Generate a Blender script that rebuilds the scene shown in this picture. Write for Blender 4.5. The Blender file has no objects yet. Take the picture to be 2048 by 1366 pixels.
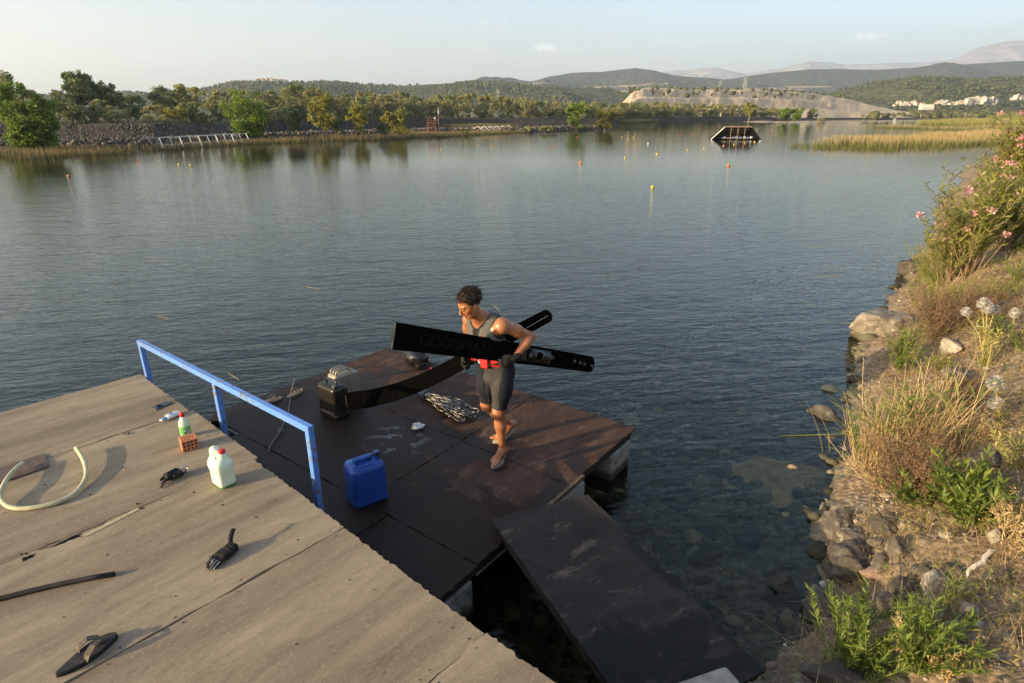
import bpy, math, random
import numpy as np
from mathutils import Vector, Matrix
R = math.radians
S = bpy.context.scene
COL = S.collection
# ------------------------------------------------------------------ camera
CAMZ, PITCH, FPX, CX, CY = 3.35, math.atan2(455.0, 1200.0), 1200.0, 1024.0, 683.0
cam_d = bpy.data.cameras.new('camera'); cam = bpy.data.objects.new('camera', cam_d); COL.objects.link(cam)
cam_d.sensor_width = 36.0; cam_d.lens = 36.0*FPX/2048.0; cam_d.clip_start = .05; cam_d.clip_end = 60000
cam.location = (0, 0, CAMZ); cam.rotation_euler = (R(90)-PITCH, 0, 0); S.camera = cam
# ------------------------------------------------------------------ sun and sky
SUN_EL, SUN_AZ = R(13.5), math.atan2(-.885, -.466)     # direction towards the sun, azimuth from +Y towards +X
SD = Vector((math.sin(SUN_AZ)*math.cos(SUN_EL), math.cos(SUN_AZ)*math.cos(SUN_EL), math.sin(SUN_EL)))
sl = bpy.data.lights.new('sun', 'SUN'); sl.energy = 4.9; sl.angle = R(.6); sl.color = (1.0, .78, .45)
so = bpy.data.objects.new('sun', sl); COL.objects.link(so); so.rotation_euler = SD.to_track_quat('Z', 'Y').to_euler(); so.location = SD*60
W = bpy.data.worlds.new('World'); S.world = W; W.use_nodes = True
wt = W.node_tree; bgn = wt.nodes['Background']
sky = wt.nodes.new('ShaderNodeTexSky'); sky.sky_type = 'NISHITA'; sky.sun_disc = False
sky.sun_elevation = SUN_EL; sky.sun_rotation = SUN_AZ % (2*math.pi); sky.air_density = 1.0; sky.dust_density = 2.2; sky.ozone_density = 1.7; sky.altitude = 100
bgn.inputs['Strength'].default_value = .15
S.view_settings.view_transform = 'Standard'; S.view_settings.look = 'None'; S.view_settings.gamma = 1; S.view_settings.exposure = 1.08
S.cycles.max_bounces = 8; S.cycles.transparent_max_bounces = 12; S.cycles.volume_bounces = 1
S.cycles.caustics_reflective = False; S.cycles.caustics_refractive = False; S.cycles.use_denoising = True
S.cycles.sample_clamp_indirect = 4.0

# ------------------------------------------------------------------ numbers
def ray(px, py):
    a, b = px-CX, py-CY
    c, s = math.cos(PITCH), math.sin(PITCH)
    return a, FPX*c-b*s, -(b*c+FPX*s)                   # x, y(forward), z
def P(px, py, z=0.0):                                    # where that sight line meets height z
    x, y, d = ray(px, py); t = (z-CAMZ)/d
    return Vector((x*t, y*t, z))
def PY(px, py, Y):                                       # ... and where it reaches depth Y
    x, y, d = ray(px, py); t = Y/y
    return Vector((x*t, Y, CAMZ+d*t))
def hsh(ix, iy, iz, seed):
    h = (ix.astype(np.int64)*374761393 + iy.astype(np.int64)*668265263 + iz.astype(np.int64)*2147483647 + seed*1274126177) & 0xffffffff
    h = ((h ^ (h >> 13))*1274126177) & 0xffffffff
    return ((h ^ (h >> 16)) & 0xffff)/65535.0
def vnoise(x, y, z=None, seed=0):
    x = np.asarray(x, float); y = np.asarray(y, float); z = np.zeros_like(x) if z is None else np.asarray(z, float)
    ix, iy, iz = np.floor(x), np.floor(y), np.floor(z)
    fx, fy, fz = x-ix, y-iy, z-iz
    fx, fy, fz = [f*f*(3-2*f) for f in (fx, fy, fz)]
    r = 0
    for a in (0, 1):
        for b in (0, 1):
            for c in (0, 1):
                r = r + hsh(ix+a, iy+b, iz+c, seed)*(fx if a else 1-fx)*(fy if b else 1-fy)*(fz if c else 1-fz)
    return r*2-1
def fbm(x, y, z=None, o=4, seed=0, g=.5):
    r, a, f = 0, 1.0, 1.0
    for i in range(o):
        r = r + a*vnoise(np.asarray(x)*f, np.asarray(y)*f, None if z is None else np.asarray(z)*f, seed+i*17); a *= g; f *= 2.03
    return r
def interp(x, pts): return np.interp(x, [p[0] for p in pts], [p[1] for p in pts])

# ------------------------------------------------------------------ objects
def prop(o, label=None, cat=None, group=None, kind=None):
    for k, v in (('label', label), ('category', cat), ('group', group), ('kind', kind)):
        if v: o[k] = v
    return o
def mesh(name, V, F, mats, smooth=False, mi=None):
    me = bpy.data.meshes.new(name); V = np.asarray(V, dtype=np.float32).reshape(-1, 3)
    if isinstance(F, np.ndarray):
        n, k = F.shape
        me.vertices.add(len(V)); me.vertices.foreach_set('co', V.ravel())
        me.loops.add(n*k); me.loops.foreach_set('vertex_index', F.astype(np.int32).ravel())
        me.polygons.add(n); me.polygons.foreach_set('loop_start', np.arange(0, n*k, k, dtype=np.int32))
        try: me.polygons.foreach_set('loop_total', np.full(n, k, dtype=np.int32))
        except Exception: pass
        me.update(calc_edges=True)
    else:
        me.from_pydata(V.tolist(), [], [list(f) for f in F]); me.update()
    for m in (mats if isinstance(mats, (list, tuple)) else [mats]): me.materials.append(m)
    if mi is not None: me.polygons.foreach_set('material_index', np.asarray(mi, dtype=np.int32))
    if smooth: me.polygons.foreach_set('use_smooth', np.ones(len(me.polygons), dtype=bool))
    me.update(); return me
def obj(name, me, parent=None, loc=(0, 0, 0), rot=(0, 0, 0), **kw):
    o = bpy.data.objects.new(name, me); COL.objects.link(o); o.location = loc; o.rotation_euler = rot
    if parent is not None: o.parent = parent
    return prop(o, **kw)
def thing(name, label, cat, loc=(0, 0, 0), rz=0.0, group=None):
    return obj(name, None, None, loc, (0, 0, rz), label=label, cat=cat, group=group)
def copy_tree(o, parent=None):
    c = o.copy(); COL.objects.link(c)
    if parent is not None: c.parent = parent
    for ch in list(o.children): copy_tree(ch, c)
    return c
class MB:
    """collects shapes; build() links them as one mesh object"""
    def __init__(s): s.v = []; s.f = []; s.m = []; s.n = 0; s.cur = 0
    def add(s, V, F):
        V = np.asarray(V, float).reshape(-1, 3); s.v.append(V)
        for f in F: s.f.append([int(i)+s.n for i in f]); s.m.append(s.cur)
        s.n += len(V); return s
    def box(s, c, size, rz=0.0, M=None, bev=0.0):
        x, y, z = [k/2 for k in size]
        if bev > 0:
            V = []; b = bev
            for sx in (-1, 1):
                for sy in (-1, 1):
                    for sz in (-1, 1):
                        V += [(sx*(x-b), sy*(y-b), sz*z), (sx*(x-b), sy*y, sz*(z-b)), (sx*x, sy*(y-b), sz*(z-b))]
            V = np.array(V)
            import bmesh
            bm = bmesh.new(); vs = [bm.verts.new(v) for v in V]; r = bmesh.ops.convex_hull(bm, input=vs)
            bmesh.ops.dissolve_limit(bm, angle_limit=.01, verts=bm.verts, edges=bm.edges)
            bm.verts.index_update(); V = np.array([v.co for v in bm.verts]); F = [[v.index for v in f.verts] for f in bm.faces]; bm.free()
        else:
            V = np.array([(sx*x, sy*y, sz*z) for sx in (-1, 1) for sy in (-1, 1) for sz in (-1, 1)])
            F = [(0, 1, 3, 2), (4, 6, 7, 5), (0, 4, 5, 1), (2, 3, 7, 6), (0, 2, 6, 4), (1, 5, 7, 3)]
        if M is not None: V = V @ np.array(M.to_3x3()).T
        elif rz:
            c_, s_ = math.cos(rz), math.sin(rz); V = V @ np.array([[c_, s_, 0], [-s_, c_, 0], [0, 0, 1]])
        return s.add(V+np.array(c), F)
    def beam(s, a, b, w, h=None, up=(0, 0, 1), bev=0.0):
        a, b = Vector(a), Vector(b); d = (b-a); L = d.length; d.normalize()
        u = Vector(up)
        if abs(d.dot(u)) > .98: u = Vector((0, 1, 0))
        y = u.cross(d).normalized(); z = d.cross(y)
        M = Matrix((d, y, z)).transposed()
        return s.box((a+b)/2, (L, w, h or w), M=M, bev=bev)
    def tube(s, pts, rad, n=8, cap=True, flat=1.0):
        pts = [Vector(p) for p in pts]; rad = rad if hasattr(rad, '__len__') else [rad]*len(pts)
        V = []; F = []; prev = None
        for i, p in enumerate(pts):
            d = (pts[min(i+1, len(pts)-1)]-pts[max(i-1, 0)])
            d = d.normalized() if d.length > 1e-9 else Vector((0, 0, 1))
            if prev is None:
                u = Vector((0, 0, 1)) if abs(d.z) < .9 else Vector((1, 0, 0)); u = (u-d*u.dot(d)).normalized()
            else: u = (prev-d*prev.dot(d)).normalized()
            prev = u; w = d.cross(u)
            for k in range(n):
                a = 2*math.pi*k/n; V.append(p+(u*math.cos(a)*flat+w*math.sin(a))*rad[i])
        for i in range(len(pts)-1):
            for k in range(n):
                F.append((i*n+k, i*n+(k+1) % n, (i+1)*n+(k+1) % n, (i+1)*n+k))
        if cap: F.append(list(range(n))[::-1]); F.append([(len(pts)-1)*n+k for k in range(n)])
        return s.add([tuple(v) for v in V], F)
    def lathe(s, prof, n=20, c=(0, 0, 0), sx=1.0, sy=1.0):
        V = []; F = []
        for r, z in prof:
            for k in range(n):
                a = 2*math.pi*k/n; V.append((c[0]+r*math.cos(a)*sx, c[1]+r*math.sin(a)*sy, c[2]+z))
        for i in range(len(prof)-1):
            for k in range(n): F.append((i*n+k, i*n+(k+1) % n, (i+1)*n+(k+1) % n, (i+1)*n+k))
        F.append(list(range(n))[::-1]); F.append([(len(prof)-1)*n+k for k in range(n)])
        return s.add(V, F)
    def prism(s, poly, z0, z1):
        n = len(poly); V = [(p[0], p[1], z0) for p in poly]+[(p[0], p[1], z1) for p in poly]
        F = [list(range(n))[::-1], [n+i for i in range(n)]]+[(i, (i+1) % n, n+(i+1) % n, n+i) for i in range(n)]
        return s.add(V, F)
    def build(s, name, mats, parent=None, smooth=False, loc=(0, 0, 0), rot=(0, 0, 0), **kw):
        return obj(name, mesh(name, np.concatenate(s.v), s.f, mats, smooth, s.m), parent, loc, rot, **kw)
def smooth_by_angle(o, ang=40):
    me = o.data
    me.polygons.foreach_set('use_smooth', np.ones(len(me.polygons), dtype=bool))
    try: me.set_sharp_from_angle(angle=R(ang))
    except Exception: pass
    return o
def icos(sub=2):
    import bmesh
    bm = bmesh.new(); bmesh.ops.create_icosphere(bm, subdivisions=sub, radius=1.0)
    V = np.array([v.co for v in bm.verts]); F = np.array([[v.index for v in f.verts] for f in bm.faces]); bm.free(); return V, F
ICO = {k: icos(k) for k in (1, 2, 3, 4, 5)}
def many(base, pos, scl, rots, jitter=0.0, rng=None):
    """one vertex/face array holding a base shape at many places"""
    BV, BF = base; n = len(pos); m = len(BV)
    V = np.repeat(BV[None], n, 0)
    if jitter: V = V*(1+rng.uniform(-jitter, jitter, (n, m, 1)))
    V = V*scl[:, None, :]
    V = np.einsum('nij,nmj->nmi', rots, V)+pos[:, None, :]
    F = (BF[None]+(np.arange(n)*m)[:, None, None]).reshape(-1, BF.shape[1])
    return V.reshape(-1, 3), F
def rand_rots(rng, n, tilt=math.pi):
    a = rng.uniform(0, 2*math.pi, n); b = rng.uniform(-tilt, tilt, n); c = rng.uniform(-tilt, tilt, n)
    def m(ax, t):
        o = np.zeros((n, 3, 3)); i, j = [(1, 2), (2, 0), (0, 1)][ax]
        o[:, ax, ax] = 1; o[:, i, i] = np.cos(t); o[:, j, j] = np.cos(t); o[:, i, j] = -np.sin(t); o[:, j, i] = np.sin(t); return o
    return m(2, a) @ m(0, b) @ m(1, c)
# ------------------------------------------------------------------ signed distance modelling
class SDF:
    def __init__(s, lo, hi, h):
        s.lo = np.array(lo, float); s.h = h; s.n = np.ceil((np.array(hi)-s.lo)/h).astype(int)+1
        s.a = np.full(s.n, .2, dtype=np.float32)
    def _sub(s, lo, hi):
        i0 = np.clip(np.floor((np.array(lo)-s.lo)/s.h).astype(int), 0, s.n-1); i1 = np.clip(np.ceil((np.array(hi)-s.lo)/s.h).astype(int)+1, 1, s.n)
        sl_ = tuple(slice(a, b) for a, b in zip(i0, i1))
        g = [s.lo[k]+s.h*np.arange(i0[k], i1[k], dtype=np.float32) for k in range(3)]
        return sl_, g[0][:, None, None], g[1][None, :, None], g[2][None, None, :]
    def _put(s, sl_, d, k, op):
        a = s.a[sl_]
        if op == 'sub':
            d = -d
            if k > 0: hh = np.maximum(k-np.abs(a-d), 0)/k; s.a[sl_] = np.maximum(a, d)+hh*hh*k*.25
            else: s.a[sl_] = np.maximum(a, d)
        else:
            if k > 0: hh = np.maximum(k-np.abs(a-d), 0)/k; s.a[sl_] = np.minimum(a, d)-hh*hh*k*.25
            else: s.a[sl_] = np.minimum(a, d)
    def cap(s, a, b, ra, rb=None, k=.02, op='add'):
        a = np.array(a, float); b = np.array(b, float); rb = ra if rb is None else rb; m = max(ra, rb)+k+3*s.h
        sl_, X, Y, Z = s._sub(np.minimum(a, b)-m, np.maximum(a, b)+m)
        if s.a[sl_].size == 0: return s
        ba = b-a; L2 = max(float(ba@ba), 1e-9)
        t = np.clip(((X-a[0])*ba[0]+(Y-a[1])*ba[1]+(Z-a[2])*ba[2])/L2, 0, 1)
        d = np.sqrt((X-a[0]-t*ba[0])**2+(Y-a[1]-t*ba[1])**2+(Z-a[2]-t*ba[2])**2)-(ra+(rb-ra)*t)
        s._put(sl_, d.astype(np.float32), k, op); return s
    def ell(s, c, r, M=None, k=.02, op='add'):
        c = np.array(c, float); r = np.array(r, float); m = r.max()+k+3*s.h
        sl_, X, Y, Z = s._sub(c-m, c+m)
        if s.a[sl_].size == 0: return s
        x, y, z = X-c[0], Y-c[1], Z-c[2]
        if M is not None:
            A = np.array(M)[:3, :3].T
            x, y, z = A[0, 0]*x+A[0, 1]*y+A[0, 2]*z, A[1, 0]*x+A[1, 1]*y+A[1, 2]*z, A[2, 0]*x+A[2, 1]*y+A[2, 2]*z
        k0 = np.sqrt((x/r[0])**2+(y/r[1])**2+(z/r[2])**2); k1 = np.sqrt((x/r[0]**2)**2+(y/r[1]**2)**2+(z/r[2]**2)**2)
        d = k0*(k0-1)/np.maximum(k1, 1e-6)
        s._put(sl_, d.astype(np.float32), k, op); return s
    def rbox(s, c, half, rad=.01, M=None, k=.0, op='add'):
        c = np.array(c, float); half = np.array(half, float); m = np.linalg.norm(half)+k+3*s.h
        sl_, X, Y, Z = s._sub(c-m, c+m)
        if s.a[sl_].size == 0: return s
        x, y, z = X-c[0], Y-c[1], Z-c[2]
        if M is not None:
            A = np.array(M)[:3, :3].T
            x, y, z = A[0, 0]*x+A[0, 1]*y+A[0, 2]*z, A[1, 0]*x+A[1, 1]*y+A[1, 2]*z, A[2, 0]*x+A[2, 1]*y+A[2, 2]*z
        qx, qy, qz = np.abs(x)-half[0]+rad, np.abs(y)-half[1]+rad, np.abs(z)-half[2]+rad
        d = np.sqrt(np.maximum(qx, 0)**2+np.maximum(qy, 0)**2+np.maximum(qz, 0)**2)+np.minimum(np.maximum(qx, np.maximum(qy, qz)), 0)-rad
        s._put(sl_, np.broadcast_to(d, s.a[sl_].shape).astype(np.float32), k, op); return s
    def cut(s, p, n, k=.0):                              # removes what lies on the side n points to
        n = np.array(n, float); n /= np.linalg.norm(n)
        sl_, X, Y, Z = s._sub(s.lo, s.lo+s.h*s.n)
        d = (X-p[0])*n[0]+(Y-p[1])*n[1]+(Z-p[2])*n[2]
        s._put(sl_, (-d).astype(np.float32), k, 'sub'); return s
    def surface(s, it=2):
        a = s.a; a[0] = a[-1] = .2; a[:, 0] = a[:, -1] = .2; a[:, :, 0] = a[:, :, -1] = .2
        ins = a < 0; n = np.array(a.shape)
        cnt = np.zeros(n-1, np.int8)
        for dx in (0, 1):
            for dy in (0, 1):
                for dz in (0, 1): cnt += ins[dx:n[0]-1+dx, dy:n[1]-1+dy, dz:n[2]-1+dz]
        act = np.argwhere((cnt > 0) & (cnt < 8)); idx = np.full(n-1, -1, np.int32); idx[tuple(act.T)] = np.arange(len(act))
        acc = np.zeros((len(act), 3)); w = np.zeros(len(act))
        cs = [(i, j, k) for i in (0, 1) for j in (0, 1) for k in (0, 1)]
        vals = {c: a[act[:, 0]+c[0], act[:, 1]+c[1], act[:, 2]+c[2]].astype(float) for c in cs}
        for c in cs:
            for ax in range(3):
                if c[ax] == 0:
                    e = list(c); e[ax] = 1; v0, v1 = vals[c], vals[tuple(e)]
                    m = (v0 < 0) != (v1 < 0); t = np.where(m, v0/np.where(m, v0-v1, 1), 0)
                    p = np.array(c, float)[None]+np.zeros((len(act), 3)); p[:, ax] += t
                    acc[m] += p[m]; w[m] += 1
        V = s.lo+s.h*(act+acc/w[:, None])
        F = []
        for ax in range(3):
            o1, o2 = [(1, 2), (2, 0), (0, 1)][ax]
            sa = [slice(None)]*3; sb = [slice(None)]*3; sa[ax] = slice(0, -1); sb[ax] = slice(1, None)
            A, B = ins[tuple(sa)], ins[tuple(sb)]
            e = np.argwhere(A != B)
            d1 = np.zeros(3, int); d1[o1] = 1; d2 = np.zeros(3, int); d2[o2] = 1
            q = np.stack([idx[tuple((e-d1-d2).T)], idx[tuple((e-d2).T)], idx[tuple(e.T)], idx[tuple((e-d1).T)]], 1)
            fl = A[tuple(e.T)]; q[~fl] = q[~fl][:, ::-1]; F.append(q)
        F = np.concatenate(F)
        for _ in range(it):                              # light smoothing
            ac = np.zeros_like(V); c = np.zeros(len(V))
            for i in range(4):
                for j in ((i+1) % 4, (i+3) % 4):
                    np.add.at(ac, F[:, i], V[F[:, j]]); np.add.at(c, F[:, i], 1)
            V = V*.5+.5*ac/np.maximum(c, 1)[:, None]
        return V, F
# ------------------------------------------------------------------ materials
class NT:
    def __init__(s, name):
        s.m = bpy.data.materials.new(name); s.m.use_nodes = True; s.t = s.m.node_tree; s.bsdf = s.t.nodes['Principled BSDF']; s.out = s.t.nodes['Material Output']
    def n(s, ty, ins=None, **pr):
        nd = s.t.nodes.new('ShaderNode'+ty)
        for k, v in pr.items(): setattr(nd, k, v)
        for k, v in (ins or {}).items(): s.set(nd, k, v)
        return nd
    def set(s, nd, k, v):
        i = nd.inputs[k]
        if hasattr(v, 'is_output') or isinstance(v, bpy.types.NodeSocket): s.t.links.new(v, i)
        elif isinstance(v, (tuple, list)) and i.type == 'RGBA' and len(v) == 3: i.default_value = (*v, 1)
        else: i.default_value = v
    def co(s, kind='Object', scale=(1, 1, 1), rot=(0, 0, 0)):
        o = s.n('TexCoord').outputs[kind] if kind != 'World' else s.n('NewGeometry').outputs['Position']
        return s.n('Mapping', {'Vector': o, 'Scale': scale, 'Rotation': rot}).outputs[0]
    def noise(s, v, sc=1.0, det=4.0, ro=.55, dist=0.0): return s.n('TexNoise', {'Vector': v, 'Scale': sc, 'Detail': det, 'Roughness': ro, 'Distortion': dist}).outputs['Fac']
    def vor(s, v, sc=1.0, feat='F1', out='Distance', rnd=1.0): return s.n('TexVoronoi', {'Vector': v, 'Scale': sc, 'Randomness': rnd}, feature=feat).outputs[out]
    def ramp(s, f, st, ip='LINEAR'):
        r = s.n('ValToRGB', {'Fac': f}); cr = r.color_ramp; cr.interpolation = ip
        while len(cr.elements) < len(st): cr.elements.new(.5)
        for e, (p, c) in zip(cr.elements, st): e.position = p; e.color = (c, c, c, 1) if not isinstance(c, tuple) else (*c, 1)
        return r.outputs[0]
    def mix(s, f, a, b, mode='MIX'):
        nd = s.n('Mix', data_type='RGBA', blend_type=mode)
        for k, v in ((0, f), (6, a), (7, b)):
            i = nd.inputs[k]
            if isinstance(v, bpy.types.NodeSocket): s.t.links.new(v, i)
            else: i.default_value = (*v, 1) if isinstance(v, tuple) else v
        return nd.outputs[2]
    def math(s, op, a, b=0.0, clamp=False):
        nd = s.n('Math', {0: a, 1: b}, operation=op); nd.use_clamp = clamp; return nd.outputs[0]
    def bump(s, h, st=.3, d=.01, nrm=None):
        ins = {'Height': h, 'Strength': st, 'Distance': d}
        if nrm is not None: ins['Normal'] = nrm
        return s.n('Bump', ins).outputs[0]
    def rnd(s): return s.n('NewGeometry').outputs['Random Per Island']
    def done(s, base=None, rough=.6, spec=.4, metal=0.0, normal=None, **kw):
        b = s.bsdf
        if base is not None: s.set(b, 'Base Color', base)
        s.set(b, 'Roughness', rough); s.set(b, 'Specular IOR Level', spec); s.set(b, 'Metallic', metal)
        if normal is not None: s.set(b, 'Normal', normal)
        for k, v in kw.items(): s.set(b, k.replace('_', ' '), v)
        return s.m
def plain(name, col, rough=.5, spec=.4, metal=0.0, var=.12, sc=30.0, bump=.1, bd=.003, **kw):
    t = NT(name); v = t.co(); f = t.noise(v, sc, 5, .6)
    lo = tuple(c*(1-var*2) for c in col); hi = tuple(min(1, c*(1+var*2)) for c in col)
    return t.done(t.ramp(f, [(.3, lo), (.7, hi)]), t.ramp(t.noise(v, sc*.4, 3), [(.3, rough*.8), (.7, min(1, rough*1.15))]), spec, metal, t.bump(f, bump, bd), **kw)
def leafmat(name, cols, trans=.35, rough=.55, sc=.6):
    t = NT(name); r = t.rnd(); v = t.co('Object'); f = t.noise(v, sc, 3)
    c = t.ramp(t.math('ADD', t.math('MULTIPLY', r, .65), t.math('MULTIPLY', f, .45), True), [(i/(len(cols)-1)*.8+.12, c) for i, c in enumerate(cols)])
    d = t.n('BsdfPrincipled', {'Base Color': c, 'Roughness': rough, 'Specular IOR Level': .25})
    tr = t.n('BsdfTranslucent', {'Color': c})
    mx = t.n('MixShader', {0: trans, 1: d.outputs[0], 2: tr.outputs[0]}); t.t.links.new(mx.outputs[0], t.out.inputs[0]); return t.m
# ================================================================== SETTING
# ---- clouds in the sky: small cumulus, blended into the sky texture by direction
def build_sky():
    t = wt; L = t.links
    def n(ty, **pr):
        nd = t.nodes.new('ShaderNode'+ty)
        for k, v in pr.items(): setattr(nd, k, v)
        return nd
    tc = n('TexCoord'); g = tc.outputs['Generated']
    L.new(g, sky.inputs[0]) if len(sky.inputs) else None
    no = n('TexNoise'); no.inputs['Scale'].default_value = 75; no.inputs['Detail'].default_value = 5; L.new(g, no.inputs['Vector'])
    tot = None
    for px, py, rx, ry, amt in ((1090, 97, .030, .010, .5), (1120, 100, .035, .006, .35), (965, 46, .012, .005, .2), (1012, 45, .014, .004, .18), (940, 95, .030, .007, .25),
                                (1735, 74, .030, .008, .38), (1655, 97, .020, .007, .3), (1535, 113, .02, .006, .25)):
        d = Vector(ray(px, py)).normalized(); e1 = Vector((d.y, -d.x, 0)).normalized(); e2 = e1.cross(d)
        ds = []
        for e, r in ((e1, rx*.75), (e2, ry*.75)):
            dp = n('VectorMath', operation='DOT_PRODUCT'); L.new(g, dp.inputs[0]); dp.inputs[1].default_value = e
            m0 = n('Math', operation='SUBTRACT'); L.new(dp.outputs['Value'], m0.inputs[0]); m0.inputs[1].default_value = d.dot(e)
            m1 = n('Math', operation='DIVIDE'); L.new(m0.outputs[0], m1.inputs[0]); m1.inputs[1].default_value = r
            m2 = n('Math', operation='POWER'); L.new(m1.outputs[0], m2.inputs[0]); m2.inputs[1].default_value = 2; ds.append(m2)
        s = n('Math', operation='ADD'); L.new(ds[0].outputs[0], s.inputs[0]); L.new(ds[1].outputs[0], s.inputs[1])
        fd = n('VectorMath', operation='DOT_PRODUCT'); L.new(g, fd.inputs[0]); fd.inputs[1].default_value = (0, 1, 0)
        gt = n('Math', operation='GREATER_THAN'); L.new(fd.outputs['Value'], gt.inputs[0]); gt.inputs[1].default_value = 0
        iv = n('Math', operation='SUBTRACT'); iv.inputs[0].default_value = 1.0; L.new(s.outputs[0], iv.inputs[1])
        # 1 - r^2 + (noise-.5)*2.2
        nm = n('Math', operation='MULTIPLY_ADD'); L.new(no.outputs['Fac'], nm.inputs[0]); nm.inputs[1].default_value = 5.0; nm.inputs[2].default_value = -2.6
        ad = n('Math', operation='ADD'); L.new(iv.outputs[0], ad.inputs[0]); L.new(nm.outputs[0], ad.inputs[1])
        ml = n('Math', operation='MULTIPLY', use_clamp=True); L.new(ad.outputs[0], ml.inputs[0]); ml.inputs[1].default_value = .7
        m3 = n('Math', operation='MULTIPLY'); L.new(ml.outputs[0], m3.inputs[0]); m3.inputs[1].default_value = amt
        m4 = n('Math', operation='MULTIPLY'); L.new(m3.outputs[0], m4.inputs[0]); L.new(gt.outputs[0], m4.inputs[1])
        if tot is None: tot = m4
        else:
            mx = n('Math', operation='MAXIMUM'); L.new(tot.outputs[0], mx.inputs[0]); L.new(m4.outputs[0], mx.inputs[1]); tot = mx
    hs = n('HueSaturation'); hs.inputs['Saturation'].default_value = 1.0; L.new(sky.outputs[0], hs.inputs['Color'])
    mix = n('Mix', data_type='RGBA'); L.new(tot.outputs[0], mix.inputs[0]); L.new(hs.outputs[0], mix.inputs[6])
    mix.inputs[7].default_value = (9.0, 8.6, 8.1, 1)
    L.new(mix.outputs[2], bgn.inputs['Color'])
build_sky()

# ---- water: clear where shallow, mirrors the sky at a low angle
def water_mat():
    t = NT('lake_water')
    v = t.co('World', (1, 1, 1), (0, 0, R(-12)))
    v1 = t.n('Mapping', {'Vector': v, 'Scale': (.55, 1.5, 1)}).outputs[0]
    a = t.noise(v1, .9, 3, .5, .4); b = t.noise(v1, 3.4, 3, .55, .6); c = t.noise(v1, 11, 2, .5, .3)
    big = t.noise(t.n('Mapping', {'Vector': v, 'Scale': (.5, 1.0, 1)}).outputs[0], .05, 3, .5)
    h = t.math('ADD', t.math('MULTIPLY', a, .046), t.math('ADD', t.math('MULTIPLY', b, .030), t.math('MULTIPLY', c, .0105)))
    sy = t.n('SeparateXYZ', {0: t.n('NewGeometry').outputs['Position']}).outputs[1]
    calm = t.n('MapRange', {0: sy, 1: 8.0, 2: 48.0, 3: 1.0, 4: .17}).outputs[0]
    calm = t.math('MULTIPLY', calm, t.n('MapRange', {0: sy, 1: 4.0, 2: 7.5, 3: .6, 4: 1.0}).outputs[0])
    st = t.math('MULTIPLY', t.ramp(big, [(.3, .6), (.7, 1.0)]), calm)
    nr = t.n('Bump', {'Height': h, 'Strength': st, 'Distance': 1.0}).outputs[0]
    fr = t.n('Fresnel', {'IOR': 1.33, 'Normal': nr}).outputs[0]
    gl = t.n('BsdfGlossy', {'Color': (.98, 1.0, .95), 'Roughness': .012, 'Normal': nr})
    tr = t.n('BsdfTransparent', {'Color': (.66, .69, .54)})
    mx = t.n('MixShader', {0: fr, 1: tr.outputs[0], 2: gl.outputs[0]}); t.t.links.new(mx.outputs[0], t.out.inputs[0])
    t.t.nodes.remove(t.bsdf); return t.m
M_WATER = water_mat()
def ring_grid(x0, x1, y0, y1, nx, ny, z): 
    xs = np.linspace(x0, x1, nx); ys = np.linspace(y0, y1, ny); X, Y = np.meshgrid(xs, ys)
    V = np.stack([X.ravel(), Y.ravel(), np.full(X.size, z)], 1); i = np.arange(nx*ny).reshape(ny, nx)
    F = np.stack([i[:-1, :-1], i[:-1, 1:], i[1:, 1:], i[1:, :-1]], -1).reshape(-1, 4); return V, F
V, F = ring_grid(-900, 900, -200, 900, 19, 12, 0.0)
obj('water', mesh('water', V, F, M_WATER), kind='structure')

# ---- the right bank and the bed of the lake beside it, one sheet
BT = [(-60, -18), (-30, -7.5), (-9, -6.2), (2.27, 3.5), (3.21, 5.01), (5.0, 7.9), (8.4, 12.6), (18, 25.4), (30, 41), (50, 63), (75, 85), (120, 110), (400, 180)]  # unseen first points bent so the added shade tree stands on land
BU = Vector((.62, .785)); BN = Vector((.785, -.62)); B0 = Vector((2.27, 3.5))
def bank_line(t):                                        # offset of the waterline from the straight line, by distance along it
    ts = [((x-B0.x)*BU.x+(y-B0.y)*BU.y) for x, y in BT]; ss = [((x-B0.x)*BN.x+(y-B0.y)*BN.y) for x, y in BT]
    return np.interp(t, ts, ss)
def bank_z(x, y, rough=True):
    x = np.asarray(x, float); y = np.asarray(y, float)
    t = (x-B0.x)*BU.x+(y-B0.y)*BU.y; s = (x-B0.x)*BN.x+(y-B0.y)*BN.y-bank_line(t)
    s = s+.22*fbm(t*.6, s*.3, o=3, seed=3)
    z = np.where(s < 0, -.16*(1-np.exp(s*1.2))+np.where(s > -2.6, .24*s, -.624+.45*(s+2.6)), .60*s)
    z = np.maximum(z, -3.4); top = 2.6+.3*np.tanh(t*.03)
    z = np.where(z > top-.6, top-.6+.6*np.tanh((z-top+.6)/.6)*1.0+np.maximum(s-6, 0)*.03, z)
    if rough: z = z+.06*fbm(t*2.2, s*2.2, o=4, seed=5)*np.clip(.35+np.abs(s)*.8, 0, 1)+.022*fbm(t*9, s*9, o=2, seed=8)
    return z
def bank_pt(x, y): return Vector((x, y, float(bank_z(x, y))))
def bank_hit(px, py):                                    # first meeting of a sight line with the bank
    x, y, d = ray(px, py)
    tt = np.linspace(1.5, 130, 9000)/y
    hz = bank_z(x*tt, y*tt) - (CAMZ+d*tt)
    i = int(np.argmax(hz > 0)) if (hz > 0).any() else len(tt)-1
    k = tt[i]; return Vector((x*k, y*k, float(bank_z(x*k, y*k))))
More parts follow.
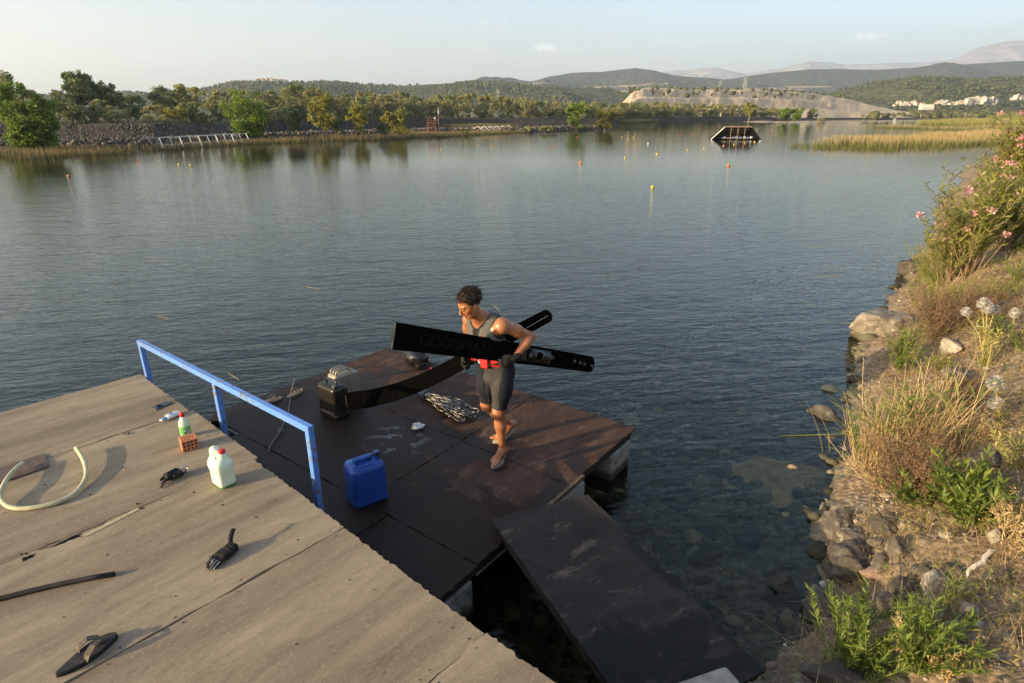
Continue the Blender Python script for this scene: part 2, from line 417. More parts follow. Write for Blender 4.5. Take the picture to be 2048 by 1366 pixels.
def ground_mat():
    t = NT('bank_soil'); v = t.co('World'); z = t.n('SeparateXYZ', {0: v}).outputs[2]
    n1 = t.noise(v, 2.2, 5, .6); n2 = t.noise(v, 16, 5, .65); vo = t.vor(v, 19, 'F1', 'Color'); vd = t.vor(v, 19)
    soil = t.ramp(n2, [(.3, (.12, .082, .05)), (.55, (.235, .17, .105)), (.75, (.33, .25, .165))])
    peb = t.mix(t.n('SeparateColor', {0: vo}).outputs[0], (.16, .125, .09), (.34, .285, .215))
    land = t.mix(t.ramp(n1, [(.48, 0.0), (.66, .85)]), soil, peb)
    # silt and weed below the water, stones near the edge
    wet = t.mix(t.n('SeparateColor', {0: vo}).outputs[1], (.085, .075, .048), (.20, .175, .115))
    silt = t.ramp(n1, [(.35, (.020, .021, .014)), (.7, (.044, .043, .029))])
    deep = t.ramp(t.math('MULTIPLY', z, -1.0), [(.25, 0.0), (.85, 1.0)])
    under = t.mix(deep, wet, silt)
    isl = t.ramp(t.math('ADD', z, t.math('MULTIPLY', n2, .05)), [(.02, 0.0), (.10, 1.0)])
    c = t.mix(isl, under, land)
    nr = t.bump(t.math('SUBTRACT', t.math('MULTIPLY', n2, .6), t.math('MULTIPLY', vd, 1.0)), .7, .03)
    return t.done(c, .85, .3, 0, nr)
M_GROUND = ground_mat()
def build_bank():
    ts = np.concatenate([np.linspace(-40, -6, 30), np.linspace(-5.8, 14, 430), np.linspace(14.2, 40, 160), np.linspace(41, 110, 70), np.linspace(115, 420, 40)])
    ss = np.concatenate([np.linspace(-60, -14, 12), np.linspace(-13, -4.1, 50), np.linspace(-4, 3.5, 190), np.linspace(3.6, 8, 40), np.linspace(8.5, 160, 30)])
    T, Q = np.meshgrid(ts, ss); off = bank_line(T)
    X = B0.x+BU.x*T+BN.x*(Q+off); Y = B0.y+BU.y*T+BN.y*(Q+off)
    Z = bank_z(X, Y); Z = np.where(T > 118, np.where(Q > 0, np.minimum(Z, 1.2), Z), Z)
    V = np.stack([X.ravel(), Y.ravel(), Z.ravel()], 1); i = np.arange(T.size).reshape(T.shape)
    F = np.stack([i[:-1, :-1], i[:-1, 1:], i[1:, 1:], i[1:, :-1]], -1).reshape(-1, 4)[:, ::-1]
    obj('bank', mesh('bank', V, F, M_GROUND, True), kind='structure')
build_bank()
# deep bed of the open lake
def bed_mat():
    t = NT('lake_silt'); v = t.co('World'); f = t.noise(v, .3, 4)
    return t.done(t.ramp(f, [(.35, (.012, .030, .029)), (.7, (.021, .044, .041))]), .9, .2)
V, F = ring_grid(-900, 900, -200, 900, 10, 10, -3.45)
obj('lake_bed', mesh('lake_bed', V, F, bed_mat()), kind='structure')

# ---- the land behind the lake: one sheet to the horizon
SH = [(-1400, 90), (-300, 90), (0, 94), (300, 101), (461, 114), (640, 150), (890, 207), (1100, 229), (1225, 244), (1313, 293), (1560, 351), (1700, 425), (1860, 452), (1950, 440), (2100, 400), (2400, 330), (3600, 300)]
def shore_xy(px, Y): return (px-CX)/1279.0*Y, Y
def far_ground_mat():
    t = NT('dry_ground'); v = t.co('World'); z = t.n('SeparateXYZ', {0: v}).outputs[2]
    n1 = t.noise(v, .02, 5); n2 = t.noise(v, 1.3, 5, .7)
    earth = t.mix(t.ramp(n1, [(.4, 0.0), (.6, 1.0)]), (.20, .155, .095), (.10, .105, .05))
    stone = t.ramp(n2, [(.3, (.035, .030, .025)), (.7, (.10, .085, .07))])
    c = t.mix(t.ramp(t.math('ADD', z, t.math('MULTIPLY', n2, .4)), [(.80, 0.0), (1.0, 1.0)]), stone, earth)
    m = t.n('MapRange', {0: z, 1: 1.55, 2: 2.0}).outputs[0]
    c = t.mix(m, stone, earth)
    return t.done(c, .95, .1, 0, t.bump(n2, .9, .4))
M_FAR = far_ground_mat()
def build_far_ground():
    px = np.concatenate([np.arange(-1400, 0, 40), np.arange(0, 2100, 5), np.arange(2100, 3600, 60)]).astype(float)
    d0 = interp(px, SH)*(1+.0015*fbm(px*.03, px*0, o=3, seed=2))
    rel = [-1.5, 0, .8, 1.6, 2.4, 3.2, 4.2, 6, 12, 30, 80, 200, 500, 1200, 3000, 7000, 14000]
    hz = [-1.5, 0, .45, .9, 1.35, 1.75, 2.0, 2.05, 2.1, 2.2, 2.3, 2.5, 3, 3, 3, 3, 3]
    low = interp(px, [(1500, 1.0), (1600, .35), (1950, .5), (2000, .6)])
    V = []
    for r, h in zip(rel, hz):
        Y = d0+r; X = (px-CX)/1279.0*Y
        Z = h*np.where(h > 0, low, 1)+(.16*fbm(X*.5, Y*.5, o=3, seed=4) if 0 < r < 10 else 0)
        V.append(np.stack([X, Y, np.broadcast_to(Z, X.shape)], 1))
    V = np.concatenate(V); i = np.arange(len(V)).reshape(len(rel), len(px))
    F = np.stack([i[:-1, :-1], i[:-1, 1:], i[1:, 1:], i[1:, :-1]], -1).reshape(-1, 4)
    obj('ground', mesh('ground', V, F, M_FAR, True), kind='structure')
build_far_ground()

# ---- hills
def hill_mat(name, bush, soil, sc, cover, scar=None):
    t = NT(name); v = t.co('World'); v = t.n('Mapping', {'Vector': v, 'Scale': (1, 1, 2.0)}).outputs[0]
    big = t.noise(v, sc*.06, 5, .6); mid = t.noise(v, sc*.35, 3)
    d = t.vor(v, sc, 'SMOOTH_F1', 'Distance'); rc = t.n('SeparateColor', {0: t.vor(v, sc, 'F1', 'Color')}).outputs[0]
    k = t.math('ADD', t.math('MULTIPLY', big, 1.0), t.math('ADD', t.math('MULTIPLY', rc, .45), t.math('MULTIPLY', mid, .4)))
    m = t.ramp(k, [(cover, 1.0), (min(1, cover+.12), 0.0)])
    b = t.mix(rc, tuple(c*.65 for c in bush), tuple(c*1.35 for c in bush))
    c = t.mix(m, soil, b)
    if scar: # bare terraces at fixed heights
        z = t.n('SeparateXYZ', {0: t.co('World')}).outputs[2]
        for z0, z1 in scar:
            zz = t.math('ADD', z, t.math('MULTIPLY', t.math('SUBTRACT', mid, .5), (z1-z0)*2.2))
            a = t.math('MULTIPLY', t.math('GREATER_THAN', zz, z0), t.math('LESS_THAN', zz, z1))
            a = t.math('MULTIPLY', a, t.math('GREATER_THAN', big, .47)); c = t.mix(a, c, (.33, .24, .16))
    return t.done(c, .95, .05, 0, t.bump(t.math('MULTIPLY', d, -1.0), 1.0, 4.0/sc*.1))
def hill(name, ridge, Yr, Yf, mat, amp, wl, seed, base_y=230, step=3, rows=34, back=1.25, relief=1.0, foot=None):
    """terrain whose skyline runs through the given bearings and heights"""
    p0, p1 = ridge[0][0], ridge[-1][0]; px = np.arange(p0, p1+step, step).astype(float)
    yr = interp(px, ridge); 
    def zat(y, Y): 
        b = y-CY; c, s = math.cos(PITCH), math.sin(PITCH); return CAMZ-(b*c+FPX*s)/(FPX*c-b*s)*Y
    fwd = FPX*math.cos(PITCH)-(yr-CY)*math.sin(PITCH)
    V = []
    us = np.concatenate([np.linspace(0, 1, rows), [1.06, 1.15, 1.3]])
    for u in us:
        Y = Yf+(Yr-Yf)*u; X = (px-CX)/fwd*Y; zr = zat(yr, Yr)
        prof = u if u <= 1 else 1-(u-1)*2.2
        Z = 2.0+(zr-2.0)*(prof**.85 if u <= 1 else prof)
        e = (4*u*(1-u) if u <= 1 else .3)
        nz = fbm(X/wl, Y/wl*.8, o=5, seed=seed); rg = 1-np.abs(fbm(X/wl*1.3+9, Y/wl*.5, o=4, seed=seed+5))*1.6
        Z = Z+amp*relief*(e*.9+.12)*nz+amp*.6*e*(rg-.5)
        V.append(np.stack([X, np.broadcast_to(Y, X.shape), Z], 1))
    V = np.concatenate(V); i = np.arange(len(V)).reshape(len(us), len(px))
    F = np.stack([i[:-1, :-1], i[:-1, 1:], i[1:, 1:], i[1:, :-1]], -1).reshape(-1, 4)
    obj(name, mesh(name, V, F, mat, True), kind='structure'); return V
HV = {}
HV['far'] = hill('mountains', [(1180, 170), (1340, 141), (1385, 139), (1430, 136), (1490, 148), (1560, 137), (1620, 122), (1650, 124), (1690, 130), (1750, 128), (1800, 126), (1880, 123), (1915, 116), (1950, 98), (1990, 87), (2020, 81), (2048, 80), (2150, 90), (2500, 120), (3000, 150)], 9000, 6500,
     hill_mat('mountain_rock', (.10, .11, .08), (.36, .32, .28), .008, .55), 90, 700, 11, step=4)
HV['big'] = hill('mountain_ridge', [(740, 200), (920, 168), (960, 160), (1000, 156), (1055, 163), (1065, 163), (1100, 152), (1150, 145), (1200, 144), (1270, 137), (1305, 141), (1350, 151), (1400, 156), (1450, 160), (1500, 152), (1560, 143), (1620, 138), (1680, 138), (1750, 140), (1850, 135), (1950, 128), (2048, 122), (2200, 118), (2600, 130)], 3400, 2300,
     hill_mat('ridge_scrub', (.060, .066, .040), (.30, .22, .15), .05, 1.22, [(95, 103), (122, 128)]), 42, 420, 21, step=3)
HV['left'] = hill('wooded_hill', [(-200, 196), (200, 190), (380, 181), (420, 176), (460, 166), (530, 162), (590, 166), (620, 165), (650, 163), (720, 169), (800, 171), (860, 168), (950, 164), (1020, 168), (1080, 176), (1150, 181), (1230, 186), (1290, 200), (1340, 214)], 1500, 800,
     hill_mat('hill_scrub', (.075, .080, .042), (.26, .20, .12), .16, 1.12), 14, 190, 31, step=2)
HV['right'] = hill('olive_hill', [(1560, 206), (1650, 190), (1700, 180), (1760, 170), (1830, 164), (1900, 159), (1960, 157), (2048, 155), (2200, 158), (2600, 175)], 1250, 720,
     hill_mat('olive_scrub', (.085, .088, .045), (.32, .235, .145), .15, 1.0), 13, 170, 41, step=2)
# quarry: a pale terraced cliff behind the far shore
def quarry():
    t = NT('quarry_earth'); v = t.co('World'); vs = t.n('Mapping', {'Vector': v, 'Scale': (1, .3, .12)}).outputs[0]
    st = t.noise(vs, .35, 5, .65); n1 = t.noise(v, .03, 4); b = t.noise(v, .16, 4, .6)
    c = t.ramp(st, [(.25, (.43, .32, .20)), (.5, (.58, .45, .30)), (.8, (.66, .53, .37))])
    c = t.mix(t.ramp(n1, [(.35, 0.0), (.7, .55)]), c, (.36, .295, .225))
    z = t.n('SeparateXYZ', {0: v}).outputs[2]
    c = t.mix(t.ramp(t.math('ADD', t.math('MULTIPLY', b, .6), t.math('MULTIPLY', t.vor(v, .25, 'F1'), -.0)), [(.43, 0.0), (.47, 1.0)]), c, c)
    m = t.done(c, .95, .1, 0, t.bump(st, .8, .9))
    px = np.arange(1215, 1960, 1.5); Y0 = interp(px, [(1215, 300), (1313, 330), (1560, 395), (1700, 436), (1860, 462), (1960, 470)])
    ytop = interp(px, [(1215, 236), (1235, 214), (1260, 190), (1280, 182), (1300, 180), (1370, 183), (1440, 183), (1500, 183), (1560, 187), (1600, 188), (1660, 196), (1700, 203), (1740, 212), (1790, 222), (1860, 229), (1960, 236)])
    prof = [(0, 0), (.05, .04), (.20, .30), (.30, .345), (.36, .36), (.46, .66), (.56, .69), (.62, .71), (.72, .96), (.80, 1.0), (1.3, 1.02), (2.2, .9), (4, .3)]
    V = []; us = []
    for (u0, h0), (u1, h1) in zip(prof[:-1], prof[1:]):
        for k in range(6): us.append((u0+(u1-u0)*k/6, h0+(h1-h0)*k/6))
    for u, h in us:
        Y = Y0+u*55+1.3*fbm(px*.035, px*0+u*3, o=4, seed=7)*(u > .02)
        ze = CAMZ+(228-ytop)/1281*(Y0+44); Z = 1.0+(ze-1.0)*h+.35*fbm(px*.06, px*0+u*6, o=3, seed=9)*(u > .03)
        V.append(np.stack([(px-CX)/1281*Y, Y, Z], 1))
    V = np.concatenate(V); i = np.arange(len(V)).reshape(len(us), len(px))
    F = np.stack([i[:-1, :-1], i[:-1, 1:], i[1:, 1:], i[1:, :-1]], -1).reshape(-1, 4)
    obj('quarry_cliff', mesh('quarry_cliff', V, F, m, True), kind='structure'); return V
HV['quarry'] = quarry()
# ================================================================== FAR SHORE
rng = np.random.default_rng(7)
def in_poly(x, y, poly):
    r = np.zeros(x.shape, bool); n = len(poly)
    for i in range(n):
        (x0, y0), (x1, y1) = poly[i], poly[(i+1) % n]
        c = ((y0 > y) != (y1 > y)) & (x < (x1-x0)*(y-y0)/((y1-y0) if y1 != y0 else 1e-9)+x0); r ^= c
    return r
def sample_poly(poly, n, rng):
    p = np.array(poly); out = []; k = 0
    while k < n:
        q = rng.uniform(p.min(0), p.max(0), (n*2, 2)); q = q[in_poly(q[:, 0], q[:, 1], poly)]; out.append(q); k += len(q)
    return np.concatenate(out)[:n]
def pxpoly(pts): return [tuple(P(a, b, 0).xy) for a, b in pts]
def ridge_strip(name, pts, width, height, mat, seed, step=.8, kind='structure'):
    """a low mound along a line; pts are on its waterline nearest the camera"""
    pts = [Vector((p.x, p.y)) for p in pts]; L = [0]
    for a, b in zip(pts[:-1], pts[1:]): L.append(L[-1]+(b-a).length)
    s = np.arange(0, L[-1], step); X = np.interp(s, L, [p.x for p in pts]); Y = np.interp(s, L, [p.y for p in pts])
    dx = np.gradient(X, s); dy = np.gradient(Y, s); l = np.hypot(dx, dy); nx, ny = -dy/l, dx/l
    prof = [(-.25, -.8), (0, -.05), (.08, .3), (.2, .75), (.35, 1.0), (.6, 1.0), (.8, .6), (.95, .1), (1.2, -.8)]
    taper = np.clip(np.minimum(s, L[-1]-s)/4, .15, 1); V = []
    for u, h in prof:
        w = u*width; V.append(np.stack([X+nx*w, Y+ny*w, h*height*taper*(1+.25*fbm(s*.3, s*0+u*3, o=3, seed=seed))], 1))
    V = np.concatenate(V); i = np.arange(len(V)).reshape(len(prof), len(s))
    F = np.stack([i[:-1, :-1], i[:-1, 1:], i[1:, 1:], i[1:, :-1]], -1).reshape(-1, 4)
    obj(name, mesh(name, V, F, mat, True), kind=kind)
    return s, X, Y, nx, ny, taper
JF = [P(*q, 0) for q in ((-260, 318), (-60, 304), (90, 299), (200, 297), (310, 293), (420, 289), (520, 281), (640, 276), (760, 271), (900, 266), (1060, 263.5), (1140, 261), (1222, 258))]
rubble_m = plain('jetty_stone', (.09, .075, .062), .9, .15, 0, .25, 2.2, .8, .15)
s_, X_, Y_, nx_, ny_, tp_ = ridge_strip('jetty', JF, 4.6, .75, rubble_m, 3)
def rubble():
    t = NT('rubble'); r = t.rnd(); n1 = t.noise(t.co('World'), 3, 4)
    m = t.done(t.mix(n1, t.ramp(r, [(0, (.06, .051, .043)), (.6, (.14, .12, .10)), (1, (.26, .215, .17))]), t.ramp(r, [(0, (.03, .027, .023)), (1, (.12, .105, .088))])), .9, .15)
    n = 5200; k = rng.integers(0, len(s_), n); u = rng.uniform(-.02, .75, n); hh = np.interp(u, [-.05, 0, .08, .2, .35, .6, .8], [-.1, -.05, .3, .75, 1, 1, .6])
    pos = np.stack([X_[k]+nx_[k]*u*4.6+rng.normal(0, .3, n), Y_[k]+ny_[k]*u*4.6+rng.normal(0, .3, n), hh*.75*tp_[k]], 1)
    r0 = rng.uniform(.10, .30, n)*rng.uniform(.6, 1.3, n)
    V, F = many(ICO[1], pos, r0[:, None]*rng.uniform(.6, 1.3, (n, 3)), rand_rots(rng, n), .22, rng)
    obj('rubble', mesh('rubble', V, F, m), kind='stuff', label='loose grey stones heaped on the long jetty')
    # the bank beyond the channel has the same stones
    n = 5200; px = rng.uniform(-60, 1560, n); d = interp(px, SH); u = rng.uniform(-.3, 4.6, n)
    z = np.interp(u, [-1, 0, .8, 1.6, 2.4, 3.2, 4.2], [-.5, 0, .45, .9, 1.35, 1.75, 2.0]); pos = np.stack([(px-CX)/1279*(d+u), d+u, z], 1)
    r0 = rng.uniform(.08, .20, n)
    V, F = many(ICO[1], pos, r0[:, None]*rng.uniform(.6, 1.3, (n, 3)), rand_rots(rng, n), .22, rng)
    obj('embankment_stones', mesh('embankment_stones', V, F, m), kind='stuff', label='dark stones covering the embankment under the far trees')
rubble()
sand_m = plain('pale_sand', (.36, .29, .20), .95, .1, 0, .2, .6, .4, .1)
ridge_strip('sand_bar', [P(*q, 0) for q in ((1484, 243.5), (1560, 244.5), (1640, 244), (1740, 243), (1850, 241.6), (1990, 240.2))], 9, .4, sand_m, 6, 2.0)

# ---- reeds standing in the water (nobody could count them)
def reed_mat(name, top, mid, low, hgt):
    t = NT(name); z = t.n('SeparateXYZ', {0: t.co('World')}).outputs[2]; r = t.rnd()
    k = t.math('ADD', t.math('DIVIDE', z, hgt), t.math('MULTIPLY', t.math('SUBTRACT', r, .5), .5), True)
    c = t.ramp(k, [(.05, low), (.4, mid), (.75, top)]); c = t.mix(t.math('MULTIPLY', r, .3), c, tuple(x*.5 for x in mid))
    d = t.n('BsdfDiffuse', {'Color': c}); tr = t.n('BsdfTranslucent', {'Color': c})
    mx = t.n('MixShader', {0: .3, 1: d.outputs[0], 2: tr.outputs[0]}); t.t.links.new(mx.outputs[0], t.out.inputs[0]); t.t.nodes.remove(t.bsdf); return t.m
def blades(pos, h, w, rng, lean=.18, bend=.25, face=None):
    """bent three-segment blades: two quads and a tip"""
    n = len(pos); az = rng.uniform(0, 2*math.pi, n); la = rng.uniform(0, 2*math.pi, n); ln = np.abs(rng.normal(0, lean, n))
    if face is not None: la = face+rng.normal(0, .7, n)
    side = np.stack([np.cos(az), np.sin(az), np.zeros(n)], 1)*w[:, None]*.5; ld = np.stack([np.cos(la), np.sin(la), np.zeros(n)], 1)
    V = []
    for f, ww in ((0, 1.0), (.4, .9), (.75, .6), (1.0, .08)):
        c = pos+np.stack([np.zeros(n), np.zeros(n), h*f*(1-.25*f*f*bend*2)], 1)+ld*(h*(ln*f+bend*f*f*rng.uniform(.2, 1, n)*.6))[:, None]
        V += [c-side*ww, c+side*ww]
    V = np.stack(V, 1).reshape(-1, 3); b = np.arange(n)[:, None]*8
    F = np.concatenate([b+np.array([[0, 1, 3, 2]]), b+np.array([[2, 3, 5, 4]]), b+np.array([[4, 5, 7, 6]])]); return V, F
def reeds(name, label, poly, n, h0, h1, w, mat, clump=.22):
    p = sample_poly(poly, n*2, rng); k = fbm(p[:, 0]*clump, p[:, 1]*clump*.6, o=3, seed=5); p = p[k > np.quantile(k, .5)-rng.uniform(0, .8, len(k))][:n]
    pos = np.column_stack([p, np.full(len(p), -.1)]); kk = fbm(p[:, 0]*.15, p[:, 1]*.1, o=2, seed=9)
    V, F = blades(pos, rng.uniform(h0, h1, len(p))*(1+.25*kk), np.full(len(p), w)*rng.uniform(.6, 1.2, len(p)), rng, .12, .15)
    obj(name, mesh(name, V, F, mat), kind='stuff', label=label)
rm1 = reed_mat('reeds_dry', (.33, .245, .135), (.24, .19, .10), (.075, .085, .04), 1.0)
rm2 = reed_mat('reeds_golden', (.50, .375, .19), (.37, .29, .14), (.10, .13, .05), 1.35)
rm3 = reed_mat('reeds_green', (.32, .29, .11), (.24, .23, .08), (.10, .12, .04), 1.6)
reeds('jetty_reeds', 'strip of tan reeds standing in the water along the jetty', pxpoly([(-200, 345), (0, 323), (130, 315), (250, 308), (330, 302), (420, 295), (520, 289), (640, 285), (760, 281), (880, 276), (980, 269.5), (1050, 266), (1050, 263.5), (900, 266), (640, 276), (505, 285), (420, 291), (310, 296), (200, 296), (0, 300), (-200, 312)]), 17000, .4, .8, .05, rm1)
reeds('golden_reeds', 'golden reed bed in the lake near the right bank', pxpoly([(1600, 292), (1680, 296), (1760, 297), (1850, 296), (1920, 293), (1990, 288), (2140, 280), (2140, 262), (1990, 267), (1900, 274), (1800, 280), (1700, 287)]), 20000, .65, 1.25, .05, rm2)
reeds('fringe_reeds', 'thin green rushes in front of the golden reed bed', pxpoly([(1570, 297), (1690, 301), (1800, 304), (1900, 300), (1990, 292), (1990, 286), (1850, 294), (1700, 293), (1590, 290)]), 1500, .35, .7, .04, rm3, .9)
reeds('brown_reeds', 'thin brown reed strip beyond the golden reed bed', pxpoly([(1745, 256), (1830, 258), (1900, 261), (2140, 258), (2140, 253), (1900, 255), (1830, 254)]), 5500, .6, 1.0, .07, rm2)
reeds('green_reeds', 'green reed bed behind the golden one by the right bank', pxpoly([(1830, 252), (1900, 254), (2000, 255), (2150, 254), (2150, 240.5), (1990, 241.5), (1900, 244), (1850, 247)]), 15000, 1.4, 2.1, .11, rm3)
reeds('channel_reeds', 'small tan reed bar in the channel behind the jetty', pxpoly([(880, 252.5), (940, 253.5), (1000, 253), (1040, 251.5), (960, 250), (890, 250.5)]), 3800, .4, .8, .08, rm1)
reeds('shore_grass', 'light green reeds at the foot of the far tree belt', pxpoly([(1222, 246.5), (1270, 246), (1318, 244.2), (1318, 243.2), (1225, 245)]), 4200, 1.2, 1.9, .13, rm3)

# ---- trees
def tube_np(mb, a, b, r0, r1, n=6, bend=None, rg=None, seg=4):
    a, b = Vector(a), Vector(b); pts = []
    for i in range(seg+1):
        f = i/seg; p = a.lerp(b, f)
        if rg is not None and 0 < i < seg: p = p+Vector(rg.normal(0, 1, 3))*(b-a).length*.04
        pts.append(p)
    mb.tube(pts, [r0+(r1-r0)*i/seg for i in range(seg+1)], n)
def leaves(centers, size, rg, aspect=.55, up=.5, droop=0.0):
    """one small folded leaf (two triangles pairs) per point"""
    n = len(centers); a = rg.normal(0, 1, (n, 3)); a[:, 2] = a[:, 2]*up-droop; a /= np.linalg.norm(a, axis=1)[:, None]
    b = np.cross(a, rg.normal(0, 1, (n, 3))); b /= np.maximum(np.linalg.norm(b, axis=1), 1e-6)[:, None]
    s = (size*rg.uniform(.6, 1.3, n))[:, None]; nn = np.cross(a, b)
    V = np.stack([centers-a*s*.5, centers+b*s*aspect*.5+nn*s*.06, centers+a*s*.5, centers-b*s*aspect*.5+nn*s*.06], 1).reshape(-1, 3)
    return V, np.arange(n*4).reshape(n, 4)
def crown_points(blobs, n, rg, shell=.45):
    w = np.array([b[1]**2 for b in blobs]); k = rg.choice(len(blobs), n, p=w/w.sum())
    d = rg.normal(0, 1, (n, 3)); d /= np.linalg.norm(d, axis=1)[:, None]; r = rg.uniform(shell, 1.0, n)**.6*(1+.18*rg.normal(0, 1, n).clip(-1.5, 1.8))
    c = np.array([b[0] for b in blobs])[k]; rad = np.array([b[1] for b in blobs])[k]
    return c+d*(r*rad)[:, None]*np.array([1, 1, .8])
def tree_parts(name, seed, H, width, base, n_leaf, leaf, bark, leafm, blobs_n=14, blob_r=(.10, .17), open_=.0, trunk_r=.16, lean=.06, droop=0.0, stems=1):
    rg = np.random.default_rng(seed); mb = MB(); blobs = []
    for st in range(stems):
        top = Vector((rg.normal(0, lean)*H, rg.normal(0, lean)*H, H*.80)); root = Vector((rg.normal(0, .04)*H*(stems > 1), rg.normal(0, .04)*H*(stems > 1), -.4))
        if stems > 1: top += Vector((rg.normal(0, .5)*width, rg.normal(0, .5)*width, -H*.1*st))
        tube_np(mb, root, top, trunk_r, trunk_r*.22, 7, None, rg, 6)
        for i in range(blobs_n//stems):
            f = rg.uniform(base, 1.0)**.85; p0 = root.lerp(top, max(.15, f-.22)); an = rg.uniform(0, 2*math.pi)
            prof = math.sin(math.pi*min(1, max(.08, (f-base*.6)/(1.12-base*.6))))**.7
            q = Vector((top.x*f+math.cos(an)*width*prof*rg.uniform(.45, 1.0), top.y*f+math.sin(an)*width*prof*rg.uniform(.45, 1.0), H*(f*.9+rg.uniform(-.03, .06))))
            tube_np(mb, p0, q, trunk_r*.4*(1.15-f), trunk_r*.06, 5, None, rg, 3)
            br = H*rg.uniform(*blob_r)*(1.1-.35*f); blobs.append((tuple(q), br))
            for _ in range(2):
                dv = rg.normal(0, 1, 3); dv /= np.linalg.norm(dv); blobs.append((tuple(np.array(q)+dv*br*rg.uniform(.7, 1.2)), br*rg.uniform(.4, .7)))
    pts = crown_points(blobs, n_leaf, rg, .35); pts = pts[(pts[:, 2] > .12)]
    if open_ > 0:
        k = fbm(pts[:, 0]*1.1, pts[:, 1]*1.1, pts[:, 2]*1.1, o=2, seed=seed); pts = pts[k > np.quantile(k, open_)]
    V, F = leaves(pts, leaf, rg, .6, .7, droop)
    return (mesh('trunk', np.concatenate(mb.v), mb.f, bark, True), mesh('crown', V, F, leafm))
bark_pale = plain('bark_pale', (.36, .30, .23), .9, .1, 0, .3, 3, .5, .03)
bark_dark = plain('bark_dark', (.10, .08, .06), .9, .1, 0, .3, 4, .5, .03)
lf_euc = leafmat('leaf_olive', [(0.198, 0.209, 0.079), (0.345, 0.332, 0.134), (0.420, 0.420, 0.198)], .30)
lf_euc2 = leafmat('leaf_rusty', [(0.232, 0.197, 0.090), (0.356, 0.295, 0.133), (0.420, 0.410, 0.197)], .28)
lf_dark = leafmat('leaf_dark', [(0.085, 0.111, 0.048), (0.156, 0.190, 0.076), (0.249, 0.273, 0.114)], .25)
lf_green = leafmat('leaf_bright', [(0.081, 0.135, 0.024), (0.162, 0.236, 0.035), (0.270, 0.351, 0.061)], .38)
lf_yel = leafmat('leaf_yellow', [(0.152, 0.165, 0.030), (0.261, 0.254, 0.047), (0.385, 0.343, 0.089)], .36)
EU = [tree_parts('e', 100+i, 10, w*1.2, b, 4600, .46, bark_pale, lm, nb, (.085, .135), .16, .17, .05, .35) for i, (w, b, nb, lm) in enumerate(((2.6, .38, 13, lf_euc), (2.0, .30, 12, lf_euc), (3.0, .42, 15, lf_euc2), (2.2, .25, 13, lf_euc), (3.3, .34, 16, lf_euc), (1.8, .40, 10, lf_euc2)))]
DK = [tree_parts('d', 200+i, 10, w*1.15, b, 4200, .50, bark_dark, lf_dark, 15, (.12, .19), .06, .2) for i, (w, b) in enumerate(((3.2, .18), (2.4, .12), (3.8, .25)))]
BUSH = [tree_parts('b', 300+i, 3, 1.5, .05, 1300, .33, bark_dark, lm, 9, (.2, .3), .05, .06, .05, 0, 3) for i, lm in enumerate((lf_dark, lf_euc, lf_yel))]
def place_tree(name, me, loc, sc, label, cat, group, rz):
    t = thing(name, label, cat, loc, rz, group); t.scale = (sc[0], sc[0], sc[1])
    obj('trunk', me[0], t); obj('crown', me[1], t); return t
ZONES = [(-1e9, 130, 'behind the big plane tree'), (130, 300, 'left of the white lattice'), (300, 460, 'behind the white lattice'),
         (460, 600, 'behind the round jetty tree'), (600, 760, 'behind the yellowish trees'), (760, 880, 'behind the rusty tower'), (880, 1060, 'behind the slanted posts'),
         (1060, 1225, 'behind the jetty tip'), (1225, 1400, 'below the quarry'), (1400, 1e9, 'behind the ski jump')]
def zone(px): return next(z[2] for z in ZONES if z[0] <= px < z[1])
TOPS = [(-200, 150), (0, 146), (40, 168), (100, 178), (150, 176), (178, 166), (215, 180), (250, 196), (300, 184), (340, 178), (380, 172), (430, 180), (480, 186), (560, 184), (610, 170), (640, 180), (680, 188), (740, 186), (790, 186), (850, 192), (950, 190), (1050, 197), (1120, 204), (1225, 207), (1320, 206), (1400, 208), (1460, 208), (1555, 217), (1600, 222)]
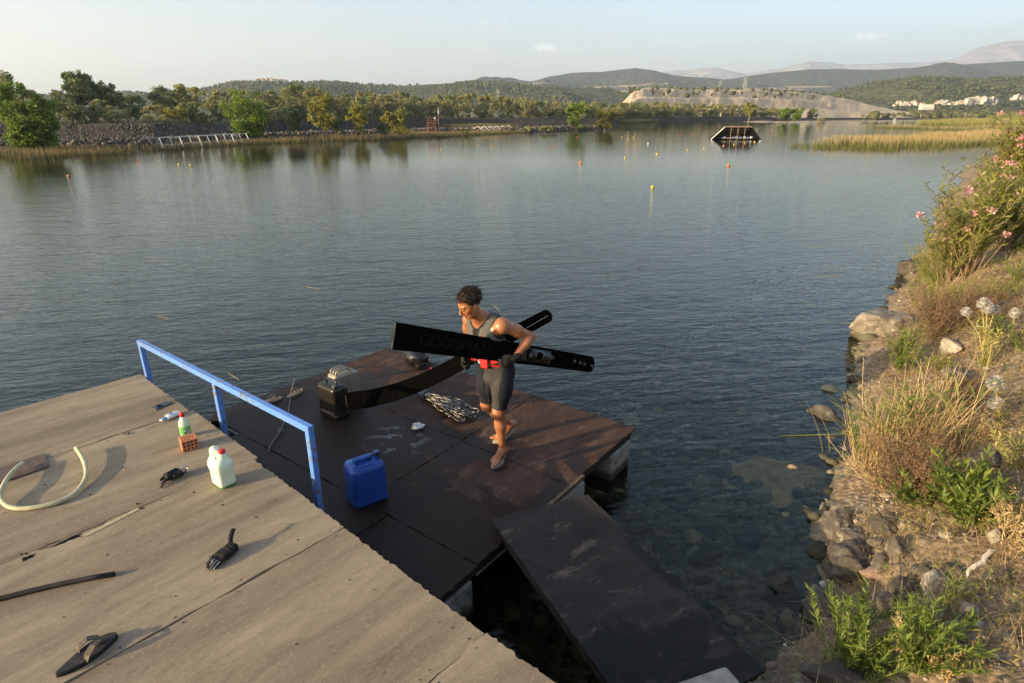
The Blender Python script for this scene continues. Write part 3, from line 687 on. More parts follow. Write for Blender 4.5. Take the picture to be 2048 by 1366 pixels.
def tree_belt():
    rg = np.random.default_rng(77)
    px_s = np.arange(-140, 1562, 1.0); X = (px_s-CX)/1279*interp(px_s, SH); Y = interp(px_s, SH); L = np.concatenate([[0], np.cumsum(np.hypot(np.diff(X), np.diff(Y)))])
    def along(gap, jit):
        s = 0
        while s < L[-1]:
            yield float(np.interp(s, L, px_s)); s += gap*rg.uniform(1-jit, 1+jit)
    eu_adj = ['broad open', 'narrow upright', 'spreading rusty brown', 'slim leafy', 'wide domed', 'thin brownish']
    dk_adj = ['round dark green', 'tall narrow dark green', 'broad dark green']
    for row, (gap, d0, d1, f0, f1) in enumerate(((4.6, 4.5, 8.5, .66, .90), (4.6, 11, 19, .84, 1.04), (5.0, 24, 38, .90, 1.06))):
        for px in along(gap, .45):
            Y = float(interp(px, SH))+rg.uniform(d0, d1); ztop = CAMZ+(229-float(interp(px, TOPS)))/1282*Y
            dark = rg.random() < (.06, .22, .42)[row]; k = int(rg.integers(0, 3 if dark else 6)); me = (DK if dark else EU)[k]
            H = (ztop-2.0)*rg.uniform(f0, f1)/10*(1.0 if row else rg.uniform(.72, 1.05))
            wd = min(1.25, max(.6, H))*rg.uniform(.85, 1.15)
            place_tree('dark_tree' if dark else 'eucalyptus_tree', me, ((px-CX)/1279*Y, Y, 2.0), (wd, H),
                       f"{(dk_adj if dark else eu_adj)[k]} {'tree' if dark else 'eucalyptus'} in the {('front', 'middle', 'back')[row]} row {zone(px)}", 'tree', f"{(dk_adj if dark else eu_adj)[k]} trees, {('front', 'middle', 'back')[row]} row {zone(px)}", rg.uniform(0, 6.28))
    for px in along(3.2, .5):
        Y = float(interp(px, SH))+rg.uniform(4.2, 9.5); k = int(rg.choice(3, p=[.62, .3, .08])); s = rg.uniform(.5, 1.15)
        place_tree('bush', BUSH[k], ((px-CX)/1279*Y, Y, 1.9), (s*1.15, s), f"{('dark green', 'olive green', 'yellowish')[k]} bush under the trees {zone(px)}", 'bush', f"{('dark', 'olive', 'yellow')[k]} bushes under the trees {zone(px)}", rg.uniform(0, 6.28))
tree_belt()
# single trees that stand out
def lone(px, py_base, py_top, halfw, label, leafm, leaf, n, seed, name='tree', base=.06, z0=.5, bark=bark_dark, blob=(.12, .19), nb=26, stems=1, op=.10, cat='tree', Y=None):
    p = P(px, py_base, z0) if Y is None else Vector(((px-CX)/1279*Y, Y, z0))
    fy = FPX*math.cos(PITCH)-(py_top-CY)*math.sin(PITCH); H = CAMZ+(228-py_top)/fy*p.y*1.0-z0; w = halfw/1270*p.y
    if w > H*.5: blob = (blob[0]*1.25*w/(H*.5)*.8, blob[1]*1.25*w/(H*.5)*.8)
    me = tree_parts(name, seed, H, w*.86, base, n, leaf, bark, leafm, nb, blob, op, max(.05, H*.02), .03, 0, stems)
    t = thing(name, label, cat, p, 0); obj('trunk', me[0], t); obj('crown', me[1], t); return t
lone(66, 296, 168, 66, 'big bright green plane tree reaching down to the water at the left', lf_green, .27, 15000, 11, 'plane_tree', .04, .4, nb=34, blob=(.11, .17), op=.14)
lone(503, 274, 191, 45, 'round bright green tree standing on the jetty beside the white lattice', lf_green, .27, 9500, 12, 'plane_tree', .04, .5, nb=28)
lone(588, 272, 214, 19, 'small dark green tree on the jetty right of the round bright green tree', lf_dark, .3, 2600, 13, 'tree', .08, .5, nb=14)
lone(648, 274, 190, 24, 'tall thin yellow green tree on the jetty', lf_yel, .3, 3400, 14, 'tree', .22, .5, nb=14, op=.25)
lone(717, 271, 208, 24, 'yellow green tree on the jetty with two pointed tops', lf_yel, .3, 3600, 15, 'tree', .06, .5, nb=15, op=.2, stems=2)
lone(682, 273, 238, 14, 'small dark bush between the two yellow green jetty trees', lf_dark, .28, 1500, 16, 'bush', .05, .5, nb=9, cat='bush')
lone(805, 268, 219, 28, 'rounded yellow green bush tree left of the rusty tower', lf_yel, .3, 4600, 17, 'tree', .03, .5, nb=18, stems=2)
lone(770, 270, 246, 15, 'low dark bush left of the rounded yellow green bush tree', lf_dark, .28, 1500, 18, 'bush', .03, .5, nb=9, cat='bush')
lone(930, 266, 253, 12, 'low olive bush on the jetty left of the slanted white posts', lf_euc, .28, 900, 19, 'bush', .02, .4, nb=8, cat='bush', stems=2)
for px, w, lb in ((1062, 8, 'leftmost of three low olive bushes near the jetty tip'), (1083, 11, 'middle of three low olive bushes near the jetty tip'), (1104, 11, 'rightmost of three low olive bushes near the jetty tip')):
    lone(px, 262, 250.5, w, lb, lf_euc, .3, 800, 20+px, 'bush', .02, .4, nb=8, cat='bush', stems=2)
lone(1153, 258, 204, 25, 'taller bright green tree at the tip of the jetty', lf_green, .36, 4200, 25, 'plane_tree', .05, .4, nb=18, op=.2)
lone(1203, 258, 219, 24, 'wide olive green tree at the outermost end of the jetty', lf_yel, .36, 3600, 26, 'tree', .03, .3, nb=16, stems=2)
lone(1496, 242.5, 208, 15, 'yellow green tree at the left end of the sand bar', lf_yel, .55, 3800, 27, 'tree', .18, .4, nb=14, bark=bark_pale, op=.2)
lone(1573, 243, 217, 19, 'round bright green bush tree on the sand bar', lf_green, .5, 7000, 28, 'tree', .03, .4, nb=18, stems=2)
lone(1624, 243, 217, 12, 'pointed dark green tree on the sand bar', lf_dark, .5, 4000, 29, 'tree', .05, .4, nb=13)
lone(1646, 242.6, 237, 11, 'flat brown bush on the sand bar right of the dark tree', lf_euc2, .5, 500, 30, 'bush', .02, .3, nb=6, cat='bush', stems=2)
lone(1730, 241.8, 237, 5, 'tiny green bush on the thin right part of the sand bar', lf_green, .5, 260, 31, 'bush', .02, .3, nb=5, cat='bush', stems=2)
# tall dark poplars left of centre
lone(172, 250, 151, 36, 'tallest dark tree of the far bank, with bare gaps in its crown', lf_dark, .42, 7000, 33, 'dark_tree', .3, 2.0, nb=18, op=.22, Y=112)
lone(222, 250, 166, 30, 'dark leaning tree right of the tallest dark tree', lf_dark, .42, 5000, 34, 'dark_tree', .3, 2.0, nb=14, op=.2, Y=116)
lone(8, 250, 142, 30, 'tall thin crowned tree at the left edge of the photo', lf_euc, .4, 5000, 35, 'eucalyptus_tree', .35, 2.0, nb=16, op=.25, bark=bark_pale, Y=104)

lone(0, 0, 0, 1, 'added unseen tree behind the camera shading the near deck', lf_euc, .34, 10, 5, 'tree') if False else None
def shade_tree():  # unseen tree added for its shade, crown sized to darken the near deck only
    me = tree_parts('tree', 91, 6.2, 1.9, .80, 1500, .30, bark_dark, lf_euc, 12, (.07, .11), .2, .14, .01)
    t = thing('tree', 'added unseen tree behind the deck, crown shaped to shade its near corner', 'tree', (-22.4, -10.9, .9)); obj('trunk', me[0], t); obj('crown', me[1], t)
shade_tree()
# ---- scrub on the hills and the dry slopes
def scrub(name, label, V, n, r0, r1, mat, seed, keep=None, thr=.45):
    rg = np.random.default_rng(seed); V = V if keep is None else V[keep(V)]
    k = rg.integers(0, len(V), n*2); p = V[k]+np.column_stack([rg.normal(0, 5, n*2), rg.normal(0, 9, n*2), np.zeros(n*2)])
    f = fbm(p[:, 0]*.012, p[:, 1]*.012, o=3, seed=seed); p = p[f > np.quantile(f, thr)-rg.uniform(0, .5, len(f))][:n]
    r = rg.uniform(r0, r1, len(p))*rg.choice([.7, 1, 1.4], len(p)); p[:, 2] += r*.3
    A, F = many(ICO[1], p, r[:, None]*np.array([[1, 1, .95]]), rand_rots(rg, len(p)), .25, rg)
    obj(name, mesh(name, A, F, mat, True), kind='stuff', label=label)
lf_hill = leafmat('leaf_hill', [(0.040, 0.053, 0.022), (0.069, 0.083, 0.033), (0.106, 0.110, 0.045)], .1, .7, .02)
scrub('hill_trees', 'olive trees and scrub covering the wooded hill', HV['left'], 9500, 1.3, 2.9, lf_hill, 51, lambda v: v[:, 2] > 6)
scrub('olive_grove', 'olive trees in rows on the right hand hill', HV['right'], 6500, 1.2, 2.4, lf_hill, 52, lambda v: v[:, 2] > 5)
scrub('quarry_scrub', 'low scrub along the top of the quarry cliff', HV['quarry'], 300, .45, 1.1, lf_hill, 53, lambda v: v[:, 2] > 13, .4)
def foot_scrub():
    rg = np.random.default_rng(54); n = 1500; px = rg.uniform(1700, 2300, n); Y = interp(px, SH)+rg.uniform(4, 190, n); w = rg.random(n) < np.clip((px-1690)/170, .06, 1); px, Y = px[w], Y[w]
    r = rg.uniform(.8, 2.4, len(px))*rg.choice([.6, 1, 1.5], len(px)); p = np.column_stack([(px-CX)/1281*Y, Y, 1.0+r*.3+(Y-interp(px, SH))*.012])
    A, F = many(ICO[2], p, r[:, None]*np.array([[1.1, 1.1, .85]]), rand_rots(rg, len(p)), .2, rg)
    obj('lakeside_scrub', mesh('lakeside_scrub', A, F, leafmat('leaf_scrub', [(.05, .058, .022), (.09, .092, .035), (.14, .13, .055)], .15, .7, .1), True), kind='stuff', label='green and olive scrub between the lake and the village')
foot_scrub()

# ---- villages
wall_w = plain('limewash', (.50, .475, .43), .9, .1, 0, .04, .8, 0); roof_r = plain('roof_tile', (.38, .19, .11), .9, .1, 0, .15, 2, 0); dark_w = plain('dark_window', (.05, .055, .06), .4, .4, 0, .05, 2, 0)
def house_me(w, d, h, gable, wm, seed):
    mb = MB(); mb.box((0, 0, h/2), (w, d, h)); mb.cur = 1
    if gable:
        e = .35; V = [(-w/2-e, -d/2-e, h), (w/2+e, -d/2-e, h), (w/2+e, d/2+e, h), (-w/2-e, d/2+e, h), (-w/2-e, 0, h+d*.27), (w/2+e, 0, h+d*.27)]
        mb.add(V, [(0, 1, 5, 4), (2, 3, 4, 5), (0, 4, 3), (1, 2, 5), (0, 3, 2, 1)])
    else: mb.cur = 0; mb.box((0, 0, h+.45), (w+.5, d+.5, .25)); mb.box((w*.2, 0, h+1.5), (w*.4, d*.5, 1.9))
    mb.cur = 2
    for fl in range(int(h//3)):
        for i in range(max(2, int(w//3))):
            mb.box((-w/2+(i+.5)*w/max(2, int(w//3)), -d/2-.02, 1.6+fl*3), (1.1, .12, 1.4))
            
    return mesh('house', np.concatenate(mb.v), mb.f, [wm, roof_r, dark_w], False, mb.m)
HO = [house_me(9, 8, 3.4, True, wall_w, 1), house_me(11, 9, 6.4, True, wall_w, 2), house_me(12, 9, 6.5, False, wall_w, 3), house_me(15, 10, 9.2, False, wall_w, 4)]
ADJ = ['small white house with red roof', 'two storey white house with red roof', 'white flat roofed house', 'large white flat roofed building']
def village():
    rg = np.random.default_rng(5)
    spots = [(1790, 209, 0), (1797, 205, 1), (1806, 208, 2), (1812, 207, 1), (1819, 208, 0), (1826, 205, 2), (1832, 207, 1), (1838, 208, 0), (1845, 206, 0), (1872, 205, 0), (1880, 204, 2), (1888, 206, 1), (1893, 204, 2), (1900, 206, 0), (1906, 207, 1), (1912, 207, 0),
             (1918, 205, 2), (1924, 204, 0), (1931, 203, 2), (1937, 202, 3), (1944, 200, 2), (1950, 199, 3), (1957, 201, 3), (1964, 199, 3), (1971, 200, 2), (1978, 201, 1), (1984, 200, 3), (1992, 203, 2), (1960, 205, 1), (1946, 206, 0), (1936, 207, 2), (1952, 205, 2), (1968, 205, 3), (1976, 206, 2), (2026, 197, 2), (2034, 195, 3), (2042, 196, 1), (2050, 194, 2), (1988, 206, 0)]
    for px, py, k in spots:
        Y = 700+rg.uniform(-25, 25); p = PY(px, py+1.5, Y)
        zn = 'at the left end of the hillside village' if px < 1850 else 'in the middle of the hillside village' if px < 1915 else 'in the dense cluster of the hillside village' if px < 2000 else 'at the right edge of the hillside village'
        obj('house', HO[k], None, (p.x, p.y, p.z-1.0), (0, 0, rg.uniform(-.6, .6)), label=f'{ADJ[k]} {zn}', cat='house', group=f'{ADJ[k]}s {zn}').scale = (.42, .42, .45)
    for px, py in ((468, 166), (480, 165), (495, 164), (507, 163.5), (520, 162), (529, 161), (538, 160.5), (547, 160.5), (556, 162), (566, 162.5), (575, 163.5), (590, 165)):
        p = PY(px, py+1, 1490); k = int(rg.integers(0, 3))
        obj('house', HO[k], None, (p.x, p.y-12, p.z-1.5), (0, 0, rg.uniform(-.6, .6)), label=f'{ADJ[k]} on the skyline of the wooded hill', cat='house', group=f'{ADJ[k]}s of the hilltop village').scale = (.7, .7, .75)
    p = P(1446, 238, 0); p = Vector(((1446-CX)/1279*342, 342, 1.8))
    obj('hut', HO[2], None, p, (0, 0, .2), label='tiny white hut at the water below the quarry trees', cat='hut').scale = (.25, .25, .3)
    Y = 520; p = PY(1853, 214, Y); mb = MB(); 
    mb.box((0, 0, 1.1), (9, 5, 2.2)); mb.cur = 1; mb.tube([(-4.7, 0, 1.7), (4.7, 0, 1.7)], 2.6, 16, True)
    mb.build('shed', [wall_w, plain('shed_roof', (.62, .56, .46), .8)], None, False, (p.x, p.y, p.z-2.2), label='long pale barrel roofed shed below the village', cat='shed')
    lone(1856, 212, 196, 11, 'dark green round tree among the village houses', lf_dark, 1.0, 1600, 61, 'tree', .05, 6.0, nb=12, Y=640)
village()
# ---- pylons
steel_g = plain('galvanised_steel', (.42, .43, .43), .6, .4, .3, .05, 2, 0)
def pylon(px, yb, yt, Y, label):
    p = PY(px, yb, Y); H = PY(px, yt, Y).z-p.z+3; mb = MB(); w = H*.11; r = .11
    def cor(f): k = w*(1-f*.86); return [(sx*k, sy*k, H*f) for sx, sy in ((-1, -1), (1, -1), (1, 1), (-1, 1))]
    lv = [0, .2, .38, .53, .65, .75, .84, .92, 1]
    for a, b in zip(lv[:-1], lv[1:]):
        A, B = cor(a), cor(b)
        for i in range(4):
            mb.beam(A[i], B[i], r*1.5); mb.beam(A[i], B[(i+1) % 4], r); mb.beam(A[(i+1) % 4], B[i], r); mb.beam(B[i], B[(i+1) % 4], r)
    t = thing('pylon', label, 'pylon', (p.x, p.y, p.z-3)); mb.build('lattice', steel_g, t)
    for f in (.72, .83, .94):
        m = MB()
        for s in (-1, 1):
            m.beam((0, 0, H*f), (s*H*.16, 0, H*f), r*1.6); m.beam((0, 0, H*(f+.04)), (s*H*.16, 0, H*f), r); m.beam((s*H*.15, 0, H*f), (s*H*.15, 0, H*(f-.05)), r*1.4)
        m.build('crossarm', steel_g, t)
pylon(1487, 190, 150, 640, 'taller lattice power pylon standing on the quarry cliff')
pylon(1438, 190, 160, 820, 'fainter lattice power pylon left of the taller one')
pylon(996, 200, 178, 700, 'small power pylon in front of the wooded hill')

# ---- ski jump floating in the lake
black_b = plain('black_board', (.016, .016, .017), .55, .3, 0, .15, 3); wood_g = plain('weathered_timber', (.33, .25, .18), .85, .2, 0, .2, 6, .4, .02)
white_p = plain('white_paint', (.70, .68, .63), .6, .4, 0, .08, 6); blue_d = plain('blue_plastic', (.05, .13, .42), .45, .5, 0, .1, 5)
def ski_jump():
    p = P(1474, 279.5, 0); k = p.y/1271; t = thing('ski_jump', 'black water ski jump ramp floating in the middle of the lake', 'ski jump', p, R(-3))
    w = 26*k; H = 24.5*k; out = 24*k; L = 6.6; th = .05
    m = MB(); m.add([(-w, 0, H), (w, 0, H), (w, L, -.1), (-w, L, -.1), (-w, 0, H-.06), (w, 0, H-.06), (w, L, -.16), (-w, L, -.16)], [(0, 1, 2, 3), (7, 6, 5, 4), (0, 4, 5, 1), (2, 6, 7, 3), (1, 5, 6, 2), (3, 7, 4, 0)]); m.build('ramp_surface', black_b, t)
    for s in (-1, 1):
        m = MB(); a, b, c, d = (s*w, 0, H), (s*(w+out), .5, .02), (s*(w+out*.5), L, -.15), (s*w, L, -.1)
        V = [a, b, c, d]+[(x, y+.02, z-.05) for x, y, z in (a, b, c, d)]
        m.add(V, [(0, 1, 2, 3), (7, 6, 5, 4), (0, 4, 5, 1), (1, 5, 6, 2), (2, 6, 7, 3), (3, 7, 4, 0)]); m.build('side_apron', black_b, t)
    m = MB(); m.beam((-w-.1, -.06, H), (w+.1, -.06, H), .09, .10); m.build('top_beam', wood_g, t)
    m = MB(); m.beam((-w-.05, -.05, H), (-w-out, .44, .03), .10, .10); m.build('edge_strip', white_p, t)
    for x in (-.95, 0, .95): m = MB(); m.beam((x, .05, -.3), (x, .05, H-.08), .085 if x else .11); m.build('post', plain('post_timber', (.17, .13, .095), .85), t)
    m = MB(); m.beam((-w-.35, -.02, .24), (w*.92, -.02, .2), .10, .10); m.build('cross_beam', wood_g, t)
    for i, (x, mm) in enumerate(((-.35, blue_d), (.12, white_p), (.62, blue_d), (1.2, white_p), (1.75, blue_d), (-1.5, blue_d), (2.1, white_p))):
        m = MB(); m.tube([(x-.16, .6+.2*(i % 2), .26), (x+.2, .75, .3)], .15, 10); m.build('float', mm, t, True)
    for j in range(6):
        m = MB(); m.beam((-w, .9+j*.9, H-.1-(.9+j*.9)/L*(H+.1)), (w, .9+j*.9, H-.1-(.9+j*.9)/L*(H+.1)), .05, .08); m.build('rib', wood_g, t)
ski_jump()
# ---- buoys
def buoys():
    C = {'yellow': (.55, .40, .05), 'orange': (.55, .15, .04), 'red': (.62, .05, .04), 'white': (.75, .74, .70), 'pink': (.72, .32, .26), 'brown': (.34, .16, .06)}
    M = {k: plain('buoy_'+k, c, .4, .5, 0, .06, 12, .1) for k, c in C.items()}
    body = {}
    for k in M:
        m = MB(); m.lathe([(.001, -.16), (.08, -.145), (.135, -.085), (.155, 0), (.14, .07), (.10, .125), (.04, .155), (.001, .16)], 16); body[k] = mesh('float', np.concatenate(m.v), m.f, M[k], True)
    m = MB(); m.tube([(.045*math.cos(a), 0, .18+.045*math.sin(a)) for a in np.linspace(-.5, 3.64, 9)], .012, 6); eye = mesh('eyelet', np.concatenate(m.v), m.f, plain('eyelet_dark', (.06, .06, .06), .5))
    L = [(138, 354, 'brown', 'brown buoy in the reflection of the big left tree', 1.25), (275, 323, 'red', 'small red buoy off the left reeds', .9), (358, 330, 'yellow', 'left one of a pair of yellow buoys off the white lattice', 1), (381, 331.5, 'yellow', 'right one of a pair of yellow buoys off the white lattice', 1),
         (883, 298.5, 'yellow', 'yellow buoy straight below the rusty tower', 1), (956, 292, 'yellow', 'faint yellow buoy below the left slanted white posts', .9), (983, 292, 'yellow', 'faint yellow buoy below the right slanted white posts', .9), (1107, 294, 'red', 'red buoy in mid lake below the low jetty bushes', 1),
         (1154, 274, 'red', 'red buoy just off the jetty tip', 1), (1161, 326, 'orange', 'dark orange buoy in mid lake, larger than its neighbours', 1.35), (1250, 316.5, 'yellow', 'yellow buoy right of the dark orange buoy', 1.1), (1314, 309, 'yellow', 'bright yellow buoy left of the ski jump', 1.3),
         (1305, 376, 'yellow', 'nearest yellow buoy, large and alone in open water', 1.15), (1457, 332, 'orange', 'bright orange buoy in front of the ski jump', 1.45), (1244, 274.5, 'yellow', 'left of three far yellow buoys off the jetty end', 1), (1256, 278, 'yellow', 'middle and nearest of three far yellow buoys off the jetty end', 1.1), (1267, 274.5, 'yellow', 'right of three far yellow buoys off the jetty end', 1),
         (1296, 287.5, 'white', 'white buoy between the far yellow buoys and the ski jump', 1), (1375, 301, 'yellow', 'yellow buoy on the row leading to the ski jump', 1), (1408, 297, 'yellow', 'yellow buoy just left of the ski jump', 1), (1447, 292, 'pink', 'pink buoy in front of the ski jump left corner', 1), (1468, 289.5, 'yellow', 'pale yellow buoy in front of the middle of the ski jump', 1),
         (1490, 287, 'orange', 'orange brown buoy in front of the ski jump', 1.1), (1509, 284.5, 'yellow', 'yellow buoy in front of the right corner of the ski jump', 1.4), (1520, 282.5, 'white', 'white buoy right of the ski jump', 1), (1515, 260.5, 'yellow', 'pale yellow buoy beyond the right end of the ski jump', 1.1), (1543, 260.5, 'pink', 'pink buoy beyond and right of the ski jump', 1.1),
         (1384, 267.5, 'red', 'right one of two far red buoys left of the ski jump', 1.2), (1362, 267.5, 'red', 'left one of two far red buoys left of the ski jump', 1.2), (1467, 276.5, 'yellow', 'yellow buoy touching the cross beam of the ski jump', .9)]
    for px, py, c, lb, s in L:
        p = P(px, py, 0); t = thing('buoy', lb, 'buoy', (p.x, p.y, .04), rng.uniform(0, 3), 'marker buoys floating on the lake'); t.scale = (s*.50, s*.50, s*.50); t.rotation_euler = (rng.normal(0, .15), rng.normal(0, .15), rng.uniform(0, 6))
        obj('float', body[c], t); obj('eyelet', eye, t)
buoys()
# ---- things on the jetty
rust = plain('rusty_paint', (.36, .13, .09), .8, .2, 0, .2, 8)
def lattice(name, label, a, b, hgt, n, lean, thick):
    t = thing(name, label, 'lattice', a); d = b-a
    top = [d*(i/(n-1))+Vector((lean.x, lean.y, hgt)) for i in range(n)]; bot = [d*(i/(n-1)) for i in range(n)]
    m = MB(); m.beam(top[0], top[-1], .06); m.build('top_rail', white_p, t); m = MB(); m.beam(bot[0]+Vector((0, 0, .12)), bot[-1]+Vector((0, 0, .12)), .05); m.build('bottom_rail', white_p, t)
    for i in range(n): m = MB(); m.beam(bot[i]-Vector((0, 0, .2)), top[i], thick if i % 2 == 0 else .05); m.build('post', white_p, t)
    return t
lattice('white_lattice', 'long low white lattice leaning on the jetty stones', P(326, 292.5, .3), P(499, 280.5, .3), .8, 11, Vector((-.55, .55, 0)), .085)
def slanted_posts():
    a, b = P(972, 264, .15), P(1032, 261.8, .15); d = b-a
    t = thing('slanted_posts', 'row of white slanted posts bolted together on the jetty', 'posts', a)
    for i in range(11):
        q = d*(i/10); m = MB(); th = .12 if i % 2 == 0 else .06; hgt = 1.0
        m.beam(q+Vector((0, 0, -.2)), q+Vector((-1.5, .5, hgt)), th)
        if i % 2 == 0: m.beam(q+Vector((-1.5, .5, hgt)), q+Vector((-2.4, 1.0, hgt*.55)), th*.8)
        m.build('post', plain('post_white', (.48, .46, .42), .8), t)
slanted_posts()
def tower():
    p = P(857, 271, .1); k = p.y/1268; W = 14*k; H = 33*k; t = thing('watch_tower', 'rusty red steel judges tower standing at the jetty edge', 'tower', p, R(8))
    c = [(0, 0), (W, 0), (W, W*.9), (0, W*.9)]; pl = H*.73
    for i, (x, y) in enumerate(c): m = MB(); m.beam((x*1.12-W*.06, y*1.1, -.3), (x, y, H if i != 1 else H*.97), .055); m.build('leg', rust, t)
    m = MB(); m.box((W/2, W*.45, pl), (W*1.1, W, .06)); m.build('platform', rust, t)
    for z in (H, (H+pl)/2):
        m = MB()
        for i in range(4): m.beam((*c[i], z), (*c[(i+1) % 4], z), .04)
        m.build('railing', rust, t)
    m = MB(); m.beam((0, 0, pl*.1), (W, 0, pl), .045); m.beam((W, W*.9, pl*.1), (0, W*.9, pl), .045); m.beam((0, 0, pl*.55), (0, W*.9, pl*.55), .04); m.beam((W, 0, pl*.5), (W*.45, 0, pl), .035); m.build('brace', rust, t)
    m = MB()
    for s in (-.16, .16): m.beam((-.25+s, -.3, -.1), (.1+s, -.02, pl), .03)
    for j in range(7): f = j/7; m.beam((-.25-.16+.35*f, -.3+.28*f, pl*f), (-.25+.16+.35*f, -.3+.28*f, pl*f), .025)
    m.build('ladder', rust, t)
    m = MB(); m.box((W*1.0, -.05, H*.98), (.28, .22, .2), bev=.03); m.beam((W, 0, H*.9), (W*1.25, .1, H*.86), .1); m.build('camera_box', white_p, t)
    q = P(878, 268, .4); m = MB(); m.beam((0, 0, -.4), (0, 0, 2.9), .07); tt = thing('post', 'thin rusty post with a white top right of the tower', 'post', q); m.build('pole', rust, tt); m = MB(); m.beam((0, 0, 2.9), (0, 0, 3.6), .09); m.build('tip', white_p, tt)
tower()
def small_far():
    p = P(1787, 241.4, .3); t = thing('marker_frame', 'small white H shaped frame on the far sand bar', 'frame', p); m = MB(); k = p.y/1280*.5
    for x in (0, 7*k): m = MB(); m.beam((x, 0, -.3), (x+1.5*k, 0, 9*k), .16); m.build('post', white_p, t)
    m = MB(); m.beam((.6*k, 0, 4*k), (8*k, 0, 5*k), .13); m.build('crossbar', white_p, t)
    p = P(1926, 241, .2); k = p.y/1280; t = thing('leaning_pole', 'thin pale pole leaning out of the green reeds', 'pole', p); m = MB(); m.beam((0, 0, -.4), (4*k, 0, 17*k), .16); m.build('shaft', wood_g, t)
small_far()
# ---- haze
def haze():
    t = NT('haze'); t.t.nodes.remove(t.bsdf); v = t.n('VolumePrincipled', {'Color': (.80, .88, 1.0), 'Density': 1.25e-4, 'Anisotropy': .25}); t.t.links.new(v.outputs[0], t.out.inputs['Volume'])
    mb = MB(); mb.box((0, 7000, 600), (26000, 16600, 1216)); mb.build('haze', t.m, kind='stuff', label='thin pale haze over the lake and the hills')
haze()
# ================================================================== DOCK, DECK AND WHAT LIES ON THEM
def ply_mat(name, lo, mid, hi, wet=False, seed=0.0):
    t = NT(name); v = t.co('Object'); v = t.n('Mapping', {'Vector': v, 'Location': (seed, seed*.7, 0)}).outputs[0]
    vg = t.n('Mapping', {'Vector': v, 'Scale': (6.5, 1.5, 6)}).outputs[0]; vf = t.n('Mapping', {'Vector': v, 'Scale': (95, 13, 60)}).outputs[0]
    g1 = t.noise(vg, 1.3, 6, .62, .6); g2 = t.noise(vf, 1.6, 4, .6, .3); bl = t.noise(v, 1.25, 5, .6); sp = t.noise(v, 9, 5, .7)
    k = t.math('ADD', t.math('MULTIPLY', g1, .45), t.math('ADD', t.math('MULTIPLY', g2, .35), t.math('MULTIPLY', bl, .3)))
    c = t.ramp(k, [(.38, lo), (.54, mid), (.70, hi)])
    # worn, silvery or dirty patches and fine checks along the grain
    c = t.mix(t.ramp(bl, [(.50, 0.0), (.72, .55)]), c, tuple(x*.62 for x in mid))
    ck = t.ramp(t.noise(t.n('Mapping', {'Vector': v, 'Scale': (85, 3.2, 85)}).outputs[0], 1.0, 3, .6, .8), [(.68, 0.0), (.74, .75)])
    c = t.mix(t.math('MULTIPLY', ck, t.ramp(sp, [(.45, 0.0), (.6, 1.0)])), c, tuple(x*.30 for x in lo))
    c = t.mix(t.ramp(t.noise(t.n('Mapping', {'Vector': v, 'Scale': (1.5, .22, 1)}).outputs[0], 1.3, 4, .6, .8), [(.42, 0.0), (.66, .55)]), c, tuple(x*.52+.012 for x in lo))  # broad streaks along the grain: soft shade bands painted into the deck colour
    c = t.mix(t.ramp(t.noise(v, 46, 4, .75), [(.56, 0.0), (.72, .5)]), c, tuple(min(.6, x*1.25) for x in hi))
    rough = .88; nr = t.bump(t.math('ADD', g2, t.math('MULTIPLY', ck, -1.2)), .45, .004)
    if wet:
        sx = t.n('SeparateXYZ', {0: t.co('Object')})
        wear = t.ramp(t.noise(t.n('Mapping', {'Vector': v, 'Scale': (2.6, 1.3, 2)}).outputs[0], 2.0, 7, .72, .5), [(.56, 0.0), (.68, .8)])
        c = t.mix(wear, c, (.165, .120, .092))
        wn = t.noise(v, 1.7, 4, .55, .7); wn2 = t.noise(v, 7, 3)
        reg = t.math('ADD', t.math('MULTIPLY', sx.outputs[1], -.16), t.math('MULTIPLY', sx.outputs[0], -.045)) if wet == 'dock' else t.math('MULTIPLY', sx.outputs[0], .17)
        wk = t.math('ADD', t.math('ADD', wn, t.math('MULTIPLY', wn2, .12)), reg)
        w = t.ramp(wk, [(.62, 0.0), (.66, 1.0)]) if wet == 'dock' else t.ramp(wk, [(.75, 0.0), (.79, 1.0)])
        c = t.mix(t.math('MULTIPLY', w, .85), c, tuple(x*.20 for x in mid))
        dv = t.n('VectorMath', {0: t.co('Object'), 1: (1.95, -1.62, 0.0)}, operation='DISTANCE').outputs['Value']
        pud = t.math('MULTIPLY', t.ramp(dv, [(.12, 1.0), (.36, 0.0)]) if wet == 'dock' else t.math('MULTIPLY', w, 0.0), t.ramp(t.noise(v, 8.5, 2, .4), [(.56, 0.0), (.60, 1.0)]))
        ro = t.mix(w, (.85, .85, .85), (.5, .5, .5)); ro = t.mix(pud, ro, (.06, .06, .06))
        return t.done(c, ro, t.mix(pud, (.16, .16, .16), (.9, .9, .9)), 0, t.bump(t.math('ADD', g2, t.math('MULTIPLY', ck, -1.2)), t.math('SUBTRACT', .4, t.math('MULTIPLY', pud, .39)), .004))
    return t.done(c, rough, .2, 0, nr)
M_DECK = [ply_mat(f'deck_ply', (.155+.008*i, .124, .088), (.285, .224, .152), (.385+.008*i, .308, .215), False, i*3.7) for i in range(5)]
M_DOCK = [ply_mat('dock_ply', (.036, .018, .013), (.074, .040, .029), (.125, .076, .054), 'dock', 1.3+i*0) for i in range(1)]
M_RAMP = ply_mat('ramp_ply', (.024, .018, .016), (.040, .031, .028), (.062, .050, .045), 'ramp', 8.1)
edge_m = plain('ply_edge', (.13, .095, .065), .9, .1, 0, .3, 40, .4); timber_d = plain('dark_timber', (.035, .028, .023), .9, .2, 0, .3, 12, .4, .01)
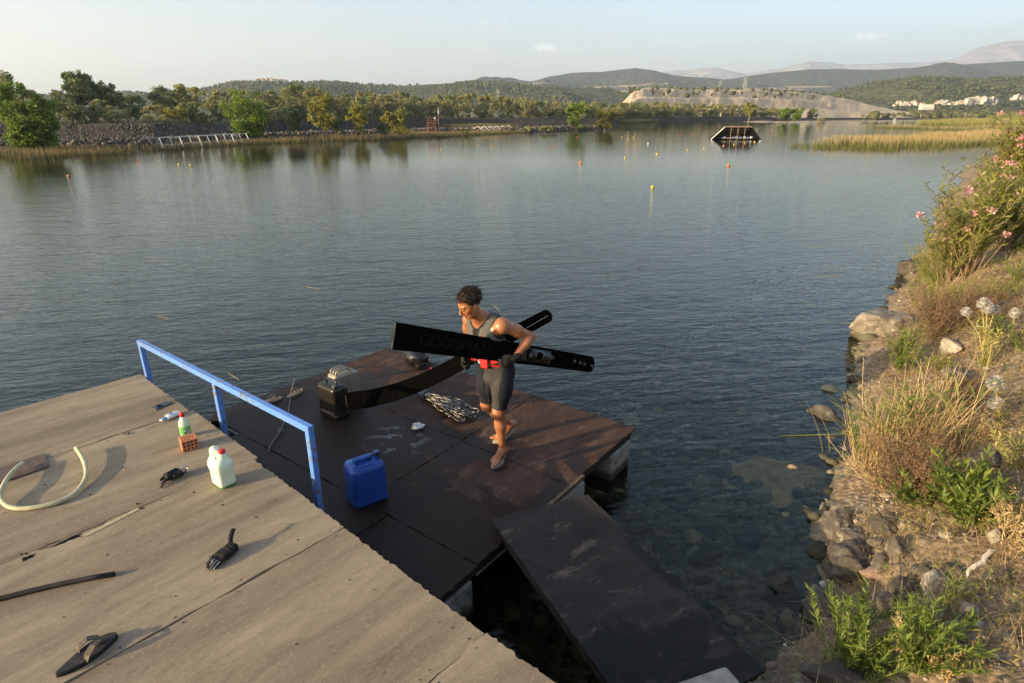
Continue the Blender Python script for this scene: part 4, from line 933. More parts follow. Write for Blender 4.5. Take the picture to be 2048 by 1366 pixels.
def conc_mat():
    t = NT('concrete'); v = t.co('Object'); n1 = t.noise(v, 9, 6, .65); z = t.n('SeparateXYZ', {0: t.co('World')}).outputs[2]
    c = t.ramp(n1, [(.3, (.20, .185, .16)), (.7, (.37, .345, .30))]); c = t.mix(t.ramp(t.noise(v, 5, 5, .75, 1.0), [(.56, 0.0), (.62, .6)]), c, (.10, .085, .065))
    w = t.n('MapRange', {0: t.math('ADD', z, t.math('MULTIPLY', n1, .10)), 1: .10, 2: .16, 3: 1.0, 4: 0.0}).outputs[0]; c = t.mix(t.math('MULTIPLY', w, .85), c, (.035, .034, .018))
    return t.done(c, .95, .15, 0, t.bump(n1, .7, .02))
conc = conc_mat(); hole_m = plain('black_gap', (.006, .006, .006), .9, .1, 0, 0, 5, 0)
screw_m = plain('screw_rust', (.05, .035, .025), .7, .3, 0, .2, 30, 0)
DK0 = P(280, 748, .9); DKA = math.atan2(-.6658, .7461)
DCK = P(775, 695, .4); DCA = math.atan2(-.6034, .7975)
MD = Matrix.Translation(DK0) @ Matrix.Rotation(DKA, 4, 'Z'); MC = Matrix.Translation(DCK) @ Matrix.Rotation(DCA, 4, 'Z')
def on_deck(px, py, h=0.0): return P(px, py, .9+h)
def on_dock(px, py, h=0.0): return P(px, py, .4+h)
def sheet(x0, x1, y0, y1, th, z, rg, jag=.006, n=26):
    """a plywood sheet with slightly frayed edges, top at z"""
    pts = []
    for a, b in (((x0, y0), (x1, y0)), ((x1, y0), (x1, y1)), ((x1, y1), (x0, y1)), ((x0, y1), (x0, y0))):
        for i in range(n):
            f = i/n; j = rg.normal(0, jag) if 0 < i else 0
            pts.append((a[0]+(b[0]-a[0])*f+(j if a[0] == b[0] else 0), a[1]+(b[1]-a[1])*f+(j if a[1] == b[1] else 0)))
    m = MB(); m.prism(pts, z-th, z); return m
def screws(m, pts, z, rg, r=.0058):
    for x, y in pts:
        k = r*rg.uniform(.7, 1.2); m.add([(x+k*math.cos(a), y+k*math.sin(a), z+.0012) for a in np.linspace(0, 2*math.pi, 9)[:-1]], [list(range(8))])
def build_deck():
    rg = np.random.default_rng(3); t = thing('wooden_deck', 'sunlit weathered plywood deck in the left foreground', 'deck', DK0, DKA)
    xs = [0, 1.205, 2.40, 3.60, 4.845, 6.06, 7.3]; ye = [0, .03, .0, -.005, .005, .0]
    for i in range(6):
        m = sheet(xs[i]+.0045, xs[i+1]-.0045, -6.2, ye[i], .021, -.0025*(i % 2), rg, .0045, 60)
        m.cur = 1; sp = []
        for x in (xs[i]+.035, xs[i+1]-.03): sp += [(x+rg.normal(0, .006), -.06-k*.31+rg.normal(0, .03)) for k in range(19)]
        sp += [(xs[i]+.6+rg.normal(0, .02), -.1-k*.62+rg.normal(0, .05)) for k in range(9)]
        screws(m, sp, -.001*(i % 2), rg)
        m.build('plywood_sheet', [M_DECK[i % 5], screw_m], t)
    for x in (.08, 1.205, 2.4, 3.6, 4.845, 6.06): m = MB(); m.beam((x, -6.1, -.09), (x, -.05, -.09), .05, .13); m.build('joist', timber_d, t)
    m = MB(); m.beam((.0, -.06, -.20), (7.3, -.06, -.20), .06, .08); m.build('edge_beam', timber_d, t)
    for x in (.3, 2.6, 4.9): 
        for y in (-.4, -3): m = MB(); m.beam((x, y, -4), (x, y, -.24), .12); m.build('pile', timber_d, t)
    # rotten strip where the top veneer has broken away
    def loc(px, py): return MD.inverted() @ P(px, py, .9)
    def ragged(name, pts, z, mat, jit, rg):
        q = []
        for (a, b) in zip(pts, pts[1:]+pts[:1]):
            A, B = loc(*a), loc(*b)
            for i in range(7): f = i/7; q.append((A.x+(B.x-A.x)*f+rg.normal(0, jit), A.y+(B.y-A.y)*f+rg.normal(0, jit)))
        m = MB(); m.add([(x, y, z) for x, y in q], [list(range(len(q)))]); return m.build(name, mat, t)
    ragged('split', [(44, 1117), (70, 1108), (66, 1114), (46, 1124)], .002, hole_m, .002, rg)
    ragged('split', [(70, 1101), (105, 1092), (140, 1074), (170, 1066), (208, 1048), (195, 1055), (165, 1072), (140, 1081), (110, 1093)], .002, hole_m, .0025, rg)
    ragged('torn_veneer', [(70, 1098), (100, 1092), (140, 1069), (165, 1057), (210, 1041), (205, 1048), (160, 1066), (138, 1077), (104, 1094)], .0035, plain('veneer', (.17, .125, .085), .9, .1), .002, rg)
    ragged('torn_veneer', [(160, 1072), (215, 1046), (275, 1016), (280, 1019), (220, 1050), (175, 1073)], .003, plain('veneer_light', (.42, .32, .21), .9, .1), .0012, rg)
    for q in ((275, 1008), (284, 1017), (43, 1109), (52, 1108)): ragged('split', [(q[0]-4, q[1]), (q[0], q[1]-2), (q[0]+5, q[1]-1), (q[0]+1, q[1]+2)], .0022, hole_m, .001, rg)
    for q in ((388, 985), (352, 1193), (128, 1235), (640, 1012), (700, 1160), (215, 1110), (512, 1035), (596, 1080), (880, 1245), (905, 1256), (860, 1340), (445, 1010), (90, 970), (180, 990), (245, 935)):
        ragged('knot_hole', [(q[0]-3, q[1]), (q[0], q[1]-1.5), (q[0]+3, q[1]), (q[0], q[1]+1.6)], .0022, hole_m, .0006, rg)
    # small coil of wire lying in the seam is a ring stain
    m = MB(); c = loc(254, 867); m.tube([(c.x+.028*math.cos(a), c.y+.022*math.sin(a), .004) for a in np.linspace(0, 5.6, 18)], .0028, 5); m.build('wire_ring', screw_m, t)
build_deck()
def build_dock():
    rg = np.random.default_rng(4); t = thing('floating_dock', 'low dark brown plywood dock the man walks on', 'dock', DCK, DCA)
    G = .004
    cells = [(0, 2.44, 0, -1.25), (2.44, 3.67, 0, -1.25), (0, 2.45, -1.25, -2.46), (2.45, 3.67, -1.25, -2.46), (.6, 2.75, -2.46, -3.68), (2.75, 3.68, -2.46, -3.68)]
    for i, (x0, x1, y0, y1) in enumerate(cells):
        m = sheet(x0+G, x1-G, y1+G, y0-G, .022, -.0015*(i % 2), rg, .004)
        m.cur = 1; screws(m, [(x0+.04+(x1-x0-.08)*k/7, yy) for k in range(8) for yy in (y0-.04, y1+.04)], -.0015*(i % 2), rg, .006)
        m.build('plywood_sheet', [M_DOCK[0], screw_m], t)
    m = MB()
    for x in (.06, 1.22, 2.44, 3.60): m.beam((x, -3.66, -.075), (x, -.02, -.075), .06, .10)
    for y in (-.05, -1.25, -2.46, -3.62): m.beam((.1, y, -.13), (3.56, y, -.13), .06, .09)
    m.build('frame', timber_d, t)
    for x, y, sx, sy in ((3.40, -.25, .50, .40), (3.40, -1.17, .50, .46), (3.40, -2.72, .5, .46), (.25, -.4, .46, .6), (.25, -1.6, .46, .6), (1.8, -.3, .6, .5), (1.8, -1.7, .6, .5), (1.4, -3.2, .6, .5)):
        m = MB(); m.box((x, y, -.345), (sx, sy, .43), bev=.015); m.build('float_block', conc, t)
    m = MB(); m.beam((3.52, -2.36, -.20), (3.55, -1.72, -.17), .10, .06); m.build('edge_plank', wood_g, t)
    m = MB()  # chafed corner where the ramp rubs
    m.beam((3.685, -1.62, -.012), (3.685, -1.05, -.012), .03, .03); m.build('edge_strip', edge_m, t)
build_dock()
def build_ramp():
    a, b, c = P(983, 1038, .46), P(1176, 989, .46), P(1531, 1340, .46)
    u = (c-b); L = u.length; u.normalize(); w = (a-b); W = (w-u*w.dot(u)).length; rz = math.atan2(u.y, u.x)
    t = thing('gangway_board', 'dark plywood gangway from the dock to the shore, half wet', 'gangway', b, rz); s = -1
    M = Matrix.Translation(b) @ Matrix.Rotation(rz, 4, 'Z'); la = M.inverted() @ a; rg = np.random.default_rng(5)
    sx = la.x; y1 = la.y
    m = MB(); n = 30; top = [(0, 0)]+[(L*i/n, rg.normal(0, .002)) for i in range(1, n)]+[(L, 0), (L+.02, y1)]+[(L-(L-sx)*i/n, y1+rg.normal(0, .002)) for i in range(1, n)]+[(sx, y1)]
    if y1 > 0: top = top
    else: top = top[::-1]
    m.prism(top, -.02, 0); m.cur = 1
    screws(m, [(.04+sx*(1-k/6)*.0+.02*k, y1*k/6+(.03 if k == 0 else -.03 if k == 6 else 0)) for k in range(7)], 0, rg)
    m.build('plywood_sheet', [M_RAMP, screw_m], t)
    for y in (y1*.04, y1*.5, y1*.96): m = MB(); m.beam((.1 if y > y1*.5 else .12, y, -.058), (L-.03, y, -.058), .045, .075); m.build('bearer', timber_d, t)
    p = [P(q[0], q[1], .62) for q in ((1452, 1329), (1487, 1369), (1420, 1500), (1290, 1385))]
    m = MB(); m.prism([(q.x, q.y) for q in p][::-1], -1.2, .62); o = m.build('concrete_block', conc, None, label='grey concrete block at the shore end of the gangway', cat='block')
    mod = o.modifiers.new('bevel', 'BEVEL'); mod.width = .02; mod.segments = 3
build_ramp()
def paint_blue():
    t = NT('blue_paint'); v = t.co('Object'); n1 = t.noise(v, 26, 6, .7); n2 = t.noise(v, 3.5, 3)
    ch = t.ramp(t.math('ADD', n1, t.math('MULTIPLY', n2, .35)), [(.74, 0.0), (.755, 1.0)])
    c = t.mix(ch, t.mix(n2, (.085, .22, .60), (.13, .29, .70)), t.mix(n1, (.05, .03, .02), (.25, .22, .2)))
    return t.done(c, .5, .45, 0, t.bump(ch, -.5, .002))
def build_rail():
    z = 1.255; L, Rr, Mm = P(281, 685, z), P(618, 857, z), P(421, 764, z); d = (Rr-L).normalized(); up = Vector((0, 0, 1)); m_ = paint_blue()
    Mm = L+d*((Mm-L).dot(d))
    t = thing('blue_railing', 'chipped blue steel railing between the deck and the dock', 'railing', L)
    m = MB(); m.beam(-d*.025, (Rr-L)+d*.025, .05, .05, bev=.004); m.build('top_rail', m_, t)
    for q in (L, Mm, Rr):
        m = MB(); b = q-L; m.beam(b+Vector((0, 0, -1.6)), b-Vector((0, 0, .0255)), .048, .048, up=tuple(d), bev=.004); m.build('post', m_, t)
build_rail()
# ---------------------------------------------------------------- containers
def sdf_obj(name, f, mats, parent, it=2, mi=None, **kw):
    V, F = f.surface(it); me = mesh(name, V, F, mats, True, mi(V[F].mean(1)) if mi else None); return obj(name, me, parent, **kw)
jug_m = NT('milky_plastic'); jug_m = jug_m.done((.70, .77, .60), .35, .45, 0, None, Subsurface_Weight=.35, Subsurface_Radius=(.02, .02, .015), Subsurface_Scale=1.0)
green_m = plain('green_liquid', (.16, .50, .10), .35, .4, 0, .05, 5, 0); red_m = plain('red_plastic', (.60, .025, .02), .4, .5, 0, .05, 8, 0)
def build_jug():
    A, B, C = on_deck(426, 966), on_deck(447, 981), on_deck(473, 968); c = (A+C)/2; rz = math.atan2(*(B-A).yx)
    t = thing('plastic_jug', 'milky white jug with red cap and green bottom', 'jug', c, rz); w, d, h = max(.13, (B-A).length)/2, max(.12, (C-B).length)/2, .30
    f = SDF((-w-.03, -d-.03, -.01), (w+.03, d+.03, h+.03), .0035)
    f.rbox((0, 0, .095), (w*.97, d*.97, .095), .022); f.rbox((0, 0, .155), (w, d, .055), .04, None, .02)
    f.cap((0, 0, .165), (w*.2, d*.22, .222), .060, .030, .035); f.cap((w*.2, d*.22, .21), (w*.2, d*.22, .245), .022, .021, .006)
    f.cap((-w*.66, -d*.30, .17), (-w*.48, -d*.20, .264), .030, .025, .04); f.cap((-w*.48, -d*.20, .264), (w*.12, d*.15, .232), .024, .024, .03)
    f.cap((-w*.16+.05, -d*.12-.05, .222), (-w*.16-.05, -d*.12+.05, .222), .0085, .0085, .006, 'sub')
    sdf_obj('jug_body', f, [jug_m, green_m], t, 1, lambda c_: (c_[:, 2] < .021).astype(int))
    m = MB(); m.lathe([(.001, .276), (.020, .275), (.0245, .271), (.0255, .250), (.025, .246)], 22, (w*.2, d*.22, 0)); m.build('cap', red_m, t, True)
    m = MB(); m.lathe([(.0262, .2405), (.0262, .2445)], 22, (w*.2, d*.22, 0)); m.build('cap_ring', red_m, t)
build_jug()
def build_bottle():
    p = on_deck(373, 872); t = thing('spray_bottle', 'small milky bottle with green label and red cap behind the hollow brick', 'bottle', p, R(20)); 
    m = MB(); m.lathe([(.001, 0), (.036, .001), (.040, .008), (.040, .11), (.036, .135), (.022, .165), (.016, .172), (.016, .185)], 26, sx=1.0, sy=.75); m.build('bottle_body', jug_m, t, True)
    m = MB(); m.lathe([(.0412, .022), (.0416, .024), (.0416, .095), (.0412, .097)], 26, sx=1.0, sy=.75); lt = NT('bottle_label'); v = lt.co(); n = lt.noise(v, 45, 3)
    ang = lt.n('SeparateXYZ', {0: v}); dx = lt.math('SUBTRACT', ang.outputs[0], .012); dz = lt.math('SUBTRACT', ang.outputs[2], .05)
    rr = lt.math('ADD', lt.math('MULTIPLY', dx, dx), lt.math('MULTIPLY', dz, dz)); sp = lt.math('LESS_THAN', lt.math('ADD', rr, lt.math('MULTIPLY', n, .0005)), .00062)
    cc = lt.mix(sp, lt.mix(n, (.13, .42, .10), (.22, .52, .16)), lt.ramp(n, [(.45, (.62, .66, .6)), (.55, (.10, .08, .12))])); m.build('label_wrap', lt.done(cc, .4, .4), t, True)
    m = MB(); m.lathe([(.018, .180), (.0185, .184), (.0185, .208), (.016, .213), (.001, .214)], 20); m.build('cap', red_m, t, True)
build_bottle()
def build_brick():
    A, B = on_deck(366.5, 905.5), on_deck(396, 897); rz = math.atan2(*(B-A).yx); w = .118; d = .12; h = .088
    t = thing('hollow_brick', 'terracotta hollow clay brick with twelve holes', 'brick', A, rz); f = SDF((-.01, -.01, -.01), (w+.01, d+.01, h+.01), .0022)
    f.rbox((w/2, d/2, h/2), (w/2, d/2, h/2), .003)
    for i in range(4):
        for j in range(3): f.cap((w*(.15+.233*i), -.02, h*(.19+.31*j)), (w*(.15+.233*i), d+.02, h*(.19+.31*j)), .0088, .0088, 0, 'sub')
    for i in range(7): f.rbox((w*(.17+.11*i), d/2, h), (.0028, d, .0055), .001, None, 0, 'sub')
    sdf_obj('clay_body', f, plain('terracotta', (.46, .19, .095), .9, .15, 0, .12, 25, .4), t, 0)
build_brick()
def build_blue_can():
    A, B, C = on_dock(687, 999), on_dock(711, 1024), on_dock(768, 1003); e1 = (C-B); e2 = (A-B); rz = math.atan2(e1.y, e1.x); w, d, h = .295/2, .235/2, .375
    c = B+e1.normalized()*w+Vector((-e1.y, e1.x, 0)).normalized()*d
    t = thing('blue_jerrycan', 'large blue plastic jerrycan with black cap standing on the dock', 'jerrycan', c, rz)
    f = SDF((-w-.03, -d-.03, -.01), (w+.03, d+.03, h+.04), .005)
    f.rbox((0, 0, .04), (w, d, .04), .03); f.rbox((0, 0, .165), (w*.985, d*.985, .15), .045); f.rbox((0, 0, .27), (w, d, .095), .06, None, .006)
    for z in (.065, .235): f.a = f.a
    f.rbox((-.0, 0, h-.005), (w*.52, d*.50, .03), .018, None, .012, 'sub')
    f.cap((-w*.52, .028, h-.015), (w*.40, .028, h-.012), .016, .016, .012); f.rbox((w*.80, 0, h-.0), (.045, d*.42, .035), .02, None, .012, 'sub'); f.cap((w*.74, 0, h-.05), (w*.74, 0, h+.012), .03, .03, .008)
    for z in (.062, .232):
        for sx in (-1, 1): f.rbox((sx*(w+.003), 0, z), (.006, d*1.1, .004), .002, None, .003, 'sub')
        for sy in (-1, 1): f.rbox((0, sy*(d+.003), z), (w*1.1, .006, .004), .002, None, .003, 'sub')
    sdf_obj('can_body', f, plain('blue_hdpe', (.014, .058, .27), .42, .45, 0, .08, 9, .05), t, 1)
    m = MB(); m.lathe([(.031, h+.002), (.0335, h+.004), (.0335, h+.028), (.031, h+.033), (.028, h+.0335), (.027, h+.030), (.001, h+.030)], 24, (w*.74, 0, 0)); m.build('cap', plain('black_cap', (.02, .02, .02), .55, .4), t, True)
    rg = np.random.default_rng(2); m = MB()
    for i in range(10): x, y = rg.uniform(-w*.8, w*.7), rg.choice([-1, 1])*rg.uniform(d*.5, d*.8); k = rg.uniform(.004, .008); m.lathe([(.001, .0), (k, .0), (k*.8, .002), (.001, .003)], 7, (x, y, h-.012+.0)); 
    m.build('dirt_speck', hole_m, t)
build_blue_can()
def build_fuel_cans():
    p = on_dock(671, 829); t = thing('fuel_can', 'black fuel can with sunlit shoulder on the dock, behind the ski tip', 'fuel can', p, R(-38)); w, d, h = .15, .095, .36
    f = SDF((-w-.02, -d-.02, -.01), (w+.02, d+.02, h+.06), .005); f.rbox((0, 0, h/2), (w, d, h/2), .045); f.rbox((0, 0, .03), (w*1.02, d*1.02, .03), .03, None, .01)
    for s in (-1, 1): f.rbox((0, s*d, h*.45), (w*.7, .006, h*.26), .004, None, .006, 'sub')
    sdf_obj('can_body', f, plain('fuel_black', (.036, .032, .025), .27, .6, .5, .15, 7, .1), t, 1)
    m = MB()
    m.tube([(-.09, 0, h-.01), (-.085, 0, h+.035), (-.03, 0, h+.045), (.05, 0, h+.045), (.085, 0, h+.03), (.09, 0, h-.01)], .011, 8); m.build('handle', plain('handle_black', (.02, .02, .02), .4, .5), t, True)
    m = MB(); m.lathe([(.026, h-.01), (.028, h+.02), (.024, h+.028), (.001, h+.029)], 16, (.115, -.05, 0)); m.build('cap', plain('cap_grey', (.07, .07, .07), .5, .4), t, True)
    p = on_dock(693, 804); t = thing('steel_jerrycan', 'pale dusty jerrycan with three handles behind the black fuel can', 'jerrycan', p, R(48)); w, d, h = .155, .08, .37
    f = SDF((-w-.02, -d-.02, -.01), (w+.02, d+.02, h+.06), .005); f.rbox((0, 0, h/2), (w, d, h/2), .03)
    f.cut((w*.55, 0, h), (.55, 0, 1), .01)
    for s in (-1, 1): f.cap((-.1, s*d*1.02, .07), (.1, s*d*1.02, .27), .007, .007, .006, 'sub'); f.cap((-.1, s*d*1.02, .27), (.1, s*d*1.02, .07), .007, .007, .006, 'sub')
    can2 = plain('can_khaki', (.30, .27, .21), .5, .4, .2, .12, 9, .1); sdf_obj('can_body', f, can2, t, 1)
    for y in (-.05, 0, .05): m = MB(); m.tube([(-.12, y, h-.01), (-.115, y, h+.03), (-.09, y, h+.042), (.02, y, h+.042), (.05, y, h+.02), (.055, y, h-.03)], .011, 8); m.build('handle', can2, t, True)
build_fuel_cans()
def build_helmet():
    p = on_dock(836, 735); t = thing('helmet', 'glossy black helmet at the back corner of the dock', 'helmet', p, R(-20)); f = SDF((-.2, -.16, -.01), (.2, .16, .27), .005)
    f.ell((.0, 0, .125), (.15, .115, .125)); f.ell((-.09, 0, .085), (.075, .06, .06), None, .06); f.cap((.06, .07, .05), (.06, -.07, .05), .045, .045, .04)
    f.ell((.13, 0, .07), (.11, .085, .075), None, .01, 'sub'); f.cut((0, 0, .002), (0, 0, -1))
    sdf_obj('shell', f, plain('gloss_black', (.012, .012, .013), .16, .6, 0, .1, 6, 0), t, 1)
    m = MB(); m.tube([(.10, .09, .03), (.16, .05, .02), (.185, -.01, .015), (.15, -.07, .012)], .006, 6); m.build('chin_strap', plain('strap_black', (.015, .015, .015), .8), t, True)
    m = MB(); m.box((.19, -.02, .02), (.022, .012, .03), bev=.003); m.build('buckle', red_m, t)
build_helmet()
def build_rope():
    a, b = on_dock(838, 788), on_dock(925, 836); d = (b-a); L = d.length; rz = math.atan2(d.y, d.x); t = thing('rope_hank', 'black and white tow rope gathered in a hank on the dock', 'rope', a, rz); rg = np.random.default_rng(9); m = MB()
    for i in range(15):
        sp = rg.uniform(-.17, .17); hw = rg.uniform(.02, .05); zl = .012+.075*rg.random(); Lx = L*rg.uniform(.86, 1.18); pts = []
        for k in range(46):
            q = k/45*2*math.pi; x = (1-math.cos(q))/2*Lx; f = x/L
            y = sp*f**1.4+math.sin(q)*hw*(.35+1.1*f)+.008*math.sin(q*5+i); z = .012+zl*(math.sin(min(1, f)*math.pi*.75)*.8+.18)+.012*math.sin(q*3+i*2)
            pts.append((x+rg.normal(0, .002), y, max(.008, z)))
        n0 = len(m.f); m.tube(pts, .0068, 6, False); fl = len(m.f)
        for j in range(n0, fl): seg = (j-n0)//6; side = (j-n0) % 6; m.m[j] = 1 if (seg+side) % 3 < 1 else 0
    m.build('rope_loops', [plain('rope_black', (.016, .016, .017), .8), plain('rope_white', (.42, .39, .33), .8)], t, True)
    m = MB()
    for k in range(5): m.tube([(.10+.011*k, .045*math.cos(q), .045+.042*math.sin(q)) for q in np.linspace(0, 6.2, 14)], .0068, 6)
    m.build('binding_wrap', plain('rope_grey', (.10, .11, .14), .8), t, True)
build_rope()
rub_black = plain('rubber_black', (.017, .017, .018), .75, .3, 0, .2, 30, .3)
def sole_pts(L, Wd, n=40):
    q = []
    for i in range(n):
        a = 2*math.pi*i/n; x = math.cos(a); y = math.sin(a); w = Wd*(.80+.20*x-.12*math.cos(2*a+.3)); q.append((x*L/2, y*w/2+(.008*math.sin(x*2.2) if True else 0)))
    return q
def flipflop(name, label, c, rz, L, Wd, sole_m, bed_m, strap_m, parent=None, th=.022, wide=.022, M=None, tilt=0):
    t = thing(name, label, 'flip flop', c, rz) if parent is None else obj(name, None, parent, c, (0, tilt, rz))
    m = MB(); m.prism(sole_pts(L, Wd), 0, th*.6); m.build('sole', sole_m, t); m = MB(); m.prism([(x*.99, y*.99) for x, y in sole_pts(L, Wd)], th*.6+.0005, th); m.build('footbed', bed_m, t)
    for s in (-1, 1):
        m = MB(); ap = (L*.26, 0, th+.014)
        pts = [ap, (L*.20, s*Wd*.16, th+.035), (L*.08, s*Wd*.33, th+.042), (-L*.05, s*Wd*.43, th+.022), (-L*.09, s*Wd*.42, th-.004)]
        V = []; F = []
        for i, q in enumerate(pts):
            w = wide*(.55+.18*i); q = Vector(q); tn = (Vector(pts[min(i+1, 4)])-Vector(pts[max(i-1, 0)])).normalized(); sd = Vector((tn.y, -tn.x, 0)).normalized() if abs(tn.z) < .95 else Vector((1, 0, 0))
            for k in (-1, 1):
                for dz in (0, .004): V.append(tuple(q+sd*k*w/2+Vector((0, 0, dz))))
        for i in range(4): b = i*4; F += [(b, b+4, b+6, b+2), (b+1, b+3, b+7, b+5), (b, b+1, b+5, b+4), (b+2, b+6, b+7, b+3)]
        F += [(0, 2, 3, 1), (16, 17, 19, 18)]; m.add(V, F); m.build('strap', strap_m, t)
    m = MB(); m.tube([(L*.27, 0, th-.003), (L*.265, 0, th+.017)], .006, 8); m.build('toe_post', strap_m, t); return t
def build_small():
    a, b = on_deck(118, 1350), on_deck(232, 1277); d = b-a
    flipflop('flip_flop', 'large black flip flop with ribbed brown strap on the near deck', (a+b)/2, math.atan2(d.y, d.x), .275, .105, rub_black, plain('footbed_dark', (.035, .034, .035), .8, .2, 0, .2, 40, .3), plain('strap_brown', (.085, .065, .050), .7, .3, 0, .25, 60, .4), None, .026, .036)
    be = plain('beige_foam', (.36, .25, .17), .8, .2, 0, .15, 25, .2); bs = plain('beige_strap', (.20, .13, .09), .6)
    flipflop('flip_flop', 'beige flip flop on the dock seen under the blue rail, left one', on_dock(543, 803), R(35), .24, .09, be, be, bs)
    flipflop('flip_flop', 'beige flip flop on the dock beside the grey cord, right one', on_dock(590, 789), R(60), .24, .09, be, be, bs)
    q = [on_dock(*p, h) for p, h in (((590, 757), .02), ((585, 772), .012), ((580, 800), .01), ((577, 828), .014), ((568, 845), .012), ((560, 862), .03), ((548, 880), .012), ((540, 893), .012), ((536, 906), .01))]
    t = thing('cord', 'thin grey cord lying across the dock behind the rail', 'cord', q[0]); m = MB(); m.tube([p-q[0] for p in q], .0052, 6)
    m.tube([on_dock(562+5*math.cos(a_), 860+3*math.sin(a_), .02)-q[0] for a_ in np.linspace(0, 6, 12)], .005, 5); m.build('strand', plain('cord_grey', (.20, .19, .18), .9), t, True)
    rg = np.random.default_rng(12)
    # crumpled wrapper
    V, F = ICO[3]; V = V*(1+.35*fbm(V[:, 0]*2, V[:, 1]*2, V[:, 2]*2, o=3, seed=4)[:, None])*np.array([.06, .05, .028]); p = on_dock(836, 853, .02)
    obj('wrapper', mesh('wrapper', V, F, plain('foil', (.55, .54, .52), .35, .5, .5, .2, 30, .3)), None, p, label='small crumpled silver wrapper on the dock', cat='wrapper')
    # hose
    hp = [(152, 896, .055), (163, 912, .05), (171, 932, .04), (172, 953, .028), (162, 973, .018), (142, 992, .016), (113, 1005, .016), (80, 1013, .016), (46, 1017, .016), (20, 1014, .02), (5, 1003, .03), (1, 987, .045), (8, 968, .055), (20, 950, .055), (33, 936, .05), (46, 926, .045)]
    pts = [on_deck(*p) for p in hp]; c = pts[6]; sm = []
    for i in range(len(pts)-1):
        p0, p1, p2, p3 = pts[max(i-1, 0)], pts[i], pts[i+1], pts[min(i+2, len(pts)-1)]
        for k in range(6):
            f = k/6; sm.append(.5*((2*p1)+(p2-p0)*f+(2*p0-5*p1+4*p2-p3)*f*f+(3*p1-p0-3*p2+p3)*f**3))
    sm.append(pts[-1]); m = MB(); m.tube([p-c for p in sm], .0155, 12)
    obj('hose', mesh('hose', np.concatenate(m.v), m.f, plain('hose_cream', (.48, .44, .27), .55, .35, 0, .1, 14, .1), True), None, c, label='short piece of cream hose curled on the deck', cat='hose')
    hp = [(-60, 1212), (0, 1197), (60, 1182), (120, 1168), (180, 1156), (229, 1148)]; pts = [on_deck(*p, .015) for p in hp]; c = pts[2]; m = MB(); m.tube([p-c for p in pts], [.0145]*5+[.0145], 12)
    obj('pipe', mesh('pipe', np.concatenate(m.v), m.f, plain('pipe_black', (.03, .024, .02), .7, .3, 0, .3, 12, .4, .004), True), None, c, label='black bent pipe lying at the left edge of the deck', cat='pipe')
    pl = [on_deck(*p) for p in ((-120, 975), (88, 909), (99, 934), (-120, 1008))]; m = MB(); cen = pl[1]; m.prism([((p-cen).x, (p-cen).y) for p in pl], .001, .010)
    obj('plate', mesh('plate', np.concatenate(m.v), m.f, plain('plate_brown', (.11, .078, .062), .7, .3, 0, .2, 18, .3)), None, cen, label='brown board scrap lying under the hose', cat='board')
    # phone
    A, B = on_deck(310, 823), on_deck(344, 808); d = B-A; t = thing('phone', 'black phone lying at the far end of the deck', 'phone', (on_deck(303, 817)+on_deck(344, 808))/2, math.atan2(d.y, d.x))
    m = MB(); m.box((0, 0, .005), (.155, .076, .009), bev=.003); m.build('phone_case', plain('case_tan', (.10, .085, .06), .6), t); m = MB(); m.box((0, 0, .0105), (.147, .069, .002)); m.build('screen', plain('screen_glass', (.008, .009, .011), .08, .6, 0, 0, 5, 0), t)
    # lotion bottle lying down
    A, B = on_deck(322, 841, .02), on_deck(360, 823, .02); d = B-A; t = thing('lotion_bottle', 'white lotion bottle with blue cap lying on its side', 'bottle', A, math.atan2(d.y, d.x)); Lb = .175
    f = SDF((-.01, -.05, -.03), (Lb+.02, .05, .04), .003); f.rbox((.11, 0, .0), (.062, .031, .019), .018); f.cap((.05, 0, 0), (.075, 0, 0), .013, .018, .012); sdf_obj('bottle_body', f, plain('white_plastic', (.75, .73, .68), .35, .5, 0, .03, 8, 0), t, 1)
    m = MB(); m.tube([(.018, 0, 0), (.050, 0, 0)], .0155, 16); m.build('cap', plain('cap_blue', (.10, .26, .58), .4), t, True); m = MB(); m.tube([(.0, 0, -.002), (.018, 0, 0)], [.010, .012], 14); m.tube([(.004, -.0, 0), (.004, .024, -.006)], .006, 8); m.build('nozzle', plain('nozzle_white', (.7, .7, .68), .4), t, True)
    m = MB(); m.box((.10, 0, .0195), (.035, .03, .0012)); m.lathe([(.001, .0203), (.009, .0203)], 14, (.14, .0, 0)); m.build('label_patch', plain('label_blue', (.09, .18, .50), .4, .4, 0, .35, 120, 0), t)
build_small()
glove_m = plain('glove_black', (.014, .013, .013), .8, .25, 0, .3, 60, .5); glove_w = plain('glove_grey', (.40, .39, .38), .6)
